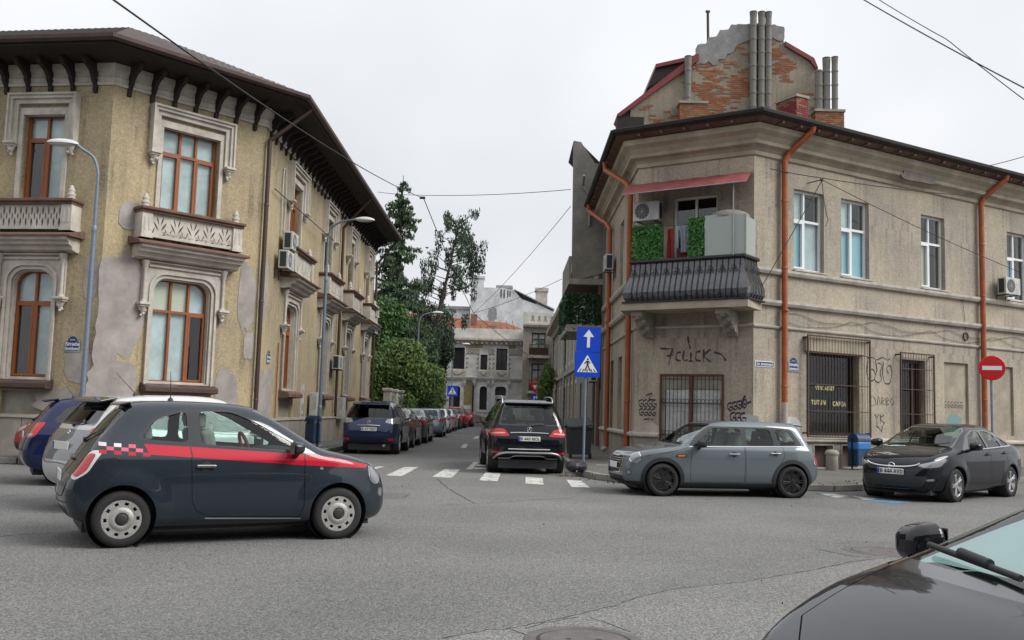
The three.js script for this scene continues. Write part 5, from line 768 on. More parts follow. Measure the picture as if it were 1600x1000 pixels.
      for (const s of [a0 + 0.14, a1 - 0.14]) { const pd = part(b, 'pedestal', merge([box(s - 0.14, s + 0.14, 5.66, 6.32, 0, 0.42), box(s - 0.16, s + 0.16, 5.66, 5.74, 0, 0.44), ...[-0.06, 0.06].map((q) => at(rbox(-0.028, 0.028, 0, 0.34, 0, 0.02, 0.012, 1), s + q, 5.86, 0.412))]), M.trimL, F); part(pd, 'finial', finial(s, 6.46, 0.26), M.trimL, F); }
      part(b, 'pierced_panel', pierced(a0 + 0.28, a1 - 0.28, 5.7, 6.32, si === 0 ? 0 : 1, 0.26, 0.36), M.trimL, F);
      part(b, 'hood_roof', mould([[0, 5.70], [0.60, 5.56], [0.66, 5.52], [0.66, 5.48], [0, 5.5]], a0 - 0.14, a1 + 0.14), M.tileTerra, F);
      part(b, 'cornice', mould([[0, 5.48], [0.6, 5.48], [0.58, 5.40], [0.48, 5.37], [0.46, 5.30], [0.34, 5.27], [0.30, 5.18], [0.12, 5.14], [0, 5.14]], a0 - 0.02, a1 + 0.02), M.trimL, F);
      // lower surround
      const sp = poly([[lo.u0 - 0.34, 4.02], [lo.u0 - 0.12, 4.02], [lo.u0 - 0.12, 5.138], [lo.u1 + 0.12, 5.138], [lo.u1 + 0.12, 4.02], [lo.u1 + 0.34, 4.02], [lo.u1 + 0.34, 5.14], [lo.u0 - 0.34, 5.14]]);
      const fr = poly([[lo.u0 - 0.34, 4.02], [lo.u1 + 0.34, 4.02], [lo.u1 + 0.34, 5.14], [lo.u0 - 0.34, 5.14]]); fr.holes.push(holePath({ ...lo, y0: 4.021 }, 0.10));
      { const p = holePath({ ...lo, noBottom: 1 }, 0.10).getPoints(8); const s = new THREE.Shape(); s.moveTo(lo.u0 - 0.34, 4.02); s.lineTo(lo.u0 - 0.10, 4.02); const rr = 0.36 + 0.06; s.lineTo(lo.u0 - 0.10, 4.82 - rr); s.absarc(lo.u0 - 0.10 + rr, 4.82 - rr, rr, Math.PI, Math.PI / 2, true); s.lineTo(lo.u1 + 0.10 - rr, 4.82); s.absarc(lo.u1 + 0.10 - rr, 4.82 - rr, rr, Math.PI / 2, 0, true); s.lineTo(lo.u1 + 0.10, 4.02); s.lineTo(lo.u1 + 0.34, 4.02); s.lineTo(lo.u1 + 0.34, 5.138); s.lineTo(lo.u0 - 0.34, 5.138); s.closePath(); part(b, 'frieze', extr(s, 0.001, 0.07), M.trimL, F); }
      part(b, 'arch_moulding', merge([ring(lo, 0.15, 0.072, 0.11, 0.09), ring(lo, 0.09, -0.10, 0.055, 0.0), ring(lo, 0.05, -0.16, -0.02, -0.035)]), M.trimL, F);
      part(b, 'frieze_rail', merge([box(lo.u0 - 0.2, lo.u1 + 0.2, 4.97, 5.02, 0.071, 0.13), box(lo.u0 - 0.2, lo.u1 + 0.2, 5.08, 5.12, 0.071, 0.16)]), M.trimL, F);
      for (const u of [lo.u0 - 0.3, lo.u1 + 0.3]) { part(b, 'colonette', lathe([[0.07, 0], [0.07, 0.05], [0.045, 0.08], [0.042, 0.85], [0.07, 0.9], [0.075, 0.98], [0.10, 1.02], [0.10, 1.1]], 12).translate(u, 4.02, 0.12), M.trimL, F); part(b, 'corbel', drop(u, 4.02), M.trimL, F); }
      part(b, 'sill', mould([[0, 1.955], [0.3, 1.88], [0.34, 1.84], [0.34, 1.74], [0.3, 1.72], [0.06, 1.70], [0, 1.70]], lo.u0 - 0.2, lo.u1 + 0.2), si === 2 ? M.tileTerra : M.brownMetal, F);
      part(b, 'apron_panel', box(w.pn.u0 - 0.02, w.pn.u1 + 0.02, w.pn.y0 - 0.02, w.pn.y1 + 0.02, -0.16, -0.10), M.stonebase, F);
      reveal(b, F, up); reveal(b, F, lo);
    }
    // plinth stones
    for (let u = u0 + (si ? 0.05 : 0), k = 0; u < u1 - 0.3; k++) { const w = Math.min(1.35 + 0.35 * hash2(k, si, 4), u1 - u); part(b, 'plinth_stone', rbox(u + 0.006, u + w - 0.006, 0.1, 0.98, 0.002, 0.085, 0.012, 1), M.stonebase, F); u += w; }
    part(b, 'plinth_cap', mould([[0, 0.99], [0.0, 1.07], [0.1, 1.03], [0.12, 0.99]], u0, u1), M.stonebase, F);
    // brackets and frieze under the eaves
    const n = Math.floor((u1 - u0) / 0.62), off = ((u1 - u0) - (n - 1) * 0.62) / 2;
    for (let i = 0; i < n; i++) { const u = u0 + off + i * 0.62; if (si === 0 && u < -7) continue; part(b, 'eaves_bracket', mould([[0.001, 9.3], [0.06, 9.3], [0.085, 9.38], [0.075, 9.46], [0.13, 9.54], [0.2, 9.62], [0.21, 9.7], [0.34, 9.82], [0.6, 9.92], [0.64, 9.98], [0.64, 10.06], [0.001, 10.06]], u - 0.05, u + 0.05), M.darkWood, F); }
  });
  part(b, 'eaves_frieze', sweep(planL, [[0.0, 9.50], [0.05, 9.50], [0.07, 9.56], [0.04, 9.60], [0.06, 9.70], [0.03, 9.74], [0.05, 9.84], [0.10, 9.9], [0.12, 10.05], [0.0, 10.05]]), M.trimL);
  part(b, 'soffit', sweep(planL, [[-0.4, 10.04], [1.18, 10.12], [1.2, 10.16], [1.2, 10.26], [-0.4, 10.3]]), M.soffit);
  part(b, 'gutter', sweep(planL, [[1.18, 10.20], [1.28, 10.18], [1.34, 10.24], [1.35, 10.33], [1.32, 10.33], [1.27, 10.26], [1.2, 10.26]]), M.brownMetal);
  // tiled roof: stepped rows with rolls
  const rp = [], e0 = 1.22, rows = 16, st = 0.34;
  for (let r = 0; r < rows; r++) {
    const a = offsetPath(planL, e0 - r * st), c = offsetPath(planL, e0 - (r + 1) * st - 0.02), y0 = 10.335 + r * st * 0.46, y1 = y0 + st * 0.46 - 0.02;
    for (let s = 0; s < 3; s++) { const L = Math.hypot(a[s + 1][0] - a[s][0], a[s + 1][1] - a[s][1]), m = Math.min(160, Math.max(8, Math.round(L / 0.11))); for (let i = 0; i < m; i++) { const t0 = i / m, t1 = (i + 1) / m, h0 = 0.022 * (i % 2), h1 = 0.022 * ((i + 1) % 2), P = (q, t, y) => [lerp(q[s][0], q[s + 1][0], t), y, lerp(q[s][1], q[s + 1][1], t)]; const A = P(a, t0, y0 + h0 + 0.02), B = P(a, t1, y0 + h1 + 0.02), C = P(c, t1, y1 + h1), D = P(c, t0, y1 + h0), E = P(a, t0, y0 - 0.03), G2 = P(a, t1, y0 - 0.03); rp.push(...A, ...B, ...C, ...A, ...C, ...D, ...E, ...G2, ...B, ...E, ...B, ...A); } }
  }
  { const g = new THREE.BufferGeometry(); g.setAttribute('position', new THREE.Float32BufferAttribute(rp, 3)); g.computeVertexNormals(); const t = part(b, 'roof_tiles', uvm(g), M.roofBrown); t.userData.kind = 'stuff'; }
  // back and inner walls so that no daylight comes through
  { const inn = offsetPath(planL, -1.6); part(b, 'inner_wall', extr(poly([...inn, [-30, endC[1]], [-30, startA[1]]].map(([x, z]) => [x, -z])), 0, 9.9).rotateX(-Math.PI / 2), M.room); part(b, 'end_wall', box(0, 8, 0, 9.95, -0.3, 0), M.stuccoL, frame(endC[0] - 8, endC[1], 270).multiply(new THREE.Matrix4().makeTranslation(-8, 0, 0))); }
  part(b, 'ceiling', extr(poly([...offsetPath(planL, -0.3), [-30, endC[1]], [-30, startA[1]]].map(([x, z]) => [x, -z])), 0, 0.1).rotateX(-Math.PI / 2).translate(0, 9.9, 0), M.room);
  // downpipes
  downpipe(b, FC, [[-0.02, 0.15, 0.13], [-0.02, 9.1, 0.13], [0.1, 9.5, 0.55], [0.3, 10.1, 1.15], [0.3, 10.2, 1.2]], M.pipeBrown, 0.065, [[-0.02, 1.6, 0.13], [-0.02, 4.4, 0.13], [-0.02, 7.2, 0.13]]);
  downpipe(b, FC, [[12.1, 1.2, 0.13], [12.1, 8.9, 0.13], [12.1, 10.1, 1.15], [12.1, 10.2, 1.2]], M.pipeBrown, 0.06, [[12.1, 3, 0.13], [12.1, 6, 0.13]]);
  downpipe(b, FC, [[21.9, 0.15, 0.13], [21.9, 8.9, 0.13], [21.9, 10.1, 1.1], [21.9, 10.2, 1.2]], M.pipeBrown, 0.06, [[21.9, 3, 0.13]]);
  downpipe(b, FC, [[2.55, 1.05, 0.05], [2.55, 3.4, 0.05]], M.pipeOrange, 0.02);
  // plaster repairs: smooth grey render with ragged outlines
  const pt = (F, cx, cy, rx, ry, seed, lab) => part(b, 'plaster_patch', extr(poly(blob(cx, cy, rx, ry, seed)), 0.0005, 0.005 + seed * 0.0006), M.patch, F, lab);
  pt(FB, 0.55, 3.9, 0.62, 1.28, 3, 'grey smooth plaster repair'); pt(FB, 0.42, 1.95, 0.6, 0.5, 5); pt(FB, 0.22, 2.75, 0.3, 0.7, 6); pt(FA, -0.25, 4.55, 0.2, 0.52, 7); pt(FA, -0.45, 2.3, 0.36, 0.36, 9); pt(FA, -1.0, 1.45, 0.6, 0.28, 10); pt(FB, 4.18, 4.5, 0.26, 0.95, 11); pt(FB, 3.72, 1.75, 0.36, 0.62, 12); pt(FB, 4.3, 3.1, 0.16, 0.4, 14); pt(FC, 1.35, 1.75, 0.8, 0.8, 15); pt(FC, 0.6, 4.8, 0.5, 0.9, 16); pt(FC, 0.5, 2.2, 0.35, 0.5, 17); pt(FB, 0.75, 6.2, 0.35, 0.35, 18);
  graffiti(b, FC, [[[6.2, 1.1], [6.15, 1.7], [6.3, 2.15], [6.55, 2.3], [6.75, 2.1], [6.8, 1.6], [6.75, 1.1]], [[6.3, 1.9], [6.5, 2.0], [6.7, 1.85]], [[6.35, 1.5], [6.5, 1.3], [6.6, 1.55], [6.7, 1.25]], [[6.3, 1.2], [6.5, 1.1], [6.7, 1.15]]], M.spray, 0.035, 0.006);
  part(b, 'whitewash', extr(poly(blob(6.48, 1.65, 0.36, 0.62, 21)), 0.0006, 0.003), M.trimL, FC);
  streetPlaque(FA, -0.62, 2.83, 'Strada', 'Semilunei', 'green-edged navy street plaque reading Strada Semilunei');
  streetPlaque(FC, 1.55, 2.88, 'Strada', 'Semilunei', 'small street plaque on the receding side of the ochre villa, by the downpipe');
  acUnit(FC, 2.45, 6.28, 'upper of the two air conditioners beside the brown downpipe of the ochre villa', { hose: [[-0.3, 0.56], [-0.4, 1.6], [-0.28, 2.6], [-0.1, 2.5], [0.05, 1.5], [0, 0.56]] }); acUnit(FC, 2.0, 5.62, 'lower of the two air conditioners beside the brown downpipe of the ochre villa');
  acUnit(FC, 11.3, 2.95, 'air conditioner low on the ochre villa behind the second lamp post'); acUnit(FC, 20.8, 6.0, 'upper air conditioner near the far end of the ochre villa'); acUnit(FC, 20.6, 5.15, 'lower air conditioner near the far end of the ochre villa');
  const ebox = (u, y0, y1, w, lab) => { const P = new THREE.Vector3(u, y0, 0).applyMatrix4(FC), g = thing('meter_box', lab, 'meter box', [P.x, P.y, P.z]), L = shift(FC, u, 0, 0.09); part(g, 'cabinet', rbox(-w / 2, w / 2, y0, y1, 0, 0.26, 0.015), M.acWhite, L); part(g, 'door', box(-w / 2 + 0.04, w / 2 - 0.04, y0 + 0.05, y1 - 0.05, 0.26, 0.266), M.acWhite, L); part(g, 'conduit', tube([[0, y0, 0.1], [0, y0 - 0.25, 0.1], [0.05, 0.5, 0.05], [0.05, 0.2, 0.05]], 0.025, 20, 8), mat([.38, .27, .08]), L); };
  ebox(7.6, 1.05, 1.95, 0.75, 'grey meter cabinet on the villa wall beside the lamp post'); ebox(12.9, 0.95, 1.85, 0.7, 'grey meter cabinet on the villa wall behind the blue tall estate');
}
// ---------------------------------------------------------------- right corner house
const HR = { DE: [3.65, -27.7], EF: [6.608, -25.779] };
const FD = frame(...HR.DE, 180), FE = frame(...HR.DE, 123), FF = frame(...HR.EF, 59.5);
const LF = 19, farD = [HR.DE[0], HR.DE[1] - 9.6], farF = [HR.EF[0] + Math.sin(rad(59.5)) * LF, HR.EF[1] - Math.cos(rad(59.5)) * LF];
const planR = [farD, HR.DE, HR.EF, farF], LE = Math.hypot(HR.EF[0] - HR.DE[0], HR.EF[1] - HR.DE[1]);
// brick courses: geometry per tone; mask(u, y) tells where bricks show
function bricks(u0, u1, y0, y1, n0, n1, mask, seed, tones = 3, gap = 0.012) {
  const out = Array.from({ length: tones }, () => []); let r = 0; const H = 0.065;
  for (let y = y0; y + H <= y1 + 0.01; y += H + gap, r++) for (let u = u0 - (r % 2) * 0.125; u < u1 - 0.04; u += 0.25 + gap) { const a = Math.max(u, u0), c = Math.min(u + 0.25, u1); if (c - a < 0.05 || !mask((a + c) / 2, y + H / 2)) continue; const k = hash2(Math.round(u * 40) + 900, r, seed); const d = (hash2(r, Math.round(u * 40) + 77, seed) - 0.5) * 0.012; out[Math.floor(k * tones)].push(box(a, c, y, y + H, n0, n1 + d)); }
  return out;
}
M.brickA = mottled([0.36, 0.115, 0.05], 0.4); M.brickB = mottled([0.30, 0.15, 0.085], 0.4); M.brickC = mottled([0.40, 0.19, 0.09], 0.4); M.brickRed = mottled([0.24, 0.03, 0.03], 0.4); M.mortar = mottled([0.33, 0.27, 0.20], 0.6);
function brickPart(b, F, sets, mats) { sets.forEach((s, i) => { if (s.length) { const o = part(b, 'bricks', merge(s), mats[i % mats.length], F); o.userData.kind = 'stuff'; } }); }
{
  const b = thing('corner_house', 'tan rendered two-storey corner house with orange downpipes and a corner balcony', 'building', [HR.EF[0] + 3, 0, HR.EF[1] - 6]);
  const TOP = 9.1;
  const wF = [[1.55, 2.78, [0.42]], [3.52, 4.74, [0.46]], [7.2, 8.38, [0.44]], [11.75, 12.95, [0.44]], [15.0, 16.2, [0.44]]].map(([u0, u1, sp]) => ({ u0, u1, y0: 5.72, y1: 8.06, sp }));
  const shop = [{ u0: 2.05, u1: 4.25, y0: 1.05, y1: 3.42 }, { u0: 6.1, u1: 7.32, y0: 1.05, y1: 3.42 }], niche = [{ u0: 8.26, u1: 9.5, y0: 1.15, y1: 3.44 }, { u0: 10.7, u1: 11.95, y0: 1.15, y1: 3.44 }], dk = [{ u0: 12.65, u1: 13.6, y0: 1.6, y1: 3.5 }], base = [{ u0: 2.3, u1: 3.05, y0: 0.16, y1: 0.78 }, { u0: 3.45, u1: 4.1, y0: 0.16, y1: 0.78 }, { u0: 9.9, u1: 10.6, y0: 0.16, y1: 0.85 }, { u0: 6.3, u1: 7.2, y0: 0.16, y1: 0.78 }];
  part(b, 'wall', wall(0, LF, 0, TOP, [...wF, ...shop, ...niche, ...dk, ...base]), M.stuccoR, FF);
  const door = { u0: 0.86, u1: 2.64, y0: 0.12, y1: 2.56 }, bdoor = { u0: 1.12, u1: 2.46, y0: 4.9, y1: 7.8 };
  part(b, 'wall', wall(0, LE, 0, TOP, [door, bdoor]), M.stuccoR, FE);
  const wD = [{ u0: -4.55, u1: -3.45, y0: 5.72, y1: 8.0 }, { u0: -8.6, u1: -7.5, y0: 5.72, y1: 8.0 }], dD = [{ u0: -4.5, u1: -3.4, y0: 0.9, y1: 3.4 }, { u0: -8.9, u1: -7.9, y0: 0.9, y1: 3.4 }, { u0: -6.9, u1: -5.9, y0: 0.9, y1: 3.4 }];
  part(b, 'wall', wall(-9.6, 0, 0, TOP, [...wD, ...dD]), M.stuccoR, FD);
  part(b, 'inner_wall', extr(poly([...offsetPath(planR, -1.3), [20, -40], [6, -40]].map(([x, z]) => [x, -z])), 0, TOP).rotateX(-Math.PI / 2), M.room);
  // white windows upstairs
  wF.forEach((h, i) => { const C = [[M.curtainSkyBlue, M.blindBlue], [M.curtainSkyBlue, M.curtainSkyBlue], [M.curtainPale, 0], [M.curtainSkyBlue, 0], [0, 0]][i]; sash(b, FF, h, { mat: M.frameWhite, transom: 7.18, split: h.sp, sash: [1, 0], n: -0.2, blinds: [C, i < 2 ? [1, 0] : [0, 0]] }); part(b, 'window_jamb', merge([box(h.u1 + 0.003, h.u1 + 0.05, h.y0 - 0.02, h.y1 - 0.3, 0.0006, 0.006)]), M.patch, FF); part(b, 'window_ledge', box(h.u0 - 0.05, h.u1 + 0.1, h.y0 - 0.045, h.y0 - 0.003, -0.12, 0.1), M.bandR, FF); });
  wD.forEach((h) => sash(b, FD, h, { mat: M.frameWhite, transom: 7.18, sash: [1, 0], n: -0.2 }));
  dD.forEach((h) => { const pl = []; part(b, 'shutter', merge([box(h.u0, h.u1, h.y0, h.y1, -0.2, -0.16), ...Array.from({ length: 5 }, (_, i) => box(h.u0 + 0.02, h.u1 - 0.02, h.y0 + i * 0.5 + 0.02, h.y0 + i * 0.5 + 0.46, -0.159, -0.14))]), M.brownMetal, FD); });
  // string courses and cornice
  const band = (y0, y1, n) => sweep(planR, [[0.001, y0], [n * 0.7, y0], [n, y0 + (y1 - y0) * 0.45], [n, y1 - 0.015], [0.001, y1]]);
  part(b, 'string_course', band(5.50, 5.66, 0.13), M.bandR); part(b, 'string_course', band(4.62, 4.78, 0.14), M.bandR); part(b, 'string_course', band(3.99, 4.07, 0.06), M.bandR);
  part(b, 'cornice', sweep(planR, [[0.001, 8.78], [0.06, 8.80], [0.08, 8.88], [0.05, 8.92], [0.12, 9.0], [0.26, 9.06], [0.28, 9.14], [0.24, 9.17], [0.34, 9.3], [0.48, 9.4], [0.5, 9.55], [0.001, 9.6]]), M.trimR);
  { const q = part(b, 'cornice_loss', extr(poly(blob(6.75, 9.16, 0.8, 0.2, 31)), 0.2, 0.30), mottled([0.26, 0.235, 0.20], 0.6), FF, 'broken cornice patch'); }
  // eaves: boards, gutter, low roof
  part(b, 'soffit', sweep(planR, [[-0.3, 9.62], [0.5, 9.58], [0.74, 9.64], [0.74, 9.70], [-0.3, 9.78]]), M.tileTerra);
  part(b, 'gutter', sweep(planR, [[0.70, 9.71], [0.82, 9.66], [0.90, 9.72], [0.91, 9.80], [0.88, 9.80], [0.82, 9.74], [0.72, 9.76]]), M.soffit);
  part(b, 'roof', sweep(planR, [[0.84, 9.79], [0.84, 9.84], [-5.5, 11.35], [-5.5, 11.2]]), M.roofBrown);
  { const e = offsetPath(planR, 0.6); for (let s = 0; s < 3; s++) { const [F, L] = alongF(planR, s); const n = Math.floor(L / 0.7); for (let i = 0; i < n; i++) part(b, 'rafter', box(i * 0.7 + 0.3, i * 0.7 + 0.38, 9.56, 9.63, 0.505, 0.76), M.tileTerra, F); } }
  // plinth
  for (const [F, u0, u1, gaps] of [[FF, 0.05, LF, base], [FE, 0, 0.8, []], [FE, 2.72, LE - 0.05, []], [FD, -9.6, 0, []]]) {
    let cur = u0; const segs = []; for (const h of gaps.slice().sort((p, q) => p.u0 - q.u0)) { segs.push([cur, h.u0 - 0.03]); cur = h.u1 + 0.03; } segs.push([cur, u1]);
    for (const [s0, s1] of segs) { const n = Math.max(1, Math.round((s1 - s0) / 1.4)); for (let i = 0; i < n; i++) part(b, 'plinth_stone', rbox(lerp(s0, s1, i / n) + 0.004, lerp(s0, s1, (i + 1) / n) - 0.004, 0.1, 0.86, 0.002, 0.06, 0.01, 1), M.stonebase, F); }
    part(b, 'plinth_ledge', mould([[0, 0.865], [0.12, 0.865], [0.15, 0.9], [0.15, 0.96], [0.05, 1.0], [0, 1.0]], u0, u1), M.bandR, F);
  }
  base.forEach((h, i) => { part(b, 'cellar_shutter', box(h.u0 - 0.02, h.u1 + 0.02, h.y0 - 0.02, h.y1 + 0.02, -0.22, -0.16), i === 2 ? mottled([0.16, 0.05, 0.05], 0.5) : mottled([0.13, 0.085, 0.075], 0.5), FF); part(b, 'cellar_frame', ring(h, 0.05, 0.0, 0.075, 0.0), M.stonebase, FF); });
  // blocked windows
  niche.forEach((h) => part(b, 'blocked_window', box(h.u0 - 0.01, h.u1 + 0.01, h.y0 - 0.01, h.y1 + 0.01, -0.14, -0.08), mottled([0.44, 0.385, 0.30], 1.4), FF));
  part(b, 'dark_window', box(12.63, 13.62, 1.58, 3.52, -0.16, -0.12), M.acDark, FF);
  part(b, 'painted_patch', extr(poly(blob(8.85, 1.5, 0.42, 0.28, 41)), -0.0795, -0.0775), mat([0.15, 0.26, 0.27]), FF);
  // shop windows behind iron grilles
  shop.forEach((h, i) => {
    const o = i ? { u0: 5.9, u1: 7.53, y0: 1.0, y1: 3.62 } : { u0: 1.9, u1: 4.55, y0: 1.0, y1: 3.89 };
    const s = part(b, 'shop_window', merge([ring(h, 0, -0.26, -0.18, -0.09), ...(i ? [box(h.u1 - 0.42, h.u1 - 0.36, h.y0 + 0.09, h.y1 - 0.09, -0.25, -0.17)] : [box(h.u0 + 0.09, h.u1 - 0.09, 1.72, 1.78, -0.25, -0.2)])]), i ? M.brownMetal : M.darkWood, FF);
    part(s, 'pane', box(h.u0 + 0.08, h.u1 - 0.08, h.y0 + 0.08, h.y1 - 0.08, -0.222, -0.216), M.darkGlass, FF); part(s, 'display_back', box(h.u0, h.u1, h.y0, h.y1, -0.95, -0.9), M.room, FF);
    part(s, 'display_shelf', merge([box(h.u0 + 0.1, h.u1 - 0.1, 1.25, 1.29, -0.85, -0.4), box(h.u0 + 0.1, h.u1 - 0.1, 2.0, 2.03, -0.85, -0.5)]), M.darkWood, FF); part(s, 'pale_parcel', merge([rbox(h.u0 + 0.3, h.u0 + 0.75, 1.3, 1.62, -0.7, -0.5, 0.04), rbox(h.u0 + 0.2, h.u0 + 0.62, 2.04, 2.3, -0.8, -0.6, 0.03)]), M.white, FF);
    if (!i) { const T = (t, u, y, sz) => { const g = text(t, sz, 0.002); part(s, 'window_lettering', g.translate(u, y, -0.213), mat([0.62, 0.55, 0.30]), FF); }; T('VINI AISIT', 3.05, 2.42, 0.115); T('TUTUN', 2.78, 2.0, 0.135); T('CAFEA', 3.66, 1.98, 0.135); part(b, 'shutter_box', box(h.u0 - 0.1, h.u1 + 0.2, 3.44, 3.84, 0.002, 0.1), M.trimR, FF); }
    const gr = part(b, 'window_grille', merge([box(o.u0, o.u0 + 0.045, o.y0, o.y1, 0.16, 0.2), box(o.u1 - 0.045, o.u1, o.y0, o.y1, 0.16, 0.2), box(o.u0 + 0.045, o.u1 - 0.045, o.y1 - 0.04, o.y1, 0.16, 0.2), box(o.u0 + 0.045, o.u1 - 0.045, o.y0, o.y0 + 0.04, 0.16, 0.2), box(o.u0, o.u0 + 0.03, o.y1 - 0.1, o.y1 - 0.05, 0, 0.16), box(o.u1 - 0.03, o.u1, o.y1 - 0.1, o.y1 - 0.05, 0, 0.16), box(o.u0, o.u0 + 0.03, o.y0 + 0.1, o.y0 + 0.15, 0, 0.16), box(o.u1 - 0.03, o.u1, o.y0 + 0.1, o.y0 + 0.15, 0, 0.16)]), M.rustIron, FF);
    const n = Math.round((o.u1 - o.u0) / 0.125); for (let k = 1; k < n; k++) part(gr, 'grille_bar', new THREE.CylinderGeometry(0.008, 0.008, o.y1 - o.y0 - 0.04, 6).translate(lerp(o.u0, o.u1, k / n), (o.y0 + o.y1) / 2, 0.18), M.rustIron, FF);
    for (const y of [o.y0 + 0.75, o.y0 + 1.5, o.y1 - 0.5]) part(gr, 'grille_rail', box(o.u0 + 0.045, o.u1 - 0.045, y - 0.012, y + 0.012, 0.192, 0.204), M.rustIron, FF);
    for (const s2 of [-1, 1]) { const u = s2 < 0 ? o.u0 - 0.06 : o.u1 + 0.02; }
  });
  // corner door behind its gate
  { const h = door, d = part(b, 'door', merge([box(h.u0, h.u0 + 0.08, h.y0, h.y1, -0.14, -0.05), box(h.u1 - 0.08, h.u1, h.y0, h.y1, -0.14, -0.05), box(h.u0 + 0.08, h.u1 - 0.08, h.y1 - 0.3, h.y1, -0.14, -0.05)]), M.stonebase, FE); const m = (h.u0 + h.u1) / 2; for (const s of [-1, 1]) { const u0 = s < 0 ? h.u0 + 0.09 : m + 0.006, u1 = s < 0 ? m - 0.006 : h.u1 - 0.09; const lf = part(d, 'door_leaf', merge([box(u0, u1, h.y0 + 0.01, h.y1 - 0.31, -0.12, -0.08), ...[[0.2, 0.75], [0.85, 1.4], [1.5, 2.0]].map(([a, c]) => rbox(u0 + 0.1, u1 - 0.1, h.y0 + a, h.y0 + c, -0.09, -0.065, 0.01, 1))]), M.white, FE); }
    const gt = part(b, 'gate', merge([box(h.u0 - 0.06, h.u0 - 0.01, 0.13, 2.68, 0.01, 0.06), box(h.u1 + 0.01, h.u1 + 0.06, 0.13, 2.68, 0.01, 0.06), box(h.u0 - 0.01, h.u1 + 0.01, 2.63, 2.68, 0.01, 0.06), box(m - 0.035, m + 0.035, 0.2, 2.62, 0.015, 0.055)]), mottled([0.14, 0.05, 0.035], 0.5), FE);
    for (let i = 1; i < 15; i++) { const u = lerp(h.u0, h.u1, i / 15); if (Math.abs(u - m) > 0.05) part(gt, 'gate_bar', new THREE.CylinderGeometry(0.009, 0.009, 2.45, 6).translate(u, 1.4, 0.035), M.iron, FE); }
    for (const y of [0.95, 1.85]) { part(gt, 'gate_rail', box(h.u0 - 0.01, h.u1 + 0.01, y - 0.01, y + 0.01, 0.045, 0.056), M.iron, FE); const rg = []; for (let i = 0; i < 15; i++) rg.push(torus(0.055, 0.007, 16).translate(lerp(h.u0, h.u1, (i + 0.5) / 15), y + 0.07, 0.04)); part(gt, 'ring_row', merge(rg), M.iron, FE); }
    part(gt, 'lock', rbox(m - 0.14, m + 0.1, 0.98, 1.05, 0.06, 0.1, 0.01), M.iron, FE); }
  // balcony
  const sl = poly([[-0.35, 0.0], [0.02, -1.12], [3.75, -1.12], [LE + 0.22, 0.0]]);
  part(b, 'balcony_slab', extr(sl, 4.42, 4.62).rotateX(-Math.PI / 2), M.trimR, FE);
  for (const [u, l] of [[0.45, 0], [2.95, 1]]) part(b, 'balcony_corbel', merge([mould([[0.002, 3.75], [0.12, 3.72], [0.2, 3.82], [0.32, 3.84], [0.42, 3.98], [0.62, 4.05], [0.75, 4.2], [0.95, 4.28], [0.98, 4.41], [0.002, 4.41]], u - 0.17, u + 0.17), ...Array.from({ length: 8 }, (_, i) => { const s = new THREE.SphereGeometry(0.09, 8, 6); s.translate(u + (i % 3 - 1) * 0.11, 3.85 + i * 0.06, 0.25 + i * 0.085); return uvm(s); })]), M.stonebase, FE);
  { // bellied iron railing backed with black sheeting
    const rp = [[0.25, 0], [0.25, 0.9], [3.6, 0.9], [3.6, 0]].map(([u, n]) => [u, n]); const path = [[0.22, 0.02], [0.30, 0.92], [3.55, 0.92], [3.63, 0.02]].map(([u, n]) => { const v = new THREE.Vector3(u, 0, n).applyMatrix4(FE); return [v.x, v.z]; });
    const pr = [[0.12, 4.62], [0.2, 4.78], [0.22, 4.92], [0.17, 5.1], [0.07, 5.35], [0.02, 5.55], [0.0, 5.76], [-0.03, 5.76], [-0.0, 5.5], [0.05, 5.3], [0.14, 5.08], [0.18, 4.92], [0.16, 4.8], [0.08, 4.64]];
    const sheet = mat([0.06, 0.063, 0.07], { phys: true, clearcoat: 1, clearcoatRoughness: 0.12, roughness: 0.25, bumpMap: rep(mottleTex, 0.45), bumpScale: 0.05 });
    const R = part(b, 'balcony_railing', sweep(path, pr), sheet);
    part(R, 'top_rail', sweep(path, [[-0.05, 5.765], [0.06, 5.765], [0.08, 5.80], [0.06, 5.86], [-0.05, 5.86]]), M.iron); part(R, 'bottom_rail', sweep(path, [[0.06, 4.625], [0.24, 4.625], [0.24, 4.665], [0.06, 4.665]]), M.iron);
    for (let s = 0; s < 3; s++) { const [F, L] = alongF(path, s), n = Math.max(4, Math.round(L / 0.165)); const bars = []; for (let i = 0; i < n; i++) { const u = (i + 0.5) * L / n; part(R, 'baluster', tube([[u, 4.66, 0.15], [u, 4.8, 0.225], [u, 4.93, 0.245], [u, 5.1, 0.195], [u, 5.35, 0.095], [u, 5.58, 0.04], [u, 5.77, 0.02]], 0.011, 12, 5), M.iron, F); if (i % 2 === 0) { bars.push(torus(0.055, 0.009, 12).translate(u, 5.52, 0.07), torus(0.04, 0.008, 12).translate(u + 0.07, 5.44, 0.09), torus(0.04, 0.008, 12).translate(u - 0.07, 5.44, 0.09), torus(0.045, 0.009, 12).translate(u, 4.78, 0.24)); } } if (bars.length) part(R, 'scrollwork', merge(bars), M.iron, F); }
  }
  sash(b, FE, { u0: bdoor.u0, u1: bdoor.u1, y0: 4.9, y1: 7.8 }, { mat: M.frameWhite, transom: 6.95, cols: 2, sash: [1, 1], n: -0.2, blinds: [[0, 0], [0, 0]] }); reveal(b, FE, bdoor, 1.25);
  for (const h of wF) 0;
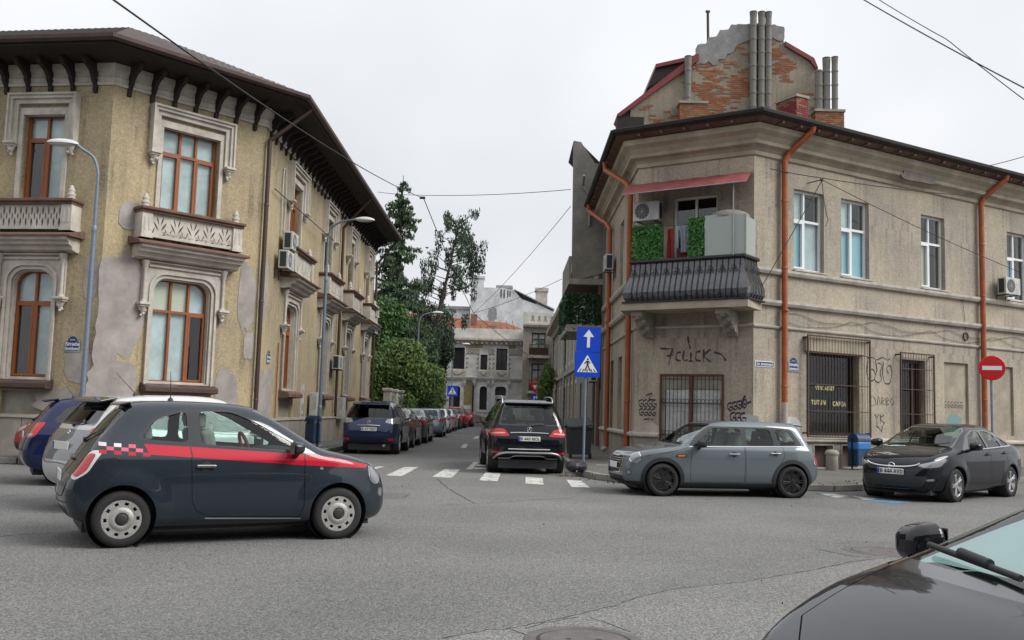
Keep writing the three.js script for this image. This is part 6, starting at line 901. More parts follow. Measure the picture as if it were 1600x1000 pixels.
  // awning
  { const aw = []; const m = 22, n = 6; const pos = [], idx = []; for (let j = 0; j <= n; j++) for (let i = 0; i <= m; i++) { const s = i / m, t = j / n; pos.push(lerp(-0.3, 3.5, s) + t * 0.3 - s * t * 0.1, 8.32 - t * 0.46 - t * t * 0.1 + 0.012 * Math.sin(i * 1.7 + j), 0.02 + t * 1.12); } for (let j = 0; j < n; j++) for (let i = 0; i < m; i++) { const a = j * (m + 1) + i; idx.push(a, a + m + 1, a + 1, a + 1, a + m + 1, a + m + 2); } const g = new THREE.BufferGeometry(); g.setAttribute('position', new THREE.Float32BufferAttribute(pos, 3)); g.setIndex(idx); g.computeVertexNormals(); const a = part(b, 'awning', uvm(g), mottled([0.34, 0.085, 0.075], 0.8), FE); part(a, 'awning_edge', tube([[0.02, 7.76, 1.15], [1.9, 7.765, 1.15], [3.66, 7.77, 1.15]], 0.014, 20, 6), M.galv, FE); part(a, 'awning_post', new THREE.CylinderGeometry(0.018, 0.018, 2.0, 8).translate(3.3, 6.82, 1.02), M.galv, FE); }
  // orange downpipes
  downpipe(b, FF, [[1.04, 1.95, 0.14], [1.04, 8.75, 0.14], [1.12, 8.95, 0.2], [1.5, 9.55, 0.72], [1.5, 9.68, 0.76]], M.pipeOrange, 0.085, [[1.04, 2.4, 0.14], [1.04, 4.5, 0.18], [1.04, 5.7, 0.14], [1.04, 7.6, 0.14]]); downpipe(b, FF, [[1.04, 0.13, 0.14], [1.04, 1.95, 0.14]], mottled([0.55, 0.47, 0.44], 0.5), 0.088);
  downpipe(b, FF, [[10.13, 1.9, 0.14], [10.13, 8.75, 0.14], [10.2, 8.95, 0.2], [10.6, 9.55, 0.72], [10.6, 9.68, 0.76]], M.pipeOrange, 0.085, [[10.13, 2.3, 0.14], [10.13, 5.7, 0.14], [10.13, 7.4, 0.14]]); downpipe(b, FF, [[10.13, 0.13, 0.14], [10.13, 1.9, 0.14]], mottled([0.42, 0.16, 0.10], 0.5), 0.088);
  downpipe(b, FD, [[-0.75, 0.3, 0.14], [-0.75, 8.3, 0.14], [-1.1, 8.6, 0.2], [-2.6, 9.4, 0.74], [-2.6, 9.7, 0.76]], M.pipeOrange, 0.085, [[-0.75, 1.9, 0.14], [-0.75, 4.8, 0.2], [-0.75, 7, 0.14]]);
  downpipe(b, FD, [[-6.6, 0.3, 0.14], [-6.6, 8.2, 0.14], [-7.0, 8.5, 0.2], [-9.0, 9.4, 0.74], [-9.0, 9.7, 0.76]], M.pipeOrange, 0.085, [[-6.6, 1.9, 0.14], [-6.6, 4.8, 0.2], [-6.6, 7, 0.14]]);
  for (const [F, u] of [[FD, -0.75], [FD, -6.6]]) part(b, 'pipe_shoe', pipeRun([[u, 0.3, 0.14], [u + 0.02, 0.18, 0.3]], 0.09, 10), mottled([0.55, 0.47, 0.44], 0.5), F);
  // graffiti
  const sE = (s, m, w, lab) => graffiti(b, FE, s, m, w, 0.005, lab);
  sE([[[0.78, 3.42], [1.0, 3.40], [1.15, 3.4], [1.1, 3.2], [1.05, 2.95]], [[0.98, 3.2], [1.2, 3.22]], [[1.42, 3.3], [1.3, 3.28], [1.28, 3.1], [1.42, 3.05]], [[1.5, 3.35], [1.5, 3.08], [1.62, 3.08]], [[1.72, 3.3], [1.72, 3.05]], [[1.66, 3.05], [1.8, 3.05]], [[1.62, 3.75], [1.66, 3.55], [1.7, 3.4]], [[2.02, 3.32], [1.9, 3.3], [1.88, 3.08], [2.03, 3.06]], [[2.1, 3.38], [2.1, 3.02]], [[2.3, 3.38], [2.12, 3.2], [2.3, 3.02]], [[2.4, 3.3], [2.62, 3.22], [2.75, 3.06]]], M.sprayGrey, 0.06, 'black spray tag above the gate');
  const letter = (u, y, s) => [[u + s * 0.5, y + s], [u, y + s * 0.8], [u, y + s * 0.3], [u + s * 0.4, y], [u + s * 0.6, y + s * 0.4], [u + s * 0.2, y + s * 0.45]];
  sE([0, 1, 2, 3].map((i) => letter(0.14 + i * 0.14, 1.72, 0.22)).concat([0, 1, 2, 3].map((i) => letter(0.16 + i * 0.13, 1.48, 0.2)), [[[0.3, 1.36], [0.45, 1.39], [0.6, 1.37]], [[0.35, 2.06], [0.55, 2.12], [0.45, 1.96], [0.65, 1.94]]]), M.sprayV, 0.04);
  sE([0, 1, 2, 3].map((i) => letter(2.82 + i * 0.13, 1.68 + i * 0.03, 0.22)).concat([0, 1, 2].map((i) => letter(2.9 + i * 0.14, 1.38, 0.26)), [[[3.2, 1.8], [3.3, 2.1], [3.36, 1.9], [3.48, 1.95]]]), M.sprayV, 0.05);
  graffiti(b, FF, [[[4.62, 3.36], [4.85, 3.4], [5.05, 3.34], [5.3, 3.42], [5.55, 3.36], [5.65, 3.4]], [[4.66, 3.3], [4.6, 2.95], [4.72, 2.72], [4.9, 2.72], [4.98, 2.9], [4.86, 3.05], [4.72, 3.0]], [[5.0, 3.32], [5.05, 3.0], [4.95, 2.75], [5.12, 2.66], [5.25, 2.76], [5.2, 2.95], [5.28, 3.2], [5.1, 3.25]], [[5.35, 3.3], [5.32, 2.9], [5.42, 2.66], [5.62, 2.66], [5.72, 2.9], [5.66, 3.2], [5.5, 3.1], [5.58, 2.95]]], M.spray, 0.035, 0.005, 'black bubble-letter tag between the grilles');
  graffiti(b, FF, [[[4.72, 1.98], [4.78, 2.2], [4.9, 2.22], [5.0, 2.02], [4.72, 1.95]], [[5.06, 1.98], [5.12, 2.25], [5.2, 2.0]], [[5.26, 2.0], [5.28, 2.22], [5.38, 2.16], [5.28, 2.1], [5.4, 2.0]], [[5.46, 2.0], [5.46, 2.22], [5.58, 2.16], [5.48, 2.1], [5.58, 2.02], [5.46, 2.0]], [[5.66, 2.1], [5.72, 2.22], [5.8, 2.1], [5.72, 2.0], [5.66, 2.1]]], M.spray, 0.022); graffiti(b, FF, [[[4.95, 1.72], [5.02, 1.6], [5.05, 1.4]], [[5.12, 1.72], [5.04, 1.58]], [[5.2, 1.72], [5.2, 1.45]], [[5.36, 1.7], [5.2, 1.6], [5.36, 1.45]], [[5.0, 1.38], [5.14, 1.3], [5.24, 1.2], [5.28, 1.36], [5.4, 1.48]]], M.spray, 0.028);
  graffiti(b, FF, 'STEVEZ'.split('').map((c, i) => letter(8.34 + i * 0.17, 2.0, 0.2)), M.spray, 0.022, -0.076);
  // flaked plaster
  part(b, 'plaster_patch', extr(poly(blob(3.42, 1.3, 0.3, 0.34, 51)), 0.0005, 0.004), M.white, FE); part(b, 'plaster_patch', extr(poly(blob(1.5, 1.3, 0.3, 0.25, 52)), 0.0005, 0.004), M.white, FF); part(b, 'plaster_patch', extr(poly(blob(0.42, 0.9, 0.4, 0.35, 53)), 0.001, 0.006), M.bandR, FE);
  // wires pinned to the wall
  const wr = []; const rng = RNG(12); for (const [y, dy] of [[4.5, 0.2], [4.42, 0.3]]) { const pts = []; for (let u = 1.3; u < 18; u += 0.45) pts.push([u, y - Math.abs(Math.sin(u * 0.9 + dy * 9)) * dy - rng() * 0.05, 0.03]); wr.push(tube(pts, 0.006, pts.length * 3, 5)); } wr.push(tube([[9.2, 5.5, 0.04], [9.3, 5.0, 0.03], [9.35, 4.5, 0.03]], 0.008, 12, 5)); part(b, 'wall_cable', merge(wr), M.wire, FF); part(b, 'cable_coil', torus(0.12, 0.02, 20).translate(9.36, 4.32, 0.03), M.wire, FF);
  streetPlaque(FF, 1.52, 3.0, 'Strada', 'Armenească', 'green-edged navy street plaque beside the orange downpipe');
  { const P = new THREE.Vector3(0.42, 2.98, 0).applyMatrix4(FF), g = thing('street_sign', 'narrow white-edged blue street name plate left of the orange downpipe', 'street sign', [P.x, P.y, P.z]), L = shift(FF, 0.42, 2.98, 0.003); part(g, 'plate', rbox(-0.36, 0.36, -0.08, 0.08, 0, 0.012, 0.004, 1), M.signWhite, L); part(g, 'field', box(-0.335, 0.335, -0.06, 0.06, 0.0122, 0.014), M.signNavy, L); const t = text('Str. Armenească', 0.07, 0.002); t.computeBoundingBox(); t.scale(0.6 / (t.boundingBox.max.x - t.boundingBox.min.x), 1, 1); part(g, 'lettering', t.translate(0, 0, 0.0142), M.signWhite, L); }
  acUnit(FE, 0.48, 7.1, 'air conditioner on the corner balcony under the red awning', { n: 0.2 }); acUnit(FF, 11.35, 5.82, 'air conditioner beside the rightmost upstairs window'); acUnit(FD, -6.0, 6.6, 'air conditioner on the street side of the tan house above the ivy balcony', { n: 0.1 });
}
{ // things on the balcony: leaf screens, glazed box, washing
  const leafM = [mat([0.035, 0.13, 0.022], { roughness: 0.6 }), mat([0.055, 0.19, 0.03], { roughness: 0.6 })];
  const leafScreen = (F, u0, u1, y0, y1, n, lab, seed) => { const P = new THREE.Vector3((u0 + u1) / 2, y0, n).applyMatrix4(F), g = thing('leaf_screen', lab, 'privacy screen', [P.x, P.y, P.z], 'artificial leaf screens on the balcony'), rng = RNG(seed), A = [[], []]; part(g, 'mesh_backing', box(u0, u1, y0, y1, n - 0.02, n - 0.01), mat([0.012, 0.05, 0.012]), F); const N = Math.round((u1 - u0) * (y1 - y0) * 520); for (let i = 0; i < N; i++) { const s = 0.035 + rng() * 0.03, q = new THREE.BufferGeometry(); q.setAttribute('position', new THREE.Float32BufferAttribute([0, -s, 0, s * 0.62, 0, 0.01, 0, s, 0, 0, -s, 0, 0, s, 0, -s * 0.62, 0, 0.012], 3)); q.rotateX((rng() - 0.5) * 1.4); q.rotateY((rng() - 0.5) * 1.6); q.rotateZ(rng() * 6.28); q.translate(lerp(u0, u1, rng()), lerp(y0, y1, rng()), n + rng() * 0.05); q.computeVertexNormals(); q.setAttribute('uv', new THREE.Float32BufferAttribute(new Float32Array(12), 2)); A[i % 2].push(q); } A.forEach((a, i) => { const o = part(g, 'leaves', mergeGeometries(a), leafM[i], F); o.userData.kind = 'stuff'; }); return g; };
  leafScreen(FE, 0.27, 1.24, 5.87, 6.86, 0.93, 'larger green artificial leaf screen at the left of the corner balcony', 3); leafScreen(FE, 1.98, 2.44, 5.87, 6.95, 0.93, 'narrow green artificial leaf screen in the middle of the corner balcony', 4);
  const P = new THREE.Vector3(2.9, 5.87, 0.5).applyMatrix4(FE), g = thing('glazed_enclosure', 'frosted glazed box on the right of the corner balcony with a dark cover', 'enclosure', [P.x, P.y, P.z]); const fg = mat([0.50, 0.55, 0.52], { phys: true, roughness: 0.25, transmission: 0.35, thickness: 0 });
  part(g, 'front_sheet', box(2.46, 3.24, 5.87, 6.98, 0.92, 0.93), fg, FE); part(g, 'side_sheet', box(3.57, 3.585, 5.87, 6.92, 0.05, 0.86), fg, FE); part(g, 'corner_sheet', box(0, 0.36, 5.87, 6.95, -0.006, 0.006), fg, turned(shift(FE, 3.26, 0, 0.92), 0, 0.12, 0)); part(g, 'corner_post', merge([box(3.235, 3.265, 5.87, 7.0, 0.915, 0.945), box(3.57, 3.6, 5.87, 6.95, 0.86, 0.9)]), M.galv, FE);
  part(g, 'cover', (() => { const s = new THREE.SphereGeometry(1, 20, 8, 0, 6.3, 0, 1.5); s.scale(0.6, 0.26, 0.5); s.translate(2.98, 6.92, 0.46); return uvm(s); })(), mottled([0.30, 0.27, 0.25], 0.3), FE);
  const cloth = (name, lab, u0, u1, y0, y1, n, c) => { const q = new THREE.PlaneGeometry(u1 - u0, y1 - y0, 14, 8), p = q.attributes.position; for (let i = 0; i < p.count; i++) { const t = p.getX(i) * 40 + p.getY(i) * 3; p.setZ(i, 0.03 * Math.sin(t)); if (name === 'shirt') { const f = (p.getY(i) / (y1 - y0) + 0.5); p.setX(i, p.getX(i) * (f > 0.75 ? 1 : 0.72)); } } q.computeVertexNormals(); q.translate((u0 + u1) / 2, (y0 + y1) / 2, n); return solo(name, lab, 'laundry', uvm(q), mottled(c, 0.3), FE); };
  cloth('towel', 'red towel hanging on the corner balcony beside the leaf screen', 1.26, 1.44, 5.9, 6.75, 0.7, [0.34, 0.015, 0.02]); cloth('shirt', 'pale blue striped shirt hanging on the corner balcony', 1.62, 1.94, 6.05, 6.8, 0.72, [0.33, 0.38, 0.45]); cloth('towel', 'dark red cloth hanging low on the corner balcony under the shirt', 1.5, 1.95, 5.88, 6.2, 0.62, [0.16, 0.012, 0.02]);
  solo('washing_line', 'thin washing line across the corner balcony', 'line', tube([[0.3, 6.9, 0.7], [1.8, 6.83, 0.7], [3.4, 6.9, 0.7]], 0.005, 20, 5), M.wire, FE);
}
{ // taller gabled house behind
  const F = frame(0, -34.5, 90), b = thing('gabled_house', 'taller house behind the tan corner house, bare crumbling brick gable with flue pipes', 'building', [8, 0, -38]);
  const out = [[4.2, 9.2], [11.43, 9.2], [11.43, 14.5], [11.1, 14.72], [10.83, 14.95], [9.95, 15.55], [9.93, 16.2], [9.3, 16.28], [8.37, 16.25], [7.95, 16.22], [7.88, 16.0], [7.5, 15.97], [7.42, 15.72], [7.1, 15.68], [7.02, 15.42], [6.68, 15.4], [6.66, 14.72], [4.2, 12.9]];
  const pl = mat([0.60, 0.53, 0.42], { map: rep(stuccoTex, 3.1), bumpMap: rep(stuccoBump, 0.7), bumpScale: 0.03, roughness: 0.95 });
  { const rg = RNG(14), rough = []; out.forEach((p, i) => { const q = out[(i + 1) % out.length], L = Math.hypot(q[0] - p[0], q[1] - p[1]); rough.push(p); if (p[1] > 12 && q[1] > 12 && p[1] + q[1] > 29.2) { const n = Math.floor(L / 0.12); for (let k = 1; k < n; k++) rough.push([lerp(p[0], q[0], k / n) + (rg() - 0.5) * 0.07, lerp(p[1], q[1], k / n) + (rg() - 0.6) * 0.09]); } }); part(b, 'gable_wall', extr(poly(rough), -0.4, 0), pl, F); } part(b, 'house_body', extr(poly([[4.3, 9.0], [11.3, 9.0], [11.3, 14.2], [9.5, 15.2], [6.7, 14.4], [4.3, 12.6]]), -9, -0.41), M.roofBrown, F);
  const mask = (u, y) => { if (y < 12.3) return 0; const e = 14.75 - Math.max(0, 6.66 - u) * 0.72; if ((u < 6.6 && y > e - 0.35) || (u < 6.86 && y > 14.66) || (u > 9.75 && y > 15.45 - (u - 9.75) * 0.75)) return 0; const n = fbm(u * 1.3 + 9, y * 1.6 + 3, 61, 4), c = Math.exp(-(((u - 7.0) / 0.75) ** 2 + ((y - 13.6) / 1.1) ** 2)), d = Math.exp(-(((u - 8.2) / 0.9) ** 2 + ((y - 14.3) / 0.7) ** 2)), top = u > 7.9 && u < 9.9 && y > 15.0 && y < 15.6 ? 0.16 : 0; const gz = u > 6.7 && u < 8.0 && y > 14.9 + (u - 6.7) * 0.35 ? -1 : 0, f = (hash2(Math.round(u * 40), Math.round(y * 60), 9) - 0.5) * 0.22; return n + f + c * 0.34 + d * 0.12 + top + gz > 0.60 && y < 15.7; };
  brickPart(b, F, bricks(4.4, 11.2, 12.3, 15.7, -0.02, 0.014, mask, 3), [M.brickA, M.brickB, M.brickC]);
  // grey cement on the stepped top
  part(b, 'cement_cap', extr(poly(((P) => { const rg = RNG(23), o = []; P.forEach((p, i) => { const q = P[(i + 1) % P.length], n = Math.max(1, Math.floor(Math.hypot(q[0] - p[0], q[1] - p[1]) / 0.13)); for (let k = 0; k < n; k++) o.push([lerp(p[0], q[0], k / n) + (rg() - 0.5) * 0.06, lerp(p[1], q[1], k / n) + (rg() - 0.5) * (i < 5 ? 0.16 : 0.05)]); }); return o; })([[6.66, 14.72], [7.4, 14.7], [7.9, 15.15], [8.4, 15.55], [9.0, 15.7], [9.93, 15.7], [9.95, 16.22], [9.3, 16.3], [8.37, 16.27], [7.93, 16.24], [7.86, 16.02], [7.48, 15.99], [7.40, 15.74], [7.08, 15.70], [7.0, 15.44], [6.66, 15.42]])), 0.001, 0.035), mottled([0.33, 0.325, 0.32], 0.8), F);
  const red = mottled([0.24, 0.028, 0.03], 0.9, { roughness: 0.5 });
  part(b, 'verge', extr(poly([[3.7, 12.62], [3.78, 12.52], [6.72, 14.78], [6.72, 15.02], [6.6, 15.02]]), -1.2, 0.12), red, F); part(b, 'mansard', merge([extr(poly([[9.96, 15.62], [11.05, 15.0], [11.2, 14.62], [11.1, 14.6], [10.9, 14.9], [9.96, 15.45]]), -3, 0.1)]), red, F);
  part(b, 'dormer', extr(poly([[4.9, 13.9], [5.2, 14.68], [6.6, 15.05], [6.6, 14.9], [5.4, 14.2]]), -4, -0.6), M.soffit, F); part(b, 'dormer_trim', extr(poly([[5.2, 14.68], [5.2, 14.82], [6.66, 15.2], [6.66, 15.05]]), -4.1, -0.5), red, F);
  part(b, 'left_eave', box(3.7, 4.7, 12.0, 12.55, -0.4, 0.05), M.soffit, F);
  const cem = mottled([0.26, 0.25, 0.225], 0.5); const flue = (x, y0, y1, r, n = 0.16) => { const p = []; p.push([r, y0]); for (let y = y0; y < y1 - 0.05; y += 0.52) p.push([r, y], [r, y + 0.46], [r + 0.016, y + 0.465], [r + 0.016, y + 0.515]); p.push([r, y1], [r - 0.03, y1], [r - 0.03, y1 - 0.2]); part(b, 'flue_pipe', lathe(p, 14).translate(x, 0, n), cem, F); };
  flue(8.74, 11.5, 16.5, 0.125); flue(9.05, 11.5, 16.48, 0.125); flue(9.31, 11.5, 16.42, 0.115); flue(6.31, 12.3, 14.46, 0.12); flue(11.12, 12.3, 14.4, 0.14, 0.4); flue(11.4, 12.3, 14.45, 0.13, 0.4); flue(11.68, 12.3, 14.62, 0.11, 0.5);
  part(b, 'mast', merge([rod([7.15, 15.3, -0.3], [7.12, 16.85, -0.3], 0.05, 8), rod([7.04, 16.86, -0.3], [7.2, 16.86, -0.3], 0.05, 8)]), M.rustIron, F);
  const chim = (x0, x1, y0, y1, n0, n1, ry, mats) => { const c = part(b, 'chimney', box(x0 + 0.02 - (x0 + x1) / 2, x1 - 0.02 - (x0 + x1) / 2, y0, y1, -(n1 - n0) / 2 + 0.02, (n1 - n0) / 2 - 0.02), M.mortar, turned(shift(F, (x0 + x1) / 2, 0, (n0 + n1) / 2), 0, ry, 0)); const w = (x1 - x0) / 2, d = (n1 - n0) / 2, L = turned(shift(F, (x0 + x1) / 2, 0, (n0 + n1) / 2), 0, ry, 0), L2 = turned(L, 0, Math.PI / 2, 0), L3 = turned(L, 0, -Math.PI / 2, 0); brickPart(c, L, bricks(-w, w, y0, y1, d - 0.03, d, () => 1, 5), mats); brickPart(c, L2, bricks(-d, d, y0, y1, w - 0.03, w, () => 1, 6), mats); brickPart(c, L3, bricks(-d, d, y0, y1, w - 0.03, w, () => 1, 8), mats); part(c, 'chimney_cap', box(-w - 0.04, w + 0.04, y1, y1 + 0.09, -d - 0.04, d + 0.04), M.stonebase, L); };
  chim(5.95, 6.95, 11.5, 12.95, 0.1, 0.6, 0, [M.brickA, M.brickB, M.brickC]); chim(10.9, 11.95, 11.5, 12.75, 0.2, 0.7, 0, [M.brickA, M.brickB, M.brickC]); chim(9.55, 10.1, 11.3, 12.85, 0.9, 1.9, 0.5, [M.brickRed, M.brickB]);
}
// ---------------------------------------------------------------- foliage kit
function leaves(list, seed) { // list of [x, y, z, size, droop]; one triangle pair each, random turn
  const rng = RNG(seed), n = list.length, p = new Float32Array(n * 18), q = new THREE.Quaternion(), e = new THREE.Euler(), v = new THREE.Vector3(); let k = 0;
  for (const [x, y, z, s, dr = 0] of list) { e.set((rng() - 0.5) * (dr ? 0.7 : 3.1), rng() * 6.283, (rng() - 0.5) * (dr ? 0.7 : 3.1)); q.setFromEuler(e); const w = s * (dr ? 0.28 : 0.55), P = [[0, -s, 0], [w, 0, w * 0.3], [0, s, 0], [0, -s, 0], [0, s, 0], [-w, 0, w * 0.3]]; for (const a of P) { v.set(...a).applyQuaternion(q); p[k++] = x + v.x; p[k++] = y + v.y; p[k++] = z + v.z; } }
  const g = new THREE.BufferGeometry(); g.setAttribute('position', new THREE.BufferAttribute(p, 3)); g.computeVertexNormals(); g.setAttribute('uv', new THREE.BufferAttribute(new Float32Array(n * 12), 2)); return g;
}
const leafMat = (c) => mat(c, { phys: true, roughness: 0.75, transmission: 0.25, thickness: 0 });
const LG = { fir: [leafMat([0.034, 0.075, 0.030]), leafMat([0.055, 0.11, 0.035])], droop: [leafMat([0.026, 0.055, 0.030]), leafMat([0.042, 0.08, 0.036])], bush: [leafMat([0.05, 0.11, 0.018]), leafMat([0.085, 0.16, 0.024]), leafMat([0.125, 0.185, 0.035])], bright: [leafMat([0.055, 0.15, 0.025]), leafMat([0.04, 0.10, 0.02])], ivy: [leafMat([0.018, 0.075, 0.022]), leafMat([0.03, 0.11, 0.03])] };
M.bark = mottled([0.075, 0.058, 0.045], 0.5);
function tree(name, lab, pos, build, mats, group) {
  const g = thing(name, lab, name === 'shrub' ? 'shrub' : 'tree', pos, group), W = g.matrixWorld.clone(), o = { trunk: [], limb: [], leaf: mats.map(() => []) }; build(o);
  if (o.trunk.length) part(g, 'trunk', merge(o.trunk), M.bark, W); if (o.limb.length) part(g, 'limbs', merge(o.limb), M.bark, W).userData.kind = 'stuff';
  const cr = part(g, 'crown', leaves(o.leaf[0], 5), mats[0], W); cr.userData.kind = 'stuff'; for (let i = 1; i < mats.length; i++) part(cr, 'leaves', leaves(o.leaf[i], 5 + i), mats[i], W).userData.kind = 'stuff';
  return g;
}
// tall thin spruce with gaps
function spruce(H, R, seed, bare = 0.12) { return (o) => {
  const rng = RNG(seed); o.trunk.push(rod([0, 0, 0], [0, H * 0.5, 0], 0.3, 8, 0.18), rod([0, H * 0.5, 0], [0.05, H, 0], 0.18, 6, 0.02));
  for (let y = H * bare; y < H * 0.985; y += 0.30 + rng() * 0.22) { const t = y / H, n = t > 0.9 ? 3 : 5; for (let i = 0; i < n; i++) { if (rng() < 0.12) continue; const a = rng() * 6.283, L = R * Math.pow(1 - t, 0.62) * (0.45 + 0.75 * rng()) + 0.18, dr = 0.12 + 0.22 * rng(); const e = [Math.cos(a) * L, y - L * dr + L * 0.08, Math.sin(a) * L]; o.limb.push(rod([0, y, 0], e, 0.035, 4, 0.008)); const m = Math.ceil(L * 44); for (let k = 0; k < m; k++) { const s = Math.pow((k + rng()) / m, 0.8), w = 0.30 * L * (1 - 0.55 * s) * 0.5 + 0.06; o.leaf[rng() < 0.5 ? 0 : 1].push([e[0] * s + (rng() - 0.5) * 2 * w, y + (e[1] - y) * s - rng() * 0.28 + 0.05, e[2] * s + (rng() - 0.5) * 2 * w, 0.11 + rng() * 0.13, rng() < 0.6 ? 1 : 0]); } } }
}; }
// leaning conifer with clumps of hanging foliage
function weeping(H, lean, R, seed) { return (o) => {
  const rng = RNG(seed), tx = (y) => lean * Math.pow(y / H, 1.15); o.trunk.push(rod([0, 0, 0], [tx(H * 0.45), H * 0.45, 0], 0.3, 8, 0.2), rod([tx(H * 0.45), H * 0.45, 0], [tx(H), H * 0.97, 0], 0.2, 6, 0.04));
  for (let i = 0; i < 72; i++) { const y = H * (0.34 + 0.65 * Math.pow(rng(), 0.85)), a = rng() * 6.283, t = y / H, L = R * (0.4 + 0.6 * rng()) * (t > 0.86 ? 0.75 : t < 0.45 ? 0.9 : 1.1), cx = tx(y) + Math.cos(a) * L, cz = Math.sin(a) * L, cy = y + 0.2; o.limb.push(rod([tx(y - 0.5), y - 0.5, 0], [cx, cy, cz], 0.045, 4, 0.015)); const r = 0.32 + rng() * 0.36, len = 0.6 + rng() * 2.0 * (t < 0.9 ? 1 : 0.4); const m = 70 + Math.floor(len * 45); for (let k = 0; k < m; k++) { const q = rng(), b = rng() * 6.283, rr = r * Math.sqrt(rng()) * (1 - 0.45 * q); o.leaf[rng() < 0.5 ? 0 : 1].push([cx + Math.cos(b) * rr, cy + 0.3 - q * len + (rng() - 0.5) * 0.3, cz + Math.sin(b) * rr, 0.09 + rng() * 0.11, rng() < 0.75 ? 1 : 0]); } }
}; }
// broad leafy mass made of clumps
function leafy(cl, dens, s0, seed, trunk) { return (o) => { const rng = RNG(seed); if (trunk) for (const t of trunk) o.trunk.push(rod(t[0], t[1], t[2], 8, t[2] * 0.6)); for (const [x, y, z, rx, ry, rz] of cl) { const n = Math.round(dens * rx * ry * 4); for (let i = 0; i < n; i++) { const u = rng() * 2 - 1, a = rng() * 6.283, q = Math.sqrt(1 - u * u), r = Math.pow(rng(), 0.28) * (0.86 + 0.3 * fbm(Math.cos(a) * 2 + x + 20, u * 2 + y + 20, seed, 3)); o.leaf[Math.floor(rng() * o.leaf.length)].push([x + Math.cos(a) * q * r * rx, y + u * r * ry, z + Math.sin(a) * q * r * rz, s0 * (0.6 + rng() * 0.8), 0]); } } }; }

// ---------------------------------------------------------------- houses further down on the right
{
  const F = frame(3.6, -37.35, 180), b = thing('balcony_house', 'grey concrete town house with stacked balconies next along the right side', 'building', [6, 0, -44]);
  const conc = mottled([0.30, 0.285, 0.25], 1.4), holes = [{ u0: -1.9, u1: -0.9, y0: 0.5, y1: 2.7 }, { u0: -4.2, u1: -3.0, y0: 0.3, y1: 2.7 }, { u0: -4.2, u1: -3.0, y0: 5.05, y1: 7.2 }, { u0: -8, u1: -6.8, y0: 1, y1: 3 }, { u0: -8, u1: -6.8, y0: 5.4, y1: 7.4 }, { u0: -11.5, u1: -10.3, y0: 1, y1: 3 }];
  part(b, 'wall', wall(-14, 0, 0, 12.1, holes, -0.35, 0), conc, F); holes.forEach((h, i) => part(b, i < 2 ? 'shutter_door' : 'dark_window', box(h.u0 - 0.02, h.u1 + 0.02, h.y0 - 0.02, h.y1 + 0.02, -0.24, -0.18), i < 2 ? mottled([0.13, 0.16, 0.17], 0.6) : M.acDark, F));
  part(b, 'house_core', box(-14, -0.4, 0, 11.9, -9, -0.4), M.room, F); part(b, 'end_wall', box(-0.35, 0, 9.2, 12.1, -9, -0.36), conc, F);
  part(b, 'fin_wall', extr(poly([[-0.02, 7.1], [1.25, 6.75], [1.3, 12.5], [1.0, 12.45], [0.42, 11.6], [-0.02, 11.5]].map(([a, y]) => [-a, y])), -0.18, 0.12).translate(0, 0, 0), conc, frame(3.6, -37.75, 90));
  part(b, 'roof_edge', extr(poly([[1.0, 12.5], [1.3, 12.55], [0.3, 11.55], [0.02, 11.55]].map(([a, y]) => [-a, y])), -3.5, -0.19), M.soffit, frame(3.6, -37.75, 90));
  for (const [y0, y1, d, lab] of [[4.72, 5.0, 1.42, 'lower'], [6.62, 6.85, 1.38, 'upper']]) part(b, 'balcony_slab', box(-4.9, -0.25, y0, y1, 0.0, d), lab === 'lower' ? M.bandR : M.stonebase, F);
  part(b, 'balcony_parapet', merge([box(-4.9, -0.25, 6.85, 7.75, 1.28, 1.38), box(-4.9, -4.8, 6.85, 7.75, 0, 1.28)]), conc, F);
  const rl = part(b, 'iron_railing', merge([box(-4.88, -0.27, 5.95, 5.99, 1.33, 1.37), box(-4.88, -0.27, 5.06, 5.09, 1.33, 1.37), box(-0.31, -0.27, 5.95, 5.99, 0, 1.33)]), M.iron, F); for (let i = 0; i < 34; i++) part(rl, 'baluster', box(-4.85 + i * 0.138, -4.83 + i * 0.138, 5.09, 5.95, 1.34, 1.36), M.iron, F);
  part(b, 'wall_pipe', merge([rod([-0.4, 0.2, 0.1], [-0.4, 8.9, 0.1], 0.07, 10), rod([-2.3, 0.2, 0.1], [-2.3, 4.7, 0.1], 0.05, 8)]), M.tileTerra, F);
  part(b, 'grey_drain', pipeRun([[-0.2, 9.0, 0.6], [-0.2, 10.2, 0.6], [-0.1, 10.6, 0.9], [0.4, 10.9, 0.9]], 0.05, 8), M.galv, F);
  const iv = thing('ivy', 'dark green ivy thickly covering the iron balcony of the concrete town house', 'ivy', [2.3, 5, -38]), rng = RNG(8), L = [[], []]; for (let i = 0; i < 5200; i++) { const s = rng(); const side = rng() < 0.28; const u = side ? -0.3 + rng() * 0.14 - 0.07 : lerp(-4.9, -0.25, s), n = side ? lerp(0.1, 1.4, rng()) : 1.36 + (rng() - 0.5) * 0.28, y = 5.0 + Math.pow(rng(), 0.9) * (1.12 + 0.25 * fbm(u * 1.5 + 30, n, 4, 3)) - (rng() < 0.12 ? rng() * 0.5 : 0); const v = new THREE.Vector3(u, y, n).applyMatrix4(F); L[rng() < 0.5 ? 0 : 1].push([v.x, v.y, v.z, 0.05 + rng() * 0.05, 0]); } L.forEach((l, i) => (part(iv, 'leaves', leaves(l, 40 + i), LG.ivy[i]).userData.kind = 'stuff'));
  acUnit(F, -0.75, 2.75, 'air conditioner under the ivy balcony slab');
}
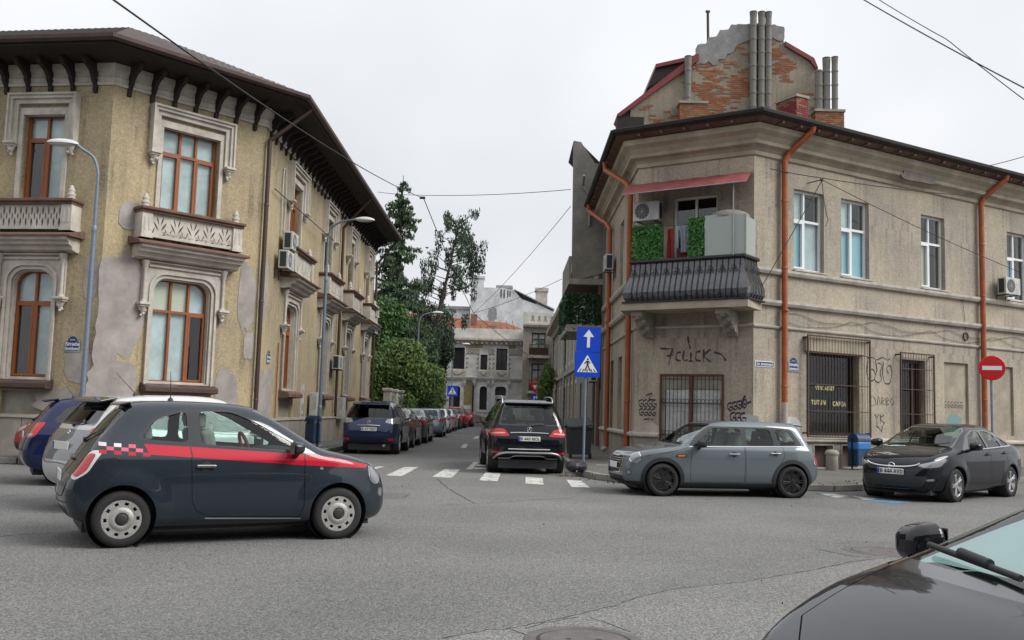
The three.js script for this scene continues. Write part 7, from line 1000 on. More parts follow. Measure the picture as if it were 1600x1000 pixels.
{
  const F = frame(3.75, -51.5, 180), b = thing('cornice_house', 'pale cream classical house with heavy cornice further along the right side', 'building', [6, 0, -66]);
  const cr = mottled([0.40, 0.36, 0.28], 1.2), holes = []; for (let i = 0; i < 9; i++) { holes.push({ u0: -2.4 - i * 3.4, u1: -1.3 - i * 3.4, y0: 1.0, y1: 3.2 }, { u0: -2.4 - i * 3.4, u1: -1.3 - i * 3.4, y0: 4.6, y1: 6.9 }); }
  part(b, 'wall', wall(-31, 0, 0, 8.3, holes, -0.35, 0), cr, F); for (const h of holes) { part(b, 'window', ring(h, 0.14, 0, 0.07, -0.06), M.trimL, F); part(b, 'window_pane', box(h.u0, h.u1, h.y0, h.y1, -0.24, -0.2), M.acDark, F); }
  part(b, 'house_core', box(-31, -0.01, 0, 8.4, -8, -0.36), M.room, F); part(b, 'cornice', mould([[0, 7.7], [0.2, 7.75], [0.3, 8.0], [0.7, 8.15], [0.75, 8.45], [0, 8.6]], -31.2, 0.15), M.trimR, F); part(b, 'string_course', mould([[0, 3.9], [0.15, 3.9], [0.22, 4.1], [0, 4.2]], -31, 0.05), M.trimL, F); part(b, 'roof', mould([[0.6, 8.6], [0.6, 8.68], [-5, 10.2], [-5, 8.6]], -31.2, 0.15), M.roofBrown, F);
  for (let i = 0; i < 7; i++) { const u = -0.3 - i * 3.4; for (let y = 0.2; y < 3.7; y += 0.44) part(b, 'quoin', rbox(u - 0.32, u + 0.32, y, y + 0.41, 0.001, 0.12, 0.02, 1), cr, F); part(b, 'pilaster', box(u - 0.26, u + 0.26, 4.25, 7.7, 0.001, 0.1), M.trimL, F); }
  for (const u of [-30, -12.4]) part(b, 'drainpipe', rod([u, 0.2, 0.15], [u, 7.8, 0.15], 0.08, 8), M.galv, F);
  tree('shrub', 'green climbing shrub against the cream classical house, behind the yield sign', [2.6, 0, -74], leafy([[0.2, 1.4, 0, 0.7, 1.5, 1.8], [0.1, 3.2, -0.6, 0.6, 1.5, 1.6], [0.4, 4.2, -2.5, 0.6, 1.2, 1.5]], 330, 0.13, 31, [[[0.3, 0, 0], [0.2, 3, 0], 0.06]]), LG.bush);
}
// ---------------------------------------------------------------- houses closing the street
const whiteW = mat([0.78, 0.755, 0.70], { map: rep(mottleTex, 3.2), bumpMap: rep(fineBump, 0.8), bumpScale: 0.004, roughness: 0.9 });
{
  const F = frame(0, -88, 90), b = thing('white_house', 'weathered white two-storey house with rust red roof closing the street', 'building', [-4, 0, -92]);
  const up = [[-5.5, -4.3, 5.2, 7.2], [-2.82, -2.18, 5.2, 6.6], [-1.36, -0.34, 5.2, 7.2], [-9.4, -8.2, 5.2, 7.2]], lo = [[-5.62, -4.6, 0.9, 3.62, 0.3], [-2.8, -2.12, 1.5, 3.65, 0.3], [-9.4, -8.3, 0.9, 3.6, 0.3]], H = (q) => ({ u0: q[0], u1: q[1], y0: q[2], y1: q[3], r: q[4] }), door = H([-1.36, -0.38, 0.15, 2.56]), fan = H([-1.4, -0.34, 2.86, 3.66, 0.3]);
  part(b, 'wall', wall(-12, 1.25, 0, 8.6, [...up.map(H), ...lo.map(H), door, fan], -0.4, 0), whiteW, F);
  [...up, ...lo].forEach((q) => { const h = H(q), w = part(b, 'window', merge([ring(h, 0.0, -0.3, -0.2, -0.08), box((h.u0 + h.u1) / 2 - 0.04, (h.u0 + h.u1) / 2 + 0.04, h.y0 + 0.05, h.y1 - 0.05, -0.29, -0.19)]), M.darkWood, F); part(w, 'pane', box(h.u0 + 0.06, h.u1 - 0.06, h.y0 + 0.06, h.y1 - 0.06, -0.26, -0.25), mat([0.03, 0.03, 0.032], { roughness: 0.15 }), F); part(b, 'surround', ring(h, q[4] ? 0.24 : 0.13, 0.001, 0.08, 0.0), M.white, F); });
  for (const q of up) { part(b, 'apron', rbox(q[0] - 0.2, q[1] + 0.2, 4.55, 5.1, 0.001, 0.16, 0.03), M.bandR, F); part(b, 'garland', tube([[q[0] + 0.05, 4.95, 0.17], [(q[0] + q[1]) / 2, 4.7, 0.2], [q[1] - 0.05, 4.95, 0.17]], 0.05, 14, 6), M.stonebase, F); for (const u of [q[0] - 0.25, q[1] + 0.25]) for (let y = 5.4; y < 7; y += 0.42) part(b, 'rosette', lathe([[0.09, 0], [0.07, 0.06], [0.0005, 0.08]], 8).rotateX(Math.PI / 2).translate(u, y, 0.0), M.stonebase, F); }
  part(b, 'door', box(door.u0, door.u1, door.y0, door.y1, -0.3, -0.24), M.darkWood, F); part(b, 'fanlight', box(fan.u0, fan.u1, fan.y0, fan.y1, -0.3, -0.24), M.acDark, F); part(b, 'door_surround', merge([ring({ ...door, y1: 3.66, r: 0.3 }, 0.26, 0.001, 0.1, 0.02)]), M.white, F);
  part(b, 'string_course', mould([[0, 4.2], [0.16, 4.22], [0.28, 4.4], [0.3, 4.5], [0, 4.55]], -12, 1.25), M.white, F); part(b, 'cornice', mould([[0, 7.6], [0.15, 7.62], [0.4, 7.85], [0.55, 7.9], [0.55, 8.08], [0, 8.15]], -12, 1.25), M.bandR, F); for (let u = -11.8; u < 1.2; u += 0.45) part(b, 'dentil', box(u, u + 0.2, 7.58, 7.78, 0.12, 0.36), M.bandR, F);
  for (const [u0, u1] of [[-12, -10.2], [-7.6, -6.2], [-4.0, -2.95], [-2.1, -1.6], [-0.1, 1.2], [-2.6, -1.55]].slice(0, 5)) { part(b, 'frieze_panel', box(u0, u1, 6.62, 7.12, 0.001, 0.04), M.stonebase, F); const c = []; for (let u = u0 + 0.2; u < u1 - 0.1; u += 0.34) c.push(torus(0.12, 0.03, 12).translate(u, 6.87, 0.05)); part(b, 'frieze_scroll', merge(c), M.white, F); }
  for (const u of [-6.1, -4.2, -3.3, -2.0, -1.62, -0.1]) part(b, 'console', mould([[0, 3.55], [0.1, 3.6], [0.25, 3.9], [0.3, 4.2], [0, 4.2]], u - 0.13, u + 0.13), M.white, F);
  part(b, 'ochre_panel', merge([box(-6.5, -5.95, 1.9, 4.1, 0.001, 0.02), box(-4.25, -3.55, 1.9, 4.1, 0.001, 0.02)]), mottled([0.36, 0.27, 0.12], 1.2), F); part(b, 'ochre_panel', merge([box(-4.3, -2.6, 7.2, 7.55, 0.001, 0.015), box(-0.3, 0.4, 7.2, 7.55, 0.001, 0.015)]), mottled([0.40, 0.32, 0.18], 1.2), F);
  for (let u = -12; u < 1.2; u += 1.3) part(b, 'base_stone', rbox(u, Math.min(u + 1.28, 1.25), 0, 0.85, 0.001, 0.12, 0.02, 1), M.stonebase, F);
  part(b, 'parapet', box(-12, 1.25, 8.15, 9.0, -0.35, 0.12), whiteW, F); part(b, 'drainpipe', rod([-3.42, 0.3, 0.1], [-3.42, 4.0, 0.1], 0.08, 8), M.iron, F); part(b, 'drainpipe', rod([-6.55, 0.3, 0.1], [-6.55, 8, 0.1], 0.06, 8), M.iron, F); part(b, 'corner_pipe', rod([1.2, 0.3, 0.12], [1.2, 8.4, 0.12], 0.09, 8), M.galv, F);
  const rust = mottled([0.30, 0.095, 0.040], 1.6, { roughness: 0.8 }), rs = extr(poly([[-11.8, 9.0], [1.1, 9.0], [-1.5, 9.55], [-5.2, 10.5], [-11.8, 10.6]]), 0, 0.1); part(b, 'roof', new THREE.BufferGeometry().copy((() => { const g = new THREE.BufferGeometry(); const P = [[-12, 9.02, 0.1], [1.2, 9.02, 0.1], [-0.6, 10.1, -5], [-12, 10.9, -5]]; g.setAttribute('position', new THREE.Float32BufferAttribute([...P[0], ...P[1], ...P[2], ...P[0], ...P[2], ...P[3]], 3)); g.computeVertexNormals(); return uvm(g); })()), rust, F); for (let u = -11.5; u < 0.8; u += 0.62) part(b, 'roof_seam', rod([u, 9.05, 0.08], [u * 0.985 - 0.25, 10.4 + (u < -5 ? 0.3 : -0.2), -5 * (u < -5 ? 0.9 : 0.8)], 0.035, 4), rust, F);
  part(b, 'chimney', box(-3.95, -3.35, 9.3, 10.55, -2.6, -2.0), mottled([0.34, 0.16, 0.11], 0.5), F); part(b, 'chimney', box(-4.3, -3.9, 9.2, 9.9, -1.7, -1.4), M.galv, F); part(b, 'roof_hatch', box(-2.0, -1.4, 9.35, 9.6, -1.8, -1.2), M.galv, F);
  part(b, 'side_wall', box(1.0, 1.25, 0, 8.6, -9, -0.41), whiteW, F); part(b, 'house_core', box(-11.9, 1.0, 0, 9, -9, -0.5), M.room, F);
  acUnit(F, -6.0, 2.35, 'small air conditioner on the white house at the end of the street'); part(b, 'cable_nest', merge([tube([[0.2, 3.2, 0.08], [0.5, 2.7, 0.1], [0.3, 2.3, 0.08], [0.7, 2.1, 0.1]], 0.03, 16, 5), box(0.35, 0.75, 1.9, 2.5, 0.02, 0.16)]), M.acWhite, F);
}
{
  const F = frame(0, -84.5, 90), b = thing('narrow_house', 'narrow beige house with two flowered balconies beside the white house', 'building', [2.7, 0, -88]), bg = mottled([0.36, 0.32, 0.27], 1.4);
  const H = [{ u0: 1.85, u1: 3.05, y0: 5.75, y1: 8.45 }, { u0: 1.87, u1: 3.06, y0: 2.7, y1: 5.0 }].map((h, i) => (i ? { u0: 1.87, u1: 3.06, y0: 3.35, y1: 5.75 } : { u0: 1.82, u1: 3.05, y0: 6.5, y1: 8.5 }));
  part(b, 'wall', wall(1.05, 6, 0, 9.3, H, -0.4, 0), bg, F); for (const h of H) { const w = part(b, 'balcony_door', merge([ring(h, 0, -0.3, -0.2, -0.09), box((h.u0 + h.u1) / 2 - 0.05, (h.u0 + h.u1) / 2 + 0.05, h.y0, h.y1, -0.29, -0.19), box(h.u0, h.u1, h.y1 - 0.6, h.y1 - 0.52, -0.29, -0.195)]), M.brownMetal, F); part(w, 'curtain', box(h.u0, h.u1, h.y0, h.y1, -0.38, -0.34), M.blindBlue, F); const sl = part(b, 'balcony_slab', box(h.u0 - 0.3, h.u1 + 0.35, h.y0 - 0.3, h.y0 - 0.1, 0.001, 0.9), M.bandR, F); part(b, 'balcony_front', merge([box(h.u0 - 0.25, h.u1 + 0.3, h.y0 - 0.05, h.y0 + 0.0, 0.82, 0.86), box(h.u0 - 0.25, h.u1 + 0.3, h.y0 + 0.85, h.y0 + 0.9, 0.82, 0.86), ...Array.from({ length: 16 }, (_, i) => box(h.u0 - 0.24 + i * 0.112, h.u0 - 0.2 + i * 0.112, h.y0, h.y0 + 0.85, 0.82, 0.86)), box(h.u0 - 0.2, h.u1 + 0.25, h.y0 + 0.02, h.y0 + 0.6, 0.78, 0.8)]), M.rustIron, F); }
  part(b, 'cornice', mould([[0, 8.9], [0.3, 9.0], [0.4, 9.2], [0, 9.3]], 1.0, 6), M.bandR, F); part(b, 'parapet', box(1.0, 5.2, 9.3, 10.3, -0.3, 0.15), whiteW, F); const z = []; for (let i = 0; i < 8; i++) z.push(at(box(-0.035, 0.035, 0, 0.55, 0, 0.03), 1.75 + i * 0.28, 9.52, 0.15, 0, 0, i % 2 ? 0.42 : -0.42)); part(b, 'parapet_relief', merge(z), M.stonebase, F);
  part(b, 'house_core', box(1.3, 6, 0, 9.2, -8, -0.45), M.room, F); part(b, 'drainpipe', pipeRun([[3.75, 9.2, 0.5], [3.75, 8.6, 0.5], [4.3, 7.4, 0.2], [4.3, 0.3, 0.15]], 0.1, 8), M.galv, F);
  for (const [y, s] of [[3.35, 3], [6.5, 4]]) { const rng = RNG(s), l = []; for (let i = 0; i < 160; i++) l.push([1.9 + rng() * 1.1, y + 0.85 + rng() * 0.3, -83.6 + rng() * 0.2, 0.07, 0]); solo('flower_box', s === 3 ? 'red and green flowers along the lower balcony of the narrow house' : 'plants along the upper balcony of the narrow house', 'flower box', leaves(l, s), s === 3 ? mat([0.22, 0.07, 0.05]) : LG.bush[0]); }
}
{
  const F = frame(0, -105, 90), b = thing('tall_white_house', 'tall windowless white house with stout chimneys behind the rust red roof', 'building', [-1, 0, -110]), w2 = mottled([0.82, 0.825, 0.83], 2.6);
  part(b, 'wall', extr(poly([[-3.3, 0], [4.6, 0], [4.6, 12.6], [3.2, 13.2], [1.0, 13.9], [0.15, 14.9], [-1.2, 15.1], [-3.3, 15.1]]), -6, 0), w2, F); part(b, 'chimney', merge([box(-4.7, -3.25, 0, 16.1, -2, 0.1), box(-4.8, -3.15, 16.1, 16.35, -2.1, 0.2)]), w2, F); part(b, 'chimney', merge([box(2.6, 3.9, 12.5, 14.9, -2, -0.5), box(2.5, 4.0, 14.9, 15.3, -2.1, -0.4)]), M.bandR, F); part(b, 'roof_vent', rbox(-1.9, 0.0, 15.1, 15.5, -2, -0.5, 0.1), M.galv, F); part(b, 'roof_edge', extr(poly([[0.15, 14.9], [0.15, 15.0], [4.7, 12.9], [4.7, 12.75]]), -5.8, 0.15), M.galv, F);
  part(b, 'rain_streak', merge([-0.95, -1.3, -0.55, -0.3].map((u, i) => extr(poly(blob(u, 14.45, 0.09, 0.55 - i * 0.07, 70 + i)), 0.001, 0.006))), mottled([0.16, 0.15, 0.14], 0.5), F); part(b, 'grey_repair', extr(poly(blob(-2.2, 12.1, 0.5, 0.8, 77)), 0.001, 0.006), mottled([0.36, 0.36, 0.36], 0.5), F); part(b, 'wall', box(-9, -4.8, 0, 12.6, -6, -0.6), w2, F); part(b, 'roof_edge', box(-9.2, -4.75, 12.6, 12.95, -6, -0.4), M.galv, F);
}
{ // pale block behind the trees on the left
  const F = frame(-16, -100, 90); const b = thing('distant_block', 'pale flat-roofed block half hidden behind the conifers', 'building', [-14, 0, -104]); part(b, 'wall', box(-14, 5, 0, 13.5, -8, 0), mottled([0.5, 0.5, 0.49], 2.5), F); part(b, 'roof_edge', box(-14.2, 5.2, 13.5, 13.8, -8.2, 0.2), M.galv, F); for (let i = 0; i < 5; i++) part(b, 'dark_window', box(-9 + i * 2.7, -7.9 + i * 2.7, 10.5, 12.2, -0.05, 0.01), M.acDark, F);
}
// garden wall with railings along the left pavement
{
  const F = frame(-6.5, -50.5, 0), b = thing('garden_fence', 'pale garden wall with posts and railings beyond the ochre villa', 'fence', [-6.5, 0, -66]), pw = mottled([0.40, 0.40, 0.38], 1.1);
  for (let i = 0; i < 13; i++) { const u = i * 2.8; part(b, 'post', merge([rbox(u - 0.2, u + 0.2, 0.1, 2.35, -0.2, 0.2, 0.02, 1), rbox(u - 0.26, u + 0.26, 2.35, 2.5, -0.26, 0.26, 0.03, 1)]), i < 2 ? M.trimL : pw, F); part(b, 'wall_panel', box(u + 0.2, u + 2.6, 0.1, 1.45, -0.1, 0.1), pw, F); part(b, 'rail', merge([box(u + 0.2, u + 2.6, 1.5, 1.58, -0.05, 0.05), box(u + 0.2, u + 2.6, 2.1, 2.16, -0.05, 0.05)]), pw, F); for (let k = 0; k < 11; k++) part(b, 'picket', box(u + 0.32 + k * 0.21, u + 0.41 + k * 0.21, 1.46, 2.3, -0.02, 0.02), pw, F); }
}
// ---------------------------------------------------------------- trees
tree('conifer', 'tall thin dark conifer rising beside the eaves of the ochre villa', [-8.3, 0, -68], spruce(18.4, 3.3, 11, 0.2), LG.fir);
tree('conifer', 'leaning conifer with hanging dark clumps right of the thin conifer', [-7.4, 0, -77], weeping(17.6, 2.9, 2.35, 21), LG.droop);
tree('small_tree', 'small dark tree on a bare trunk in front of the rust red roof', [-6.1, 0, -80], leafy([[0, 7.2, 0, 1.3, 1.5, 1.2], [0.5, 6.2, 0.2, 0.9, 1.0, 0.9], [-0.5, 8.4, 0, 0.8, 0.8, 0.8], [0.3, 5.2, 0, 0.5, 0.8, 0.5]], 300, 0.13, 33, [[[0, 0, 0], [0.05, 6.5, 0], 0.13]]), LG.droop);
tree('shrub', 'big yellow-green bush spilling over the garden fence', [-6.9, 0, -58], leafy([[0, 3.4, 0, 2.0, 1.9, 2.0], [1.3, 3.0, -1.5, 1.5, 1.5, 1.8], [-1.4, 3.0, 1, 1.4, 1.9, 1.5], [0.2, 4.7, -0.5, 1.5, 1.1, 1.5], [1.7, 2.3, -3.0, 1.1, 1.1, 1.6], [0.4, 1.6, 1.2, 1.0, 1.0, 1.2], [-1.6, 1.4, 1.5, 1.0, 1.3, 1.0], [1.9, 3.6, -2.8, 0.9, 0.8, 1.2]], 330, 0.12, 41, [[[0, 0, 0], [0.2, 3, 0], 0.12], [[-0.6, 0, 0.3], [-1.2, 3, 0.6], 0.09]]), LG.bush);
tree('broadleaf_tree', 'bright green broadleaf tree behind the bush against the villa end', [-9.9, 0, -62], leafy([[0, 6.6, 0, 2.2, 2.0, 2.0], [1.6, 7.4, -0.6, 1.5, 1.4, 1.5], [-1.2, 8.0, 0, 1.6, 1.5, 1.5], [0.8, 5.0, 0.8, 1.8, 1.4, 1.5]], 240, 0.14, 51, [[[0, 0, 0], [0.2, 6, 0], 0.2]]), LG.bright);
tree('broadleaf_tree', 'dark broadleaf tree between the two conifers low down', [-7.6, 0, -72], leafy([[0, 6.6, 0, 1.7, 1.9, 1.6], [1.0, 5.4, 0.3, 1.2, 1.2, 1.2], [-0.9, 5.4, 0.3, 1.4, 1.4, 1.2]], 240, 0.14, 61, [[[0, 0, 0], [0.2, 6, 0], 0.18]]), LG.fir);
// ---------------------------------------------------------------- street furniture
function lampPost(x, z, H, arm, dirDeg, lab, y0 = 0.125) {
  const g = thing('street_lamp', lab, 'street lamp', [x, y0, z], 'street lamps along the left side'), F = new THREE.Matrix4().makeTranslation(x, y0, z).multiply(new THREE.Matrix4().makeRotationY(rad(dirDeg)));
  part(g, 'pole', merge([rod([0, 0, 0], [0, 1.3, 0], 0.085, 14, 0.08), lathe([[0.085, 1.3], [0.062, 1.38]], 14), rod([0, 1.38, 0], [0, H * 0.72, 0], 0.062, 14, 0.055), lathe([[0.055, H * 0.72], [0.066, H * 0.725], [0.066, H * 0.735], [0.045, H * 0.745]], 14), rod([0, H * 0.74, 0], [0, H - 0.9, 0], 0.045, 12, 0.042), lathe([[0.14, 0], [0.14, 0.03], [0.09, 0.05]], 14)]), M.poleBlue, F);
  part(g, 'arm', tube([[0, H - 0.9, 0], [0.02, H - 0.55, 0], [0.14, H - 0.24, 0], [0.4, H - 0.06, 0], [arm, H + 0.06, 0]], 0.034, 30, 10), M.poleBlue, F);
  const s = new THREE.SphereGeometry(1, 20, 12, 0, Math.PI * 2, 0, Math.PI / 2); s.scale(0.36, 0.12, 0.135); const hd = part(g, 'lamp_head', merge([uvm(s).translate(arm + 0.28, H + 0.03, 0), rod([arm - 0.02, H + 0.06, 0], [arm + 0.1, H + 0.07, 0], 0.045, 10)].map((q) => q)), M.lampGrey, turned(F, 0, 0, 0.0)); const s2 = new THREE.SphereGeometry(1, 18, 8, 0, Math.PI * 2, Math.PI / 2, Math.PI / 2); s2.scale(0.30, 0.06, 0.115); part(hd, 'lens', uvm(s2).translate(arm + 0.3, H + 0.028, 0), mat([0.5, 0.52, 0.5], { roughness: 0.3 }), F);
}
const [lx2, lz2] = G(497, 697, 0.125), RD = (px, py, D) => { const R = new THREE.Vector3((px - 800) / 1480, (500 - py) / 1480, -1).applyQuaternion(camera.quaternion), t = -D / R.z; return [R.x * t, 1.515 + R.y * t, -D]; };
{ const a = RD(130, 600, 21.6), t = RD(122, 222, 21.2); lampPost(a[0], -21.6, t[1] - 0.125, 0.55, 188, 'tall blue-grey street lamp at the left with its head pointing left'); }
{ const t = RD(515, 345, -lz2); lampPost(lx2, lz2, t[1] - 0.1, 0.95, 0, 'blue-grey street lamp with sticker-covered foot beside the blue tall estate'); }
{ const a = RD(651, 600, 60), t = RD(657, 492, 60); lampPost(a[0], -60, t[1], 0.9, 0, 'street lamp in front of the bush, midway down the street'); }
{ const a = RD(706, 600, 85.5), t = RD(709, 540, 85.5); lampPost(a[0], -85.5, t[1], 0.9, 0, 'small street lamp in front of the white house at the end'); }
function bracketed(g, F, shape, n0, n1, m, nm) { return part(g, nm, extr(shape, n0, n1, 16), m, F); }
const rect = (w, h, r = 0.03) => { const s = new THREE.Shape(); s.moveTo(-w / 2 + r, -h / 2); s.lineTo(w / 2 - r, -h / 2); s.absarc(w / 2 - r, -h / 2 + r, r, -Math.PI / 2, 0); s.lineTo(w / 2, h / 2 - r); s.absarc(w / 2 - r, h / 2 - r, r, 0, Math.PI / 2); s.lineTo(-w / 2 + r, h / 2); s.absarc(-w / 2 + r, h / 2 - r, r, Math.PI / 2, Math.PI); s.lineTo(-w / 2, -h / 2 + r); s.absarc(-w / 2 + r, -h / 2 + r, r, Math.PI, Math.PI * 1.5); return s; };
const ARROW = [[-0.035, -0.2], [0.035, -0.2], [0.035, 0.06], [0.13, 0.06], [0, 0.24], [-0.13, 0.06], [-0.035, 0.06]];
function crossingSign(g, F, w, tri = true) {
  const p = part(g, 'crossing_plate', extr(rect(w, w), 0, 0.012), M.signBlue, F), k = w / 0.62; part(p, 'white_triangle', extr(poly([[-0.25 * k, -0.19 * k], [0.25 * k, -0.19 * k], [0, 0.23 * k]]), 0.0125, 0.0145), M.signWhite, F);
  const wk = [circ(0.01 * k, 0.125 * k, 0.026 * k, 10), [[-0.02, 0.09], [0.035, 0.09], [0.03, -0.02], [-0.015, -0.02]], [[0.0, -0.02], [0.03, -0.02], [0.085, -0.16], [0.055, -0.165]], [[-0.015, -0.02], [0.015, -0.02], [-0.045, -0.165], [-0.075, -0.16]], [[-0.02, 0.09], [-0.01, 0.06], [-0.065, 0.0], [-0.08, 0.015]], [[0.03, 0.09], [0.025, 0.06], [0.075, 0.02], [0.085, 0.035]]].map((q, i) => (i ? q.map(([a, c]) => [a * k, c * k]) : q)); wk.forEach((q, i) => part(p, 'walker', extr(poly(orient(q)), 0.0148 + i * 0.0004, 0.0165 + i * 0.0004), M.ink || CM.ink, F)); for (const u of [-0.19, -0.11, 0.0, 0.12, 0.2]) part(p, 'stripe_mark', extr(poly([[(u - 0.02) * k, -0.18 * k], [(u + 0.012) * k, -0.18 * k], [(u * 0.75 + 0.008) * k, -0.11 * k], [(u * 0.75 - 0.014) * k, -0.11 * k]]), 0.0147, 0.0158), CM.ink, F);
}
{ const [x, z] = G(911, 735, 0.125), D = -z, y1 = RD(919, 530.5, D)[1], y2 = RD(918, 569.5, D)[1], g = thing('traffic_sign', 'pole with two blue square signs, a white arrow above a pedestrian crossing', 'traffic sign', [x, 0.125, z]); const T = new THREE.Matrix4().makeTranslation(x, 0, z); part(g, 'pole', rod([0, 0.125, 0], [0.02, y1 + 0.25, 0], 0.032, 12), M.poleBlue, T); const xo = RD(919, 550, D)[0] - x; const F1 = new THREE.Matrix4().makeTranslation(x + xo, y1, z + 0.045).multiply(new THREE.Matrix4().makeRotationZ(-0.02)), F2 = new THREE.Matrix4().makeTranslation(x + xo - 0.02, y2, z + 0.045).multiply(new THREE.Matrix4().makeRotationY(0.05)); const a = part(g, 'arrow_plate', extr(rect(0.59, 0.6), 0, 0.012), M.signBlue, F1); part(a, 'white_arrow', extr(poly(ARROW), 0.0125, 0.0145), M.signWhite, F1); crossingSign(g, F2, 0.62); part(g, 'clamp', merge([box(-0.06, 0.06, -0.02, 0.02, -0.07, -0.003)]), M.galv, F1); }
{ const p = RD(1550, 575, 23.4), g = thing('traffic_sign', 'round red no-entry sign with white bar on a grey pole', 'traffic sign', [p[0], 0.125, p[2]]), F = new THREE.Matrix4().makeTranslation(...p).multiply(new THREE.Matrix4().makeRotationY(-0.3)); part(g, 'pole', rod([p[0], 0.12, p[2] - 0.04], [p[0], p[1] + 0.28, p[2] - 0.04], 0.03, 12), M.poleBlue); const d = part(g, 'disc', lathe([[0.0005, 0.012], [0.29, 0.012], [0.305, 0.006], [0.3, -0.008], [0.0005, -0.008]], 40).rotateX(Math.PI / 2), M.signRed, F); part(d, 'white_bar', extr(rect(0.44, 0.1, 0.008), 0.0125, 0.015), M.signWhite, F); }
{ const p = RD(836, 606, 78), q = RD(836.5, 622, 78), g = thing('traffic_sign', 'far pole with red yield triangle above a round blue arrow', 'traffic sign', [p[0], 0, p[2]]), F = new THREE.Matrix4().makeTranslation(...p), Q = new THREE.Matrix4().makeTranslation(...q); part(g, 'pole', rod([p[0], 0.1, p[2] - 0.05], [p[0], p[1] + 0.4, p[2] - 0.05], 0.035, 8), M.galv); const t = part(g, 'yield_plate', extr(poly([[-0.52, 0.42], [0.52, 0.42], [0, -0.5]]), 0, 0.015), M.signRed, F); part(t, 'yield_centre', extr(poly([[-0.2, 0.22], [0.2, 0.22], [0, -0.13]]), 0.016, 0.02), M.signWhite, F); const c = part(g, 'arrow_disc', lathe([[0.0005, 0.012], [0.38, 0.012], [0.38, -0.01], [0.0005, -0.01]], 28).rotateX(Math.PI / 2), M.signBlue, Q); part(c, 'white_arrow', extr(poly([[-0.16, -0.25], [-0.05, -0.25], [-0.05, 0.02], [0.08, 0.02], [0.08, -0.1], [0.3, 0.08], [0.08, 0.26], [0.08, 0.13], [-0.16, 0.13]]), 0.0125, 0.016), M.signWhite, Q); }
{ const p = RD(707, 611, 85.2), g = thing('traffic_sign', 'blue pedestrian crossing sign on the pole before the white house', 'traffic sign', [p[0], 0, p[2]]); part(g, 'pole', rod([p[0] + 0.05, 0.1, p[2] - 0.06], [p[0] + 0.05, p[1] + 0.5, p[2] - 0.06], 0.035, 8), M.galv); crossingSign(g, new THREE.Matrix4().makeTranslation(...p), 0.95); }
function litterBin(x, z, w, h, lab, c, ry, post) {
  const g = thing('litter_bin', lab, 'litter bin', [x, 0.125, z]), F = new THREE.Matrix4().makeTranslation(x, 0.125, z).multiply(new THREE.Matrix4().makeRotationY(ry)), m = mottled(c, 0.5, { roughness: 0.5 });
  part(g, 'bin_body', rbox(-w / 2, w / 2, post ? 0.15 : 0.12, h * 0.78, -w * 0.35, w * 0.35, 0.04), m, F); part(g, 'bin_lid', merge([rbox(-w / 2 - 0.02, w / 2 + 0.02, h * 0.8, h * 0.84, -w * 0.38, w * 0.38, 0.015), (() => { const s = new THREE.CylinderGeometry(w * 0.38, w * 0.38, w, 16, 1, false, 0, Math.PI); s.rotateZ(Math.PI / 2); s.rotateX(-Math.PI / 2 + Math.PI / 2); s.translate(0, h * 0.84, 0); return uvm(s); })()]), m, F); part(g, 'bin_post', merge([box(-w / 2 - 0.05, -w / 2 - 0.015, 0, h * 0.9, -0.02, 0.02), box(w / 2 + 0.015, w / 2 + 0.05, 0, h * 0.9, -0.02, 0.02)]), M.iron, F); return [g, F];
}
litterBin(...G(487, 700, 0.125), 0.42, 1.05, 'dark blue litter bin on the left pavement beside the lamp foot', [0.02, 0.05, 0.12], -0.6, 1);
{ const [g, F] = litterBin(...G(1343, 734, 0.125), 0.52, 0.98, 'blue litter bin with a bright blue bag under the shop grille', [0.015, 0.06, 0.15], 0.5, 0); part(g, 'bin_bag', rbox(-0.28, 0.28, 0.55, 0.8, -0.2, 0.2, 0.06), mat([0.03, 0.16, 0.42], { roughness: 0.35 }), F); }
{ const [x, z] = G(1300, 735, 0.125); solo('bollard', 'short weathered stone bollard against the tan house plinth', 'bollard', lathe([[0.0005, 0], [0.17, 0], [0.16, 0.42], [0.19, 0.44], [0.19, 0.5], [0.14, 0.56], [0.0005, 0.58]], 14), M.stonebase, new THREE.Matrix4().makeTranslation(x, 0.12, z)); }
{ const x = 2.15, z = -29.2, g = thing('waste_container', 'dark wheeled waste container with its lid raised beside the black tall estate', 'waste container', [x, 0.125, z]), F = new THREE.Matrix4().makeTranslation(x, 0.125, z).multiply(new THREE.Matrix4().makeRotationY(0.1)), m = mat([0.014, 0.018, 0.024], { roughness: 0.55 }); part(g, 'tub', extr(poly([[-0.3, 0.12], [0.3, 0.12], [0.36, 0.92], [-0.36, 0.92]]), -0.35, 0.35), m, F); part(g, 'rim', merge([rbox(-0.4, 0.4, 0.9, 0.96, 0.34, 0.4, 0.01), rbox(-0.4, 0.4, 0.9, 0.96, -0.4, -0.34, 0.01)]), m, F); part(g, 'lid', at(rbox(-0.4, 0.4, -0.02, 0.02, -0.4, 0.4, 0.015), 0, 1.08, -0.1, 0.3, 0, 0.12), m, F); for (const s of [-1, 1]) part(g, 'wheel', at(lathe([[0.1, -0.03], [0.1, 0.03], [0.0005, 0.035]], 14), s * 0.3, 0.1, 0.3, 0, 0, Math.PI / 2), M.rubber, F); }
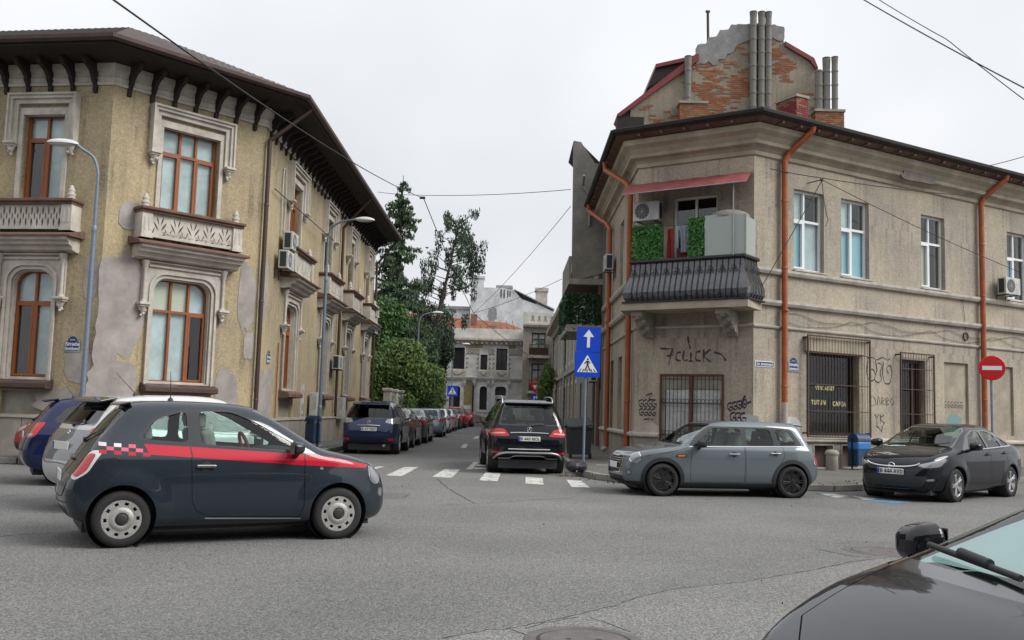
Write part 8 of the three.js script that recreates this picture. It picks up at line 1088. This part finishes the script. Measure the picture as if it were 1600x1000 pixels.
{ const [x, z] = G(896, 736, 0.125), s = new THREE.IcosahedronGeometry(0.19, 3), p = s.attributes.position; for (let i = 0; i < p.count; i++) { const k = 0.7 + 0.6 * fbm(p.getX(i) * 7 + 20, p.getZ(i) * 7 + p.getY(i) * 5 + 20, 5, 3); p.setXYZ(i, p.getX(i) * k * 1.3, Math.max(-0.12, p.getY(i) * k * 0.8), p.getZ(i) * k); } s.computeVertexNormals(); solo('rubbish_bag', 'crumpled dark rubbish bag on the kerb at the foot of the blue signs', 'rubbish bag', uvm(s), mat([0.02, 0.018, 0.028], { roughness: 0.4 }), new THREE.Matrix4().makeTranslation(x + 0.05, 0.23, z)); }
{ // dry leaves and grit gathered along the kerbs
  const rng = RNG(77), l = []; const along = (K, n, sd) => { for (let i = 0; i < n; i++) { const k = Math.floor(rng() * (K.length - 1)), t = rng(), a = K[k], b = K[k + 1]; const x = lerp(a[0], b[0], t), z = lerp(a[1], b[1], t); if (z < -60 || Math.abs(x) > 16) continue; const o = 0.1 + Math.pow(rng(), 2) * 0.7; l.push([x + sd * o * (rng() < 0.8 ? 1 : -1), 0.012 + (rng() < 0.8 ? 0 : 0.125), z + (rng() - 0.3) * 0.3, 0.018 + rng() * 0.03, 0]); } }; along(KR.slice(1), 420, -1); along(KL.slice(1), 420, 1); for (let i = 0; i < 90; i++) l.push([lerp(-6, 8, rng()), 0.01, lerp(-4, -20, rng()), 0.008 + rng() * 0.014, 0]);
  const o = part(scene, 'litter', leaves(l, 3), mottled([0.22, 0.17, 0.10], 0.4)); o.userData.kind = 'stuff'; o.userData.label = 'dry leaves and grit scattered along the kerbs'; o.userData.category = 'litter';
}
// ---------------------------------------------------------------- overhead wires
function wire(lab, pts, r) { const P = pts.map((q) => (q.length === 4 ? [q[0], q[1], q[2]] : RD(...q))); const out = []; for (let i = 0; i + 1 < P.length; i++) { const a = P[i], b = P[i + 1], L = Math.hypot(a[0] - b[0], a[2] - b[2]); for (let k = 0; k < 8; k++) { const t = k / 8; out.push([lerp(a[0], b[0], t), lerp(a[1], b[1], t) - 0.018 * L * 4 * t * (1 - t) * 0.5, lerp(a[2], b[2], t)]); } } out.push(P[P.length - 1]); return solo('overhead_wire', lab, 'wire', tube(out, r, out.length * 2, 5), M.wire); }
wire('black overhead cable sweeping from the top left past the villa eaves', [[80, -70, 11], [660, 309, 46]], 0.016);
wire('thin overhead wire running level from the junction to the right-hand houses', [[590, 300, 49.5], [660, 305, 46], [892, 296, 38]], 0.014);
wire('overhead cable falling from the junction past the conifers to the white house', [[662, 310, 46], [740, 489, 64], [838, 562, 84]], 0.022);
wire('thin overhead wire slanting from the right-hand fin wall to the middle crossing point', [[892, 322, 38], [740, 489, 64]], 0.012); wire('faint overhead wire from the crossing point to the cream house cornice', [[700, 505, 70], [740, 489, 64], [878, 436, 50]], 0.014);
wire('upper of the two cables crossing the top right corner', [[1320, -18, 14], [1640, 158, 11]], 0.009); wire('lower of the two cables crossing the top right corner', [[1352, -14, 15], [1480, 62, 13.5], [1640, 185, 12]], 0.007); wire('short wire leaving the tan house roof at the right edge', [[1545, 259, 30], [1660, 225, 26]], 0.012);
{ const q = (u, y, n) => { const v = new THREE.Vector3(u, y, n).applyMatrix4(FF); return [v.x, v.y, v.z, 1]; }; wire('wire strung along the tan house above the upstairs windows', [q(0.5, 8.45, 0.1), q(2.1, 8.35, 0.5), q(10.6, 9.0, 0.4)], 0.013); wire('wire sloping down across the tan house from the window hook to the right', [q(2.15, 8.3, 0.5), q(11.6, 6.6, 0.5)], 0.011); wire('wire slanting from the window hook down to the corner balcony', [q(2.15, 8.3, 0.5), q(-0.05, 5.0, 0.3)], 0.012); wire('slack loop of wire hanging in front of the first upstairs window', [q(2.12, 8.3, 0.5), q(2.3, 7.6, 0.45), q(2.5, 7.2, 0.4), q(2.4, 7.0, 0.4)], 0.01); solo('wire_hook', 'small dark wire bracket above the first upstairs window', 'bracket', merge([rod([2.12, 8.3, 0], [2.12, 8.3, 0.55], 0.015, 6), torus(0.05, 0.015, 10).translate(2.12, 8.3, 0.5)]), M.iron, FF); }
{ const q = RD(660, 309, 46); solo('wire_junction', 'small dark junction box hanging where the overhead wires meet', 'junction box', rbox(-0.14, 0.14, -0.06, 0.06, -0.06, 0.06, 0.03), M.wire, new THREE.Matrix4().makeTranslation(...q)); }
solo('wall_rod', 'thin iron tie rod standing out from the ochre villa beside its first upper window', 'rod', rod([0.9, 7.9, 0.1], [9, 7.8, 0.35], 0.015, 6), M.iron, FC);
// ---------------------------------------------------------------- the house across the street, behind the viewer, that the paint and glass mirror
{
  const F = frame(34, 9.5, 270), b = thing('opposite_house', 'brown two-storey house across the street that shows only in reflections', 'building', [0, 0, 12]), holes = []; for (let i = 0; i < 17; i++) holes.push({ u0: 2 + i * 4, u1: 3.6 + i * 4, y0: 1.4, y1: 3.8 }, { u0: 2 + i * 4, u1: 3.6 + i * 4, y0: 5.4, y1: 7.8 });
  part(b, 'wall', wall(0, 70, 0, 9.6, holes, -0.4, 0), mottled([0.22, 0.16, 0.12], 2), F); holes.forEach((h) => part(b, 'window', box(h.u0, h.u1, h.y0, h.y1, -0.3, -0.2), M.acDark, F)); part(b, 'eaves', box(-0.5, 70.5, 9.6, 9.8, -1, 0.7), M.soffit, F); part(b, 'roof', mould([[0.7, 9.8], [0.7, 9.9], [-5, 12], [-5, 9.8]], -0.5, 70.5), M.roofBrown, F); part(b, 'house_core', box(0, 70, 0, 9.6, -6, -0.42), M.room, F);
}
renderer.render(scene, camera);
